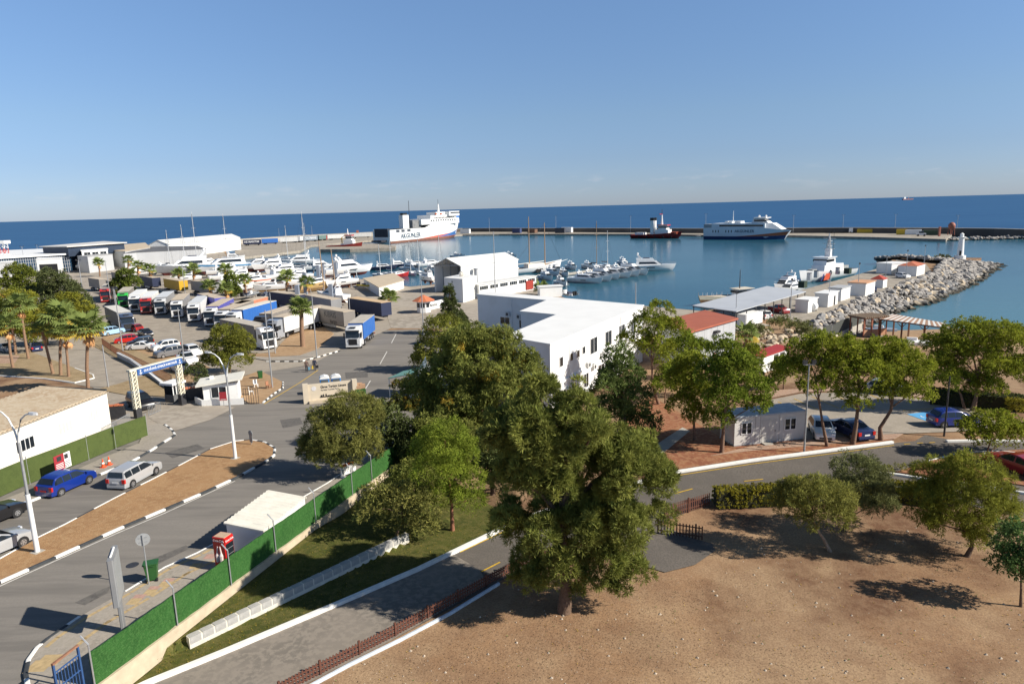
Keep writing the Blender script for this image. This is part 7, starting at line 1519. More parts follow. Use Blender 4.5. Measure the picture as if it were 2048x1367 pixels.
# ------------------------------------------------------------ boats
def hull(L, W, fb, dr, sheer=.25, n=9, stern=.85, full=.6):
    """half-section stations; returns sections list (closed) for loft, x from -L/2 stern to L/2 bow"""
    secs = []
    for i in range(n):
        u = i / (n - 1); x = -L / 2 + L * u
        b = W / 2 * (lerp(stern, 1, min(1, u / .35)) if u < .45 else max(.02, 1 - ((u - .45) / .55) ** (1.6 + full)))
        s = fb * (1 + sheer * u * u * 1.6); k = -dr * (1 - max(0, (u - .75) / .25) ** 2 * .9); xo = 0 if u < .6 else -((u - .6) / .4) ** 2 * L * .0
        fl = .72 if u < .6 else lerp(.72, .25, (u - .6) / .4); xk = -max(0, (u - .7) / .3) ** 2 * L * .07
        secs.append([(x, -b, s), (x + xk * .4, -b * lerp(1, fl, .4), s * .45), (x + xk, -b * fl * .8, 0), (x + xk * 1.6, 0, k), (x + xk, b * fl * .8, 0), (x + xk * .4, b * lerp(1, fl, .4), s * .45), (x, b, s)])
    return secs
def deck_of(secs, inset=.03, dz=-.04):
    b = B(); n = len(secs); b.v = [(s[0][0], s[0][1] * (1 - inset), s[0][2] + dz) for s in secs] + [(s[-1][0], s[-1][1] * (1 - inset), s[-1][2] + dz) for s in secs]
    b.f = [(i, i + 1, n + i + 1, n + i) for i in range(n - 1)]; return b
def cabin_block(x0, x1, w0, w1, z0, z1, rake_f=.5, rake_b=.1, tum=.85):
    b = B(); h = z1 - z0
    b.add([(x0, -w0, z0), (x1, -w1, z0), (x1, w1, z0), (x0, w0, z0), (x0 + rake_b * h, -w0 * tum, z1), (x1 - rake_f * h, -w1 * tum, z1), (x1 - rake_f * h, w1 * tum, z1), (x0 + rake_b * h, w0 * tum, z1)],
          [(3, 2, 1, 0), (4, 5, 6, 7), (0, 1, 5, 4), (1, 2, 6, 5), (2, 3, 7, 6), (3, 0, 4, 7)]); return b
hull_navy = M('hull_navy', (.03, .04, .08), .3, .05, 1); anti = M('antifoul', (.12, .03, .025), .7, .15, 1); antib = M('antifoul_blue', (.05, .10, .18), .7, .15, 1); teak = M('teak_deck', (.40, .27, .16), .7, .12, 2); canv = M('canvas_navy', (.04, .05, .09), .8, .15, 2)
def motor_yacht(label, loc, rz, L=12., fly=True, hullm=None, bottom=None, W=None, stand=False, group='motor boats', arch=True, name='motor_yacht', band=None):
    W = W or L * .29; fb = .8 + L * .055; t = thing(name, label, 'boat', loc, rz, group); dr = L * .06
    secs = hull(L, W, fb, dr if stand else .5); h = B().loft(secs, False, True).build('hull', hullm or gel, t, 40)
    if stand:
        s2 = [[(p[0], p[1] * 1.012, p[2] - .01) for p in (s[2], s[3], s[4])] for s in secs]; B().loft(s2, False, False).build('bottom_paint', bottom or anti, t, fix=False)
        for x in (-L * .25, L * .1):
            for y in (-1, 1): B().tube([(x, y * W * .38, -dr - .6), (x, y * W * .3, .1)], .07, 5).build('stand', steel, t)
            B().box(x - .2, x + .2, -.3, .3, -dr - .6, -dr * .9).build('keel_block', wood, t)
    if band: B().loft([[(s[0][0], s[0][1] * 1.01, s[0][2] - .25), (s[1][0] * .999, s[1][1] * 1.012, s[1][2] * 1.2)] for s in secs], False, False).build('stripe', band, t, fix=False); B().loft([[(s[-1][0], s[-1][1] * 1.01, s[-1][2] - .25), (s[-2][0] * .999, s[-2][1] * 1.012, s[-2][2] * 1.2)] for s in secs], False, False).build('stripe', band, t, fix=False)
    deck_of(secs).build('deck', gel, t, fix=False)
    c1 = fb * 1.05; c2 = fb + L * .09
    cabin_block(-L * .26, L * .26, W * .36, W * .27, c1 - .15, c2, 1.4, .15).build('cabin', gel, t)
    for s in (-1, 1):
        zlo, zhi = lerp(c1, c2, .35), lerp(c1, c2, .82); B().quad((-L * .2, s * W * .335, zlo), (L * .16, s * W * .275, zlo), (L * .09, s * W * .253, zhi), (-L * .19, s * W * .312, zhi)).build('side_window', glass, t, fix=False)
        B().quad((-L * .05, s * (W * .50), fb * .72), (L * .1, s * W * .487, fb * .75), (L * .1, s * W * .475, fb * .6), (-L * .05, s * W * .488, fb * .57)).build('hull_port', glass, t, fix=False)
    x1 = L * .26; hgt = c2 - c1 + .15; B().quad((x1 - .25 * hgt, -W * .25, lerp(c1, c2, .1)), (x1 - .25 * hgt, W * .25, lerp(c1, c2, .1)), (x1 - 1.25 * hgt, W * .22, lerp(c1, c2, .92)), (x1 - 1.25 * hgt, -W * .22, lerp(c1, c2, .92))).build('windshield', glass, t, fix=False).location = (.06, 0, .04)
    if fly:
        cabin_block(-L * .24, L * .10, W * .31, W * .24, c2 + .02, c2 + L * .05, .8, -.3, .95).build('flybridge', gel, t); B().box(-L * .12, L * .0, -W * .2, W * .2, c2 + L * .05, c2 + L * .06).build('fly_seat', canv, t)
    if arch:
        za = c2 + (L * .05 if fly else 0); B().loft([[(x, y, z) for x, z in ((-L * .2, za - .1), (-L * .15, za - .1), (-L * .21, za + L * .06), (-L * .24, za + L * .06))] for y in (-W * .27, -W * .22)], True).build('radar_arch', gel, t)
        B().loft([[(x, y, z) for x, z in ((-L * .2, za - .1), (-L * .15, za - .1), (-L * .21, za + L * .06), (-L * .24, za + L * .06))] for y in (W * .22, W * .27)], True).build('radar_arch', gel, t); B().box(-L * .245, -L * .205, -W * .22, W * .22, za + L * .05, za + L * .062).build('arch_beam', gel, t)
        B().ball((-L * .225, 0, za + L * .085), L * .022, 8, 6).build('radome', gel, t)
    bw_ = [s[0] for s in secs if s[0][0] > L * .05]
    for s in (-1, 1): B().tube([(p[0], abs(p[1]) * s * .97, p[2] + .55) for p in bw_], .025, 4).build('bow_rail', steel, t)
    B().box(-L * .52, -L * .49, -W * .38, W * .38, .15, .3).build('swim_platform', teak, t)
    return t
def sailboat(label, loc, rz, L=11., mast=14., hullm=None, stand=False, mat=None, bare=False):
    W = L * .3; t = thing('sailing_boat', label, 'boat', loc, rz, 'sailing boats'); secs = hull(L, W, 1.0, .5, .18, 9, .75, .2); B().loft(secs, False, True).build('hull', hullm or gel, t, 40); deck_of(secs).build('deck', gel, t, fix=False)
    cabin_block(-L * .12, L * .2, W * .25, W * .16, .95, 1.5, .8, .2).build('cabin', gel, t)
    for s in (-1, 1): B().quad((-L * .08, s * W * .242, 1.15), (L * .14, s * W * .178, 1.15), (L * .12, s * W * .172, 1.38), (-L * .08, s * W * .228, 1.38)).build('side_window', glass, t, fix=False)
    mm = mat or M('mast_alloy', (.66, .66, .65), .4, .05, 2, .3)
    B().tube([(L * .08, 0, .9), (L * .06, 0, mast)], [.14, .09], 7).build('mast', mm, t); B().tube([(L * .07, 0, 2.3), (-L * .36, 0, 2.2)], .09, 6).build('boom', mm, t)
    B().tube([(L * .05, 0, 2.5), (-L * .33, 0, 2.42)], [.18, .12], 7).build('sail_cover', canv, t)
    for z in (.45, .72): B().tube([(L * .07, -W * .25, mast * z), (L * .07, W * .25, mast * z)], .04, 4).build('spreader', mm, t)
    for e in ((L * .49, 0, 1.2), (-L * .48, 0, 1.1), (L * .06, W * .47, 1.1), (L * .06, -W * .47, 1.1)): B().tube([(L * .06, 0, mast * .98), e], .022, 3).build('stay', darkm, t)
    if stand:
        for x in (-L * .2, L * .15):
            for y in (-1, 1): B().tube([(x, y * W * .5, -1.8), (x, y * W * .36, .3)], .06, 5).build('stand', steel, t)
        B().box(-L * .1, L * .1, -.15, .15, -1.7, -.3).build('keel', antib, t)
    return t
def rib(label, loc, rz, L=7., tubem=None):
    t = thing('inflatable_boat', label, 'boat', loc, rz, 'inflatable boats'); W = L * .34; gm2 = tubem or M('rib_grey', (.24, .25, .26), .6, .08, 2)
    pts = [(-L * .5, -W / 2, .5), (L * .15, -W / 2, .55), (L * .38, -W * .3, .65), (L * .5, 0, .75), (L * .38, W * .3, .65), (L * .15, W / 2, .55), (-L * .5, W / 2, .5)]; B().tube(pts, [.16, .26, .25, .2, .25, .26, .16], 8).build('tube', gm2, t, 50)
    B().box(-L * .42, L * .25, -W * .4, W * .4, .1, .45).build('floor', gel, t); B().box(-.4, .4, -.35, .35, .45, 1.4).build('console', gel, t); B().box(-L * .3, -L * .18, -.5, .5, .45, 1.0).build('seat', canv, t)
    for y in (-.3, .3): B().box(-L * .58, -L * .5, y - .2, y + .2, .3, 1.4, .06).build('outboard', gel if 'white' in label else black, t)
    return t
def W0(px, py): return Hz(px, py, 0.)
def boat_at(fn, label, stern, bow, z=0., up=0., **k):
    a, b_ = Hz(*stern, z), Hz(*bow, z); c = a.lerp(b_, .5); L = k.pop('L', None) or (b_ - a).length; return fn(label, (c.x, c.y, z + up), heading(a, b_), L=L, **k)
# right-hand pontoon row
pon = [W0(1120, 552), W0(1190, 541), W0(1262, 533)]; pt_ = thing('pontoon', 'floating pontoon behind the row of moored motor boats', 'pontoon', pon[1]); wall_run('deck', rel(pon, pt_), 2.2, .1, .6, conc, pt_); 
boat_at(motor_yacht, 'largest white motor yacht at the end of the mooring row', (1252, 541), (1346, 540), L=20, W=5.2)
row = [((bx_ - 62, by_ - 4), (bx_, by_), lb) for bx_, by_, lb in ((1294, 550, 'white motor yacht with black trim next to the largest one'), (1277, 553, 'white cruiser, third from the right of the mooring row'), (1260, 556, 'white sports cruiser, fourth from the right of the row'), (1238, 559, 'white cruiser with dark windscreen, fifth from the right'), (1222, 563, 'white cruiser, sixth from the right of the row'), (1204, 567, 'cream bowed cruiser in the middle of the row'))]
for i, (s, b_, lb) in enumerate(row): boat_at(motor_yacht, lb, s, b_, L=15.5 - .4 * i, fly=i in (0, 3), W=4.6, hullm=gel if i != 1 else gel)
boat_at(motor_yacht, 'small fishing cruiser with outboards beside the jetty', (1108, 567), (1138, 575), L=9, fly=True)
boat_at(rib, 'grey inflatable with white outboards below the row', (1180, 567), (1150, 558), L=9)
boat_at(rib, 'grey inflatable boat pulled up on the quay', (1150, 593), (1112, 586), z=2.1, L=8.5); boat_at(rib, 'white outboard tender by the jetty container', (1135, 574), (1110, 566), L=8)
for i, (s, b_, lb) in enumerate((((1128, 535), (1160, 541), 'white cruiser behind the left end of the row'), ((1160, 533), (1195, 540), 'white cruiser with dark canopy, behind the row centre'), ((1100, 540), (1128, 549), 'white motor boat left behind the fishing cruiser'), ((1112, 547), (1146, 556), 'white cruiser with blue canopy near the fishing cruiser'), ((1078, 556), (1108, 562), 'small white runabout close to the annex'), ((1090, 548), (1118, 552), 'white runabout between runabout and cruiser'), ((1232, 526), (1262, 532), 'white flybridge boat behind the largest yacht'))): boat_at(motor_yacht, lb, s, b_, L=9 + (i % 3), fly=i % 2 == 0, W=3.2)
boat_at(sailboat, 'sailing boat with brown mast behind the mooring row', (1178, 536), (1205, 540), L=12, mast=19, mat=M('mast_wood', (.34, .24, .16), .6, .1, 2)); boat_at(sailboat, 'sailing boat with radar on its mast behind the row', (1200, 534), (1226, 537), L=11, mast=15)
jc = hut('jetty_container', 'white corrugated container on the jetty by the annex', (1100, 592), 6, 2.6, 2.6, .2, white, white, z=2.1); jc['category'] = 'container'
# two masted wooden schooner
a, b_ = W0(1030, 548), W0(1114, 541); c = a.lerp(b_, .5); L = 24; gu = thing('schooner', 'white two-masted wooden schooner behind the boat hangar', 'ship', (c.x, c.y, 0), heading(a, b_)); secs = hull(L, 6.2, 2.0, .6, .75, 11, .8, .0); B().loft(secs, False, True).build('hull', gel, gu, 40); deck_of(secs, .05, -.35).build('deck', teak, gu, fix=False)
cabin_block(-L * .2, L * .14, 1.9, 1.6, 1.6, 3.6, .2, .1).build('deckhouse', M('cream_gel', (.74, .68, .58), .5, .06, 1), gu); mw_ = M('mast_varnish', (.36, .24, .15), .5, .1, 2)
for x, h in ((-L * .13, 21.5), (L * .17, 19)): B().tube([(x, 0, 1.6), (x, 0, h)], [.24, .14], 8).build('mast', mw_, gu)
B().tube([(L * .15, 0, 4.2), (-L * .4, 0, 3.6)], .14, 6).build('boom', M('boom_white', (.7, .68, .62), .6, .05, 2), gu); B().tube([(L * .42, 0, 3.2), (L * .62, 0, 4.2)], [.16, .06], 6).build('bowsprit', gel, gu)
for x, y in ((-L * .06, -3.2), (0, -3.1), (L * .03, -3.1)): B().tube([(x, y - .2, .9), (x, y + .1, .9)], .75, 12).build('tyre_fender', rubber, gu)
for e in ((L * .5, 0, 3.4), (-L * .48, 0, 2.2)): B().tube([(L * .17, 0, 18.5), e], .04, 3).build('stay', darkm, gu)
# marina left part
mm_ = [((745, 551), (775, 556), 8, 0, 'white sailing boat with slanted mast nearest the big yacht', 17), ((768, 549), (796, 553), 9, 0, 'white sailing boat, second from the big yacht', 21), ((805, 548), (835, 552), 10, 0, 'white sailing boat with thin mast beside the red boat', 18), ((825, 546), (850, 551), 9, 0, 'white sailing boat right of the red boat', 20), ((868, 536), (890, 540), 9, 0, 'sailing boat with dark mast before the hangar', 22)]
for s, b_, L, k, lb, mh in mm_: boat_at(sailboat, lb, s, b_, L=L + 2, mast=mh * .62 + 2)
for i, (s, b_, lb, L) in enumerate((((800, 541), (850, 545), 'long white motor yacht moored behind the red boat', 15), ((842, 533), (880, 530), 'grey flybridge boat moored near the hangar', 13), ((850, 542), (878, 546), 'white motor boat next to the hangar gable', 10), ((902, 515), (932, 516), 'white motor boat lying off beyond the hangar', 10), ((1012, 515), (1032, 516), 'white motor boat behind the hangar roof', 9), ((745, 540), (790, 538), 'dark canopied motor boat behind the sailing boats', 12), ((780, 535), (815, 533), 'dark blue motor boat on the marina outer berth', 11), ((818, 533), (846, 531), 'white motor boat on the marina outer berth', 10))): boat_at(motor_yacht, lb, s, b_, L=L, fly=i % 2 == 0, hullm=hull_navy if 'dark' in lb else None)
boat_at(motor_yacht, 'red hulled boat with white pennant mast in the marina', (782, 556), (815, 552), L=10, fly=False, arch=False, hullm=M('hull_red', (.42, .03, .03), .4, .06, 1)); boat_at(motor_yacht, 'white motor boat on a trailer left of the hangar mouth', (870, 570), (838, 566), z=2.1, up=1.3, L=9, fly=True, stand=True)
# boats ashore in the yard
ya = [('big white flybridge yacht standing ashore between steel posts', (652, 560), (742, 551), 20, True, None, None), ('white cruiser with orange waterline ashore', (536, 573), (470, 582), 13, False, M('antifoul_orange', (.50, .12, .05), .7, .1, 1), M('stripe_orange', (.55, .14, .06), .6, .1, 1)), ('white flybridge yacht ashore behind the orange-bottomed one', (600, 552), (535, 558), 14, True, None, None), ('white yacht ashore, hull facing left', (575, 541), (508, 547), 16, True, None, None), ('white yacht ashore next to the harbour basin', (640, 534), (560, 538), 17, True, None, None),
      ('white boat with wooden keel ashore', (560, 585), (518, 588), 9, False, M('keel_wood', (.40, .24, .08), .7, .1, 2), None), ('white wheelhouse boat ashore beside the cradle', (575, 578), (622, 574), 10, True, None, None), ('white cabin boat ashore behind the pale trailer', (690, 610), (640, 606), 11, True, None, None), ('white yacht ashore left of the white wheelhouse', (420, 556), (480, 552), 13, False, None, None), ('white powerboat ashore beside the palms', (350, 548), (405, 552), 11, False, None, None),
      ('white open boat ashore before the long hall', (310, 545), (350, 541), 10, False, None, None), ('white yacht ashore by the blue covered one', (430, 567), (480, 563), 12, False, None, None), ('white runabout ashore near the grey trailer', (440, 578), (475, 575), 9, False, None, None), ('white boat ashore at the yard end, before the warehouse', (400, 538), (440, 534), 12, True, None, None), ('white flybridge boat at the yard quay by the warehouse', (455, 524), (482, 523), 11, True, None, None), ('white speedboat ashore beside the glass terminal road', (150, 540), (175, 545), 9, False, None, None), ('white motor boat ashore before the portal', (88, 540), (108, 536), 9, False, None, None)]
for lb, s, b_, L, fl, bot, band in ya: boat_at(motor_yacht, lb, s, b_, z=2.1, up=L * .06 + .6, L=L, fly=fl, stand=True, bottom=bot, band=band)
boat_at(motor_yacht, 'long white passenger boat with blue roof edge ashore', (520, 543), (390, 552), z=2.1, up=1.6, L=26, fly=False, stand=True, W=6, arch=False, band=M('stripe_blue', (.12, .35, .62), .5, .06, 1))
for i, (s, b_, lb, z, L, mh) in enumerate((((380, 545), (410, 547), 'sailing boat ashore with the tallest white mast at left', 2.1, 12, 23), ((440, 540), (470, 541), 'sailing boat ashore with white mast before the warehouse end', 2.1, 12, 22), ((595, 545), (625, 546), 'sailing boat ashore with tall leaning white mast', 2.1, 13, 22), ((330, 545), (352, 547), 'sailing boat ashore with short mast, before the long hall', 2.1, 10, 16), ((360, 542), (382, 544), 'sailing boat ashore with thin mast beside the grey trawler', 2.1, 10, 18), ((560, 528), (590, 529), 'sailing boat at the yard quay with white mast', 2.1, 10, 16), ((600, 530), (625, 531), 'sailing boat at the yard quay with orange-white mast', 2.1, 10, 17))): boat_at(sailboat, lb, s, b_, z=z, up=1.7, L=L, mast=mh, stand=True)
boat_at(motor_yacht, 'bare wooden hull under construction in the yard', (600, 588), (665, 578), z=2.1, up=1.2, L=14, fly=False, arch=False, stand=True, hullm=M('bare_planks', (.55, .38, .18), .7, .15, 1.5), bottom=M('bare_planks', (.55, .38, .18), .7, .15, 1.5))
for i, (s, b_, lb) in enumerate((((488, 600), (516, 594), 'grey inflatable boat stored among the lorries'), ((520, 603), (545, 596), 'second grey inflatable stored among the lorries, right one'), ((720, 578), (752, 580), 'yellow inflatable on a stand by the yard shed'))): boat_at(rib, lb, s, b_, z=2.1, up=.8, L=7, tubem=M('rib_yellow', (.60, .45, .03), .6, .1, 2) if i == 2 else None)
boat_at(motor_yacht, 'grey trawler-like ship ashore before the long hall', (440, 545), (318, 552), z=2.1, up=1.2, L=27, W=6, fly=True, stand=True, hullm=M('hull_grey', (.34, .35, .36), .6, .1, .6))
for i, (x, y0, y1) in enumerate(((613, 600, 545), (638, 568, 530), (648, 566, 528), (673, 563, 525), (598, 622, 570), (664, 612, 568))):
    t = thing('lift_post', 'grey steel travel-lift post ' + ['beside the palm and the wooden hull', 'left of the big yacht stern', 'second at the big yacht stern', 'right at the big yacht side', 'behind the island palm crown', 'beside the white cabin boat'][i], 'post', Hz(x, y0, 2.1), 0, 'travel lift posts'); rr = ray(x, y1); k = t.location.y / rr[1]; h = CAMZ + rr[2] * k - 2.1; B().box(-.45, .45, -.45, .45, 0, h).build('column', M('lift_grey', (.24, .27, .32), .5, .1, 1), t); B().box(-.6, .6, -1.2, 1.2, 0, .5).build('wheel_base', darkm, t)
for i, (x, y0, y1) in enumerate(((1046, 560, 438), (650, 590, 482), (672, 580, 498))):
    if i == 0: continue
    t = thing('bare_mast', ['', 'tall bare wooden mast rising among the yard boats, left', 'tall bare wooden mast rising among the yard boats, right'][i], 'mast', Hz(x, y0, 2.1)); rr = ray(x - 8, y1); k = t.location.y / rr[1]; h = CAMZ + rr[2] * k - 2.1; B().tube([(0, 0, 0), (-.6, 0, h)], [.22, .12], 7).build('spar', M('mast_wood', (.34, .24, .16), .6, .1, 2), t); B().box(-.5, .5, -.5, .5, 0, .8).build('foot', wood, t)
# ------------------------------------------------------------ big ferry
a = W0(764, 487); b_ = W0(917, 473); c = a.lerp(b_, .5); L = (b_ - a).length; fe = thing('car_ferry', 'white car ferry with blue and red bow stripe at the breakwater', 'ferry', c, heading(a, b_)); Wf = 17.; fbh = 11.5
secs = []
for u in np.linspace(0, 1, 13):
    x = -L / 2 + L * u; w = Wf / 2 * (1 if u < .68 else max(.06, 1 - ((u - .68) / .32) ** 2.2)); top = 13.0 if u > .42 else 10.5; rk_ = max(0, (u - .75) / .25) ** 2 * 9
    secs.append([(x, -w, top), (x - rk_ * .3, -w, 6.5), (x - rk_ * .6, -w * (1 if u < .7 else lerp(1, .6, (u - .7) / .3)), 2.2), (x - rk_, -w * (.97 if u < .7 else lerp(.97, .3, (u - .7) / .3)), -.5), (x - rk_, w * (.97 if u < .7 else lerp(.97, .3, (u - .7) / .3)), -.5), (x - rk_ * .6, w * (1 if u < .7 else lerp(1, .6, (u - .7) / .3)), 2.2), (x - rk_ * .3, w, 6.5), (x, w, top)])
fw = M('ferry_white', (.76, .76, .74), .5, .05, .15); fb_ = M('ferry_blue', (.05, .16, .42), .5, .05, .2); fr_ = M('ferry_red', (.62, .10, .05), .5, .05, .2); fu = M('ferry_underwater', (.20, .09, .06), .7, .25, .2)
B().loft(secs, False, True).build('hull', fw, fe, 30)
def hullband(t, secs, f0, f1, mat, name, side=-1):
    """painted band on the hull side: f = function(u)->(z) limits; follows section rows"""
    b = B(); n = len(secs)
    def pt(s, z):
        rows = s[:4]
        for p, q in zip(rows, rows[1:]):
            if q[2] <= z <= p[2]: k = (z - q[2]) / (p[2] - q[2]); return Vector((lerp(q[0], p[0], k), lerp(q[1], p[1], k) - .06, z))
        return Vector((rows[0][0], rows[0][1] - .06, z))
    for i in range(n - 1):
        z00, z01 = f0(i / (n - 1)), f1(i / (n - 1)); z10, z11 = f0((i + 1) / (n - 1)), f1((i + 1) / (n - 1))
        if z01 - z00 < .01 and z11 - z10 < .01: continue
        b.quad(pt(secs[i], z00), pt(secs[i + 1], z10), pt(secs[i + 1], z11), pt(secs[i], z01))
    return b.build(name, mat, t, fix=False)
hullband(fe, secs, lambda u: -.4, lambda u: 1.6 + u * .3, fu, 'underwater_band')
hullband(fe, secs, lambda u: 1.7 + u * .3, lambda u: 1.7 + u * .3 + max(0, (u - .35)) * 6.5, fr_, 'red_stripe')
hullband(fe, [[(p[0], p[1] - .08, p[2]) for p in s] for s in secs], lambda u: 2.0 + u * .3, lambda u: 2.0 + u * .3 + max(0, (u - .6)) * 13, fb_, 'blue_bow')
text('AKGUNLER', 5.2, M('ferry_letters', (.06, .10, .15), .5, .05, 1), fe, (-L * .26, -Wf / 2 - .25, 5.0), (R(90), 0, 0), sx=1.0, bold=.06)
B().box(-L * .12, L * .40, -Wf / 2 + .02, Wf / 2 - .02, 13.0, 17.5).build('superstructure', fw, fe); B().box(L * .02, L * .38, -Wf / 2 + 1.4, Wf / 2 - 1.4, 17.5, 20.5).build('upper_deck', fw, fe); B().box(L * .25, L * .40, -Wf / 2 - .6, Wf / 2 + .6, 19.5, 23.5).build('bridge', fw, fe); B().box(L * .27, L * .405, -Wf / 2 - .7, Wf / 2 + .7, 21.6, 22.7).build('bridge_windows', glass, fe); B().box(L * .12, L * .26, -5, 5, 20.5, 23.0).build('deckhouse', fw, fe)
for k in range(11): B().box(L * (.0 + k * .033), L * (.018 + k * .033), -Wf / 2 - .05, -Wf / 2 + .05, 15.6, 16.7).build('window', glass, fe)
for k in range(14): B().box(L * (.06 + k * .02), L * (.068 + k * .02), -Wf / 2 + .3, -Wf / 2 + .5, 17.5, 19).build('rail_post', darkm, fe)
B().box(-L * .32, -L * .25, -6.5, -2.5, 10.5, 21.5).build('funnel', fw, fe); B().box(-L * .31, -L * .26, -6, -3, 21.5, 23.2).build('funnel_top', black, fe); B().tube([(-L * .2, -3, 10.5), (-L * .2, -3, 33)], [.35, .2], 6).build('derrick_mast', darkm, fe); B().box(-L * .36, -L * .08, -Wf / 2 + .8, Wf / 2 - .8, 10.5, 10.8).build('car_deck', M('deck_green', (.12, .13, .13), .8, .15, .3), fe)
B().box(-L * .2, -L * .1, -6, 2, 10.8, 17).build('deck_machinery', M('machinery_grey', (.20, .20, .20), .7, .3, .4), fe); B().tube([(L * .22, 0, 23), (L * .22, 0, 30)], [1.2, .5], 8).build('signal_mast', fw, fe); B().tube([(L * .22, 0, 30), (L * .22, 0, 34)], .15, 5).build('aerial', darkm, fe)
B().box(-L * .505, -L * .48, -Wf / 2 + 2, Wf / 2 - 2, 5, 11.5).build('stern_door', M('ramp_dark', (.04, .04, .05), .7, .2, .3), fe); B().box(-L * .56, -L * .47, -5, 5, 1.5, 2.6).build('stern_ramp', M('ramp_dark', (.04, .04, .05), .7, .2, .3), fe)
for k, x in enumerate((-L * .43, -L * .37, -L * .3)): B().box(x, x + 4.5, -Wf / 2 - .07, -Wf / 2 + .1, 8.2, 10.2).build('hull_opening', M('opening_dark', (.07, .08, .10), .6, .3, .4), fe)
for x in (L * .08, L * .15): B().ball((x, -Wf / 2 + .5, 21.5), 1.2, 8, 6, .7).build('lifeboat', M('lifeboat_orange', (.62, .14, .06), .5, .08, 1), fe)
B().add([(L * .44, -5, 14), (L * .5, -2, 13), (L * .52, 0, 19), (L * .5, 2, 13), (L * .44, 5, 14), (L * .46, 0, 20)], [(0, 1, 2, 5), (2, 3, 4, 5)]).build('bow_visor', fb_, fe)
# ------------------------------------------------------------ fast ferry
a, b_ = W0(1416, 477), W0(1578, 478.5); c = a.lerp(b_, .5); L = (b_ - a).length; ct_ = thing('fast_ferry', 'white high speed ferry with navy and orange hull stripe', 'ferry', c, heading(a, b_)); Wc = 15.; s2 = []
for u in np.linspace(0, 1, 11):
    x = -L / 2 + L * u * 1.02; w = Wc / 2 * (1 if u < .7 else max(.08, 1 - ((u - .7) / .3) ** 2)); top = 7.8 if u < .72 else lerp(7.8, 5.8, (u - .72) / .28); r_ = max(0, (u - .72) / .28) ** 1.5 * 4
    s2.append([(x, -w, top), (x - r_ * .4, -w, 4.5), (x - r_ * .8, -w * .97, 1.8), (x - r_, -w * .9, -.4), (x - r_, w * .9, -.4), (x - r_ * .8, w * .97, 1.8), (x - r_ * .4, w, 4.5), (x, w, top)])
pale = M('ferry_pale', (.62, .66, .70), .4, .05, .2); B().loft(s2, False, True).build('hull', pale, ct_, 30)
hullband(ct_, s2, lambda u: -.35, lambda u: 2.0 + max(0, u - .55) * 1.5, M('ferry_navy', (.02, .045, .13), .4, .05, .3), 'navy_band'); hullband(ct_, s2, lambda u: 2.05 + max(0, u - .55) * 1.5, lambda u: 2.05 + max(0, u - .55) * 1.5 + max(0, u - .42) * 4.2, M('ferry_orange', (.45, .12, .05), .4, .05, .3), 'orange_stripe')
B().box(-L * .40, L * .26, -Wc / 2 + .5, Wc / 2 - .5, 7.8, 10.6).build('passenger_deck', pale, ct_); B().box(-L * .30, L * .24, -Wc / 2 + .42, -Wc / 2 + .5, 8.6, 9.7).build('window_band', glass, ct_); cabin_block(L * .24, L * .44, Wc / 2 - .6, Wc / 2 - 3, 6.5, 10.6, 1.6, 0).build('bow_fairing', white, ct_); cabin_block(L * .08, L * .28, 4.5, 3.5, 10.6, 14.0, 1.2, .3).build('wheelhouse', white, ct_); B().box(L * .11, L * .25, -4.5, 4.5, 11.8, 12.9).build('wheelhouse_windows', glass, ct_); B().box(L * .10, L * .25, -4.8, 4.8, 13.9, 14.3).build('wheelhouse_roof', white, ct_)
text('AKG\u00dcNLER', 2.6, M('ferry_letters', (.06, .10, .15), .5, .05, 1), ct_, (L * .02, -Wc / 2 - .12, 5.4), (R(90), 0, 0), bold=.04)
for k in range(6): B().box(L * (-.38 + (k * .035 if k < 3 else k * .035 + .06)), L * (-.37 + (k * .035 if k < 3 else k * .035 + .06)), -Wc / 2 - .1, -Wc / 2 + .1, 4.6, 6.2).build('port_window', glass, ct_)
for x in (-.26, -.21, -.14, -.10): B().box(L * x, L * x + 2.2, -3, 3, 10.6, 12.0).build('vent_box', white, ct_)
B().tube([(-L * .18, 0, 10.6), (-L * .18, 0, 19)], [.3, .12], 6).build('mast', white, ct_); B().box(-L * .5, -L * .40, -Wc / 2 + .3, Wc / 2 - .3, 7.8, 10.2).build('stern_frame', M('stern_grey', (.3, .32, .34), .6, .2, .4), ct_)
for x in (L * .14, L * .22): B().ball((x, 0, 15), .8, 8, 6).build('radome', white, ct_)
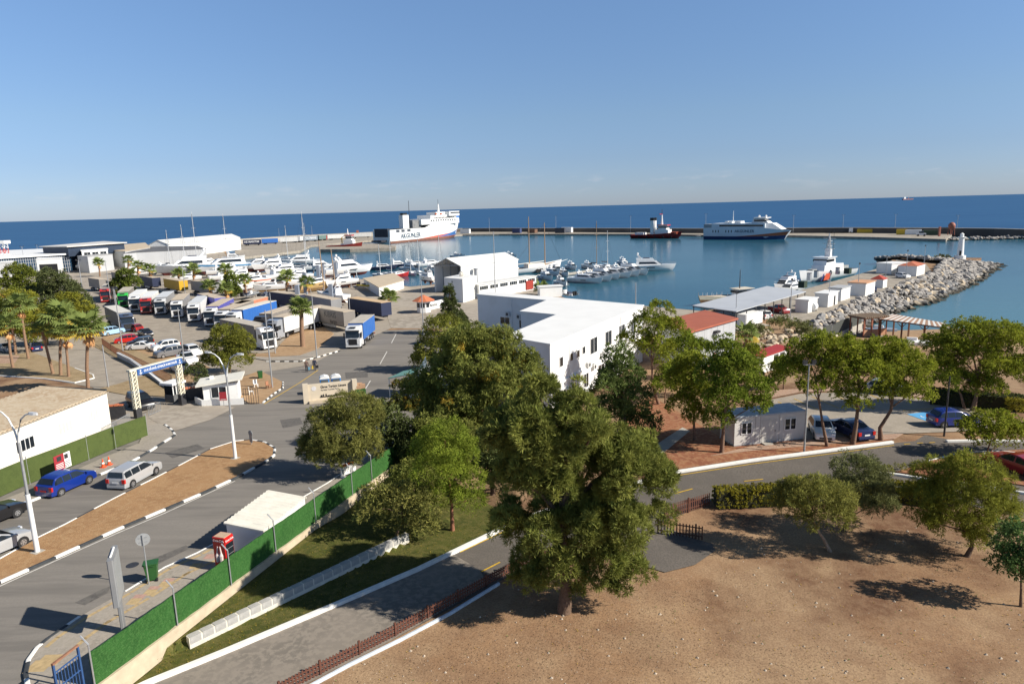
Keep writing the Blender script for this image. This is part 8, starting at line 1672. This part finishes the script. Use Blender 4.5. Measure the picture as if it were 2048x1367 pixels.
# ------------------------------------------------------------ red tug and red work boat
def workboat(label, stern, bow, hm, funnels=True, L=None, name='tug_boat'):
    a, b_ = W0(*stern), W0(*bow); c = a.lerp(b_, .5); L = L or (b_ - a).length; t = thing(name, label, 'boat', c, heading(a, b_)); W_ = L * .26; secs = hull(L, W_, 2.6, .5, .55, 10, .85, .4); B().loft(secs, False, True).build('hull', hm, t, 40); deck_of(secs, .06, -.5).build('deck', M('deck_red', (.22, .06, .05), .8, .2, .5), t, fix=False)
    B().box(L * .0, L * .26, -W_ * .3, W_ * .3, 2.4, 6.4).build('deckhouse', white, t); B().box(L * .06, L * .22, -W_ * .25, W_ * .25, 6.4, 9.2).build('wheelhouse', white, t); B().box(L * .055, L * .225, -W_ * .26, W_ * .26, 7.6, 8.6).build('wheelhouse_windows', glass, t); B().box(L * .04, L * .24, -W_ * .29, W_ * .29, 9.2, 9.9).build('roof', RED, t)
    if funnels:
        for y in (-1.8, 1.8): B().box(-L * .1, -L * .04, y - .9, y + .9, 2.4, 13).build('funnel', white, t); B().box(-L * .105, -L * .035, y - 1, y + 1, 13, 15).build('funnel_top', black, t)
        B().tube([(L * .10, 0, 9.9), (L * .10, 0, 17)], [.9, .4], 6).build('mast', white, t); B().tube([(L * .08, -2.5, 17.5), (L * .08, 2.5, 17.5)], .3, 5).build('fire_monitor', RED, t); B().tube([(L * .10, 0, 17), (L * .10, 0, 21)], .2, 5).build('aerial', darkm, t)
        B().box(-L * .42, -L * .24, -W_ * .25, W_ * .25, 2.2, 4.2).build('winch_house', white, t); B().box(L * .3, L * .42, -W_ * .2, W_ * .2, 3.2, 4.6).build('bow_winch', M('winch_orange', (.6, .13, .06), .6, .1, 1), t)
    else:
        B().tube([(L * .1, 0, 9.8), (L * .1, 0, 14)], [.5, .2], 6).build('mast', white, t); B().box(-L * .1, -L * .02, -1.5, 1.5, 2.2, 4).build('white_box', white, t); B().tube([(-L * .12, 2, 2), (-L * .12, 2, 8), (-L * .02, 2, 9.5)], .35, 6).build('crane_arm', M('crane_yellow', (.55, .34, .04), .6, .1, 1), t)
    for k in range(5): B().tube([(-L * .3 + k * L * .16, -W_ * .5, 1.2), (-L * .3 + k * L * .16, -W_ * .52, 1.2)], .7, 10).build('tyre_fender', rubber, t)
workboat('red and white tug with twin black topped funnels', (1265, 476), (1364, 476.5), M('tug_red', (.22, .02, .018), .6, .15, .6)); workboat('dark red supply boat moored at the ferry pier', (656, 499), (726, 498), M('tug_red2', (.26, .03, .025), .6, .15, .6), False, name='supply_boat')
boat_at(rib, 'dark inflatable raft right of the tug', (1412, 472.5), (1390, 473.5), L=10)
# ------------------------------------------------------------ patrol ship beside the pier and smaller craft
a, b_ = W0(1714, 548), W0(1590, 571); c = a.lerp(b_, .5); L = (b_ - a).length; cg = thing('patrol_ship', 'white coast guard ship with red diagonal stripe at the pier', 'ship', (c.x - .5, c.y + 1, 0), heading(a, b_)); L = min(L, 34); cg.scale = (1, .95, .8); W_ = 7.2; secs = hull(L, W_, 3.0, .5, .45, 12, .85, .2); B().loft(secs, False, True).build('hull', gel, cg, 40); deck_of(secs, .05, -.3).build('deck', M('deck_grey', (.28, .29, .3), .8, .1, .6), cg, fix=False)
for sgn in (-1, 1):
    for nm, x, w, m in (('red_stripe', L * .08, 4.0, M('stripe_red', (.60, .10, .05), .5, .06, 1)), ('blue_stripe', L * .08 + 5.0, .8, M('stripe_navy', (.04, .06, .2), .5, .06, 1))): B().add([(x, sgn * (W_ / 2 + .03), 3.15), (x + w, sgn * (W_ / 2 + .03), 3.2), (x + w + 1, sgn * (W_ / 2 * .93 + .03), .6), (x + 1, sgn * (W_ / 2 * .93 + .03), .6)], [(0, 1, 2, 3)]).build(nm, m, cg, fix=False)
cabin_block(-L * .22, L * .16, 2.6, 2.3, 2.8, 6.0, .15, .1, .95).build('deckhouse', gel, cg); cabin_block(-L * .05, L * .12, 2.5, 2.2, 6.0, 8.8, .1, .1, .95).build('bridge', gel, cg); B().box(-L * .02, L * .115, -2.45, 2.45, 7.3, 8.2).build('bridge_windows', glass, cg); B().box(-L * .06, L * .125, -2.7, 2.7, 8.8, 9.05).build('bridge_roof', gel, cg)
for x in (-L * .02, -L * .06):
    for y in (-.8, .8): B().tube([(x, y, 9), (-L * .04, 0, 18)], .14, 5).build('lattice_leg', M('mast_grey', (.5, .51, .52), .5, .1, 1), cg)
for z in (11, 13, 15): B().box(-L * .065, -L * .015, -.7, .7, z, z + .15).build('lattice_tie', M('mast_grey', (.5, .51, .52), .5, .1, 1), cg); B().tube([(-L * .04, -2, z + 1), (-L * .04, 2, z + 1)], .1, 4).build('yard_arm', M('mast_grey', (.5, .51, .52), .5, .1, 1), cg)
B().box(-L * .055, -L * .02, -.9, .9, 9, 12).build('mast_house', gel, cg)
B().tube([(-L * .04, 1.5, 9), (-L * .04, 1.5, 20)], .06, 4).build('whip_aerial', darkm, cg); B().box(L * .22, L * .3, -.9, .9, 3.2, 4.8).build('gun_mount', M('gun_grey', (.30, .31, .30), .6, .1, 1), cg); B().tube([(L * .3, 0, 4.3), (L * .37, 0, 4.6)], .12, 6).build('gun_barrel', darkm, cg); B().box(-L * .38, -L * .28, -1.6, 1.6, 2.9, 4.6).build('tender', M('gun_grey', (.30, .31, .30), .6, .1, 1), cg)
boat_at(motor_yacht, 'white patrol launch ahead of the coast guard ship', (1600, 572), (1540, 586), L=15, fly=True, W=4.6, name='patrol_launch'); boat_at(motor_yacht, 'white rescue launch in front of the patrol launch', (1600, 580), (1560, 590), L=12, fly=False, W=4, name='rescue_launch')
a, b_ = W0(1512, 600), W0(1396, 612); c = a.lerp(b_, .5); L = min(19, (b_ - a).length); wb = thing('wooden_boat', 'cream and brown wooden boat beside the canopy', 'boat', c, heading(a, b_)); wb.scale = (1, .8, .68); secs = hull(L, 5.6, 2.4, .5, .35, 11, .8, .0); B().loft(secs, False, True).build('hull', M('hull_brown', (.20, .11, .05), .6, .15, 1), wb, 40); hullband(wb, [s for s in secs], lambda u: 1.5 + u * .5, lambda u: 2.35 + .8 * u * u, M('cream_band', (.66, .58, .44), .6, .08, 1), 'cream_band')
B().loft([[(s[-1][0], s[-1][1] * 1.02 + .05, s[-1][2]), (s[-2][0], s[-2][1] * 1.03 + .06, s[-2][2] * 1.35)] for s in secs], False, False).build('cream_band', M('cream_band', (.66, .58, .44), .6, .08, 1), wb, fix=False)
deck_of(secs, .04, -.2).build('deck', M('cream_deck', (.62, .56, .45), .7, .1, 1), wb, fix=False); cabin_block(-L * .36, -L * .12, 1.9, 1.7, 2.2, 5.0, .1, .05).build('wheelhouse', gel, wb); B().box(-L * .34, -L * .11, -1.75, 1.75, 3.6, 4.5).build('wheelhouse_windows', glass, wb); B().box(-L * .38, -L * .10, -2.2, 2.2, 5.0, 5.15).build('roof', M('cream_deck', (.62, .56, .45), .7, .1, 1), wb); B().tube([(-L * .2, 0, 5), (-L * .2, 0, 12)], [.16, .08], 6).build('mast', darkm, wb)
for k in range(12):
    for s_ in (-1, 1): q = secs[-1 - k % 11]; B().tube([(q[0][0], q[0][1] * s_ * -1, q[0][2]), (q[0][0], q[0][1] * s_ * -1, q[0][2] + 1.1)], .05, 4).build('rail_post', white, wb)
more = [((690, 548), (650, 552), 'white yacht ashore behind the big one, stern posts'), ((505, 560), (455, 566), 'white cruiser ashore left of the orange one'), ((480, 548), (430, 553), 'white cruiser ashore right of the passenger boat'), ((540, 566), (585, 561), 'white cruiser ashore between palm and cradle'), ((620, 562), (575, 566), 'white cruiser ashore behind the wheelhouse boat'), ((650, 578), (610, 582), 'white boat ashore beside the wooden hull'), ((540, 536), (490, 540), 'white cruiser ashore at the basin edge, left'), ((620, 546), (668, 543), 'white cruiser ashore by the basin, middle'), ((395, 566), (350, 570), 'white boat ashore behind the yellow trailer'), ((420, 548), (370, 551), 'white boat ashore behind the slim palm'), ((700, 575), (665, 580), 'small white boat ashore by the yellow inflatable'), ((300, 553), (262, 557), 'white boat ashore behind the bushy palm'), ((470, 590), (500, 585), 'white boat ashore behind the dark green tree')]
for i, (s, b_, lb) in enumerate(more): boat_at(motor_yacht, lb, s, b_, z=2.1, up=1.3, L=10 + i % 4, fly=i % 3 != 2, stand=True, bottom=(anti, antib)[i % 2])
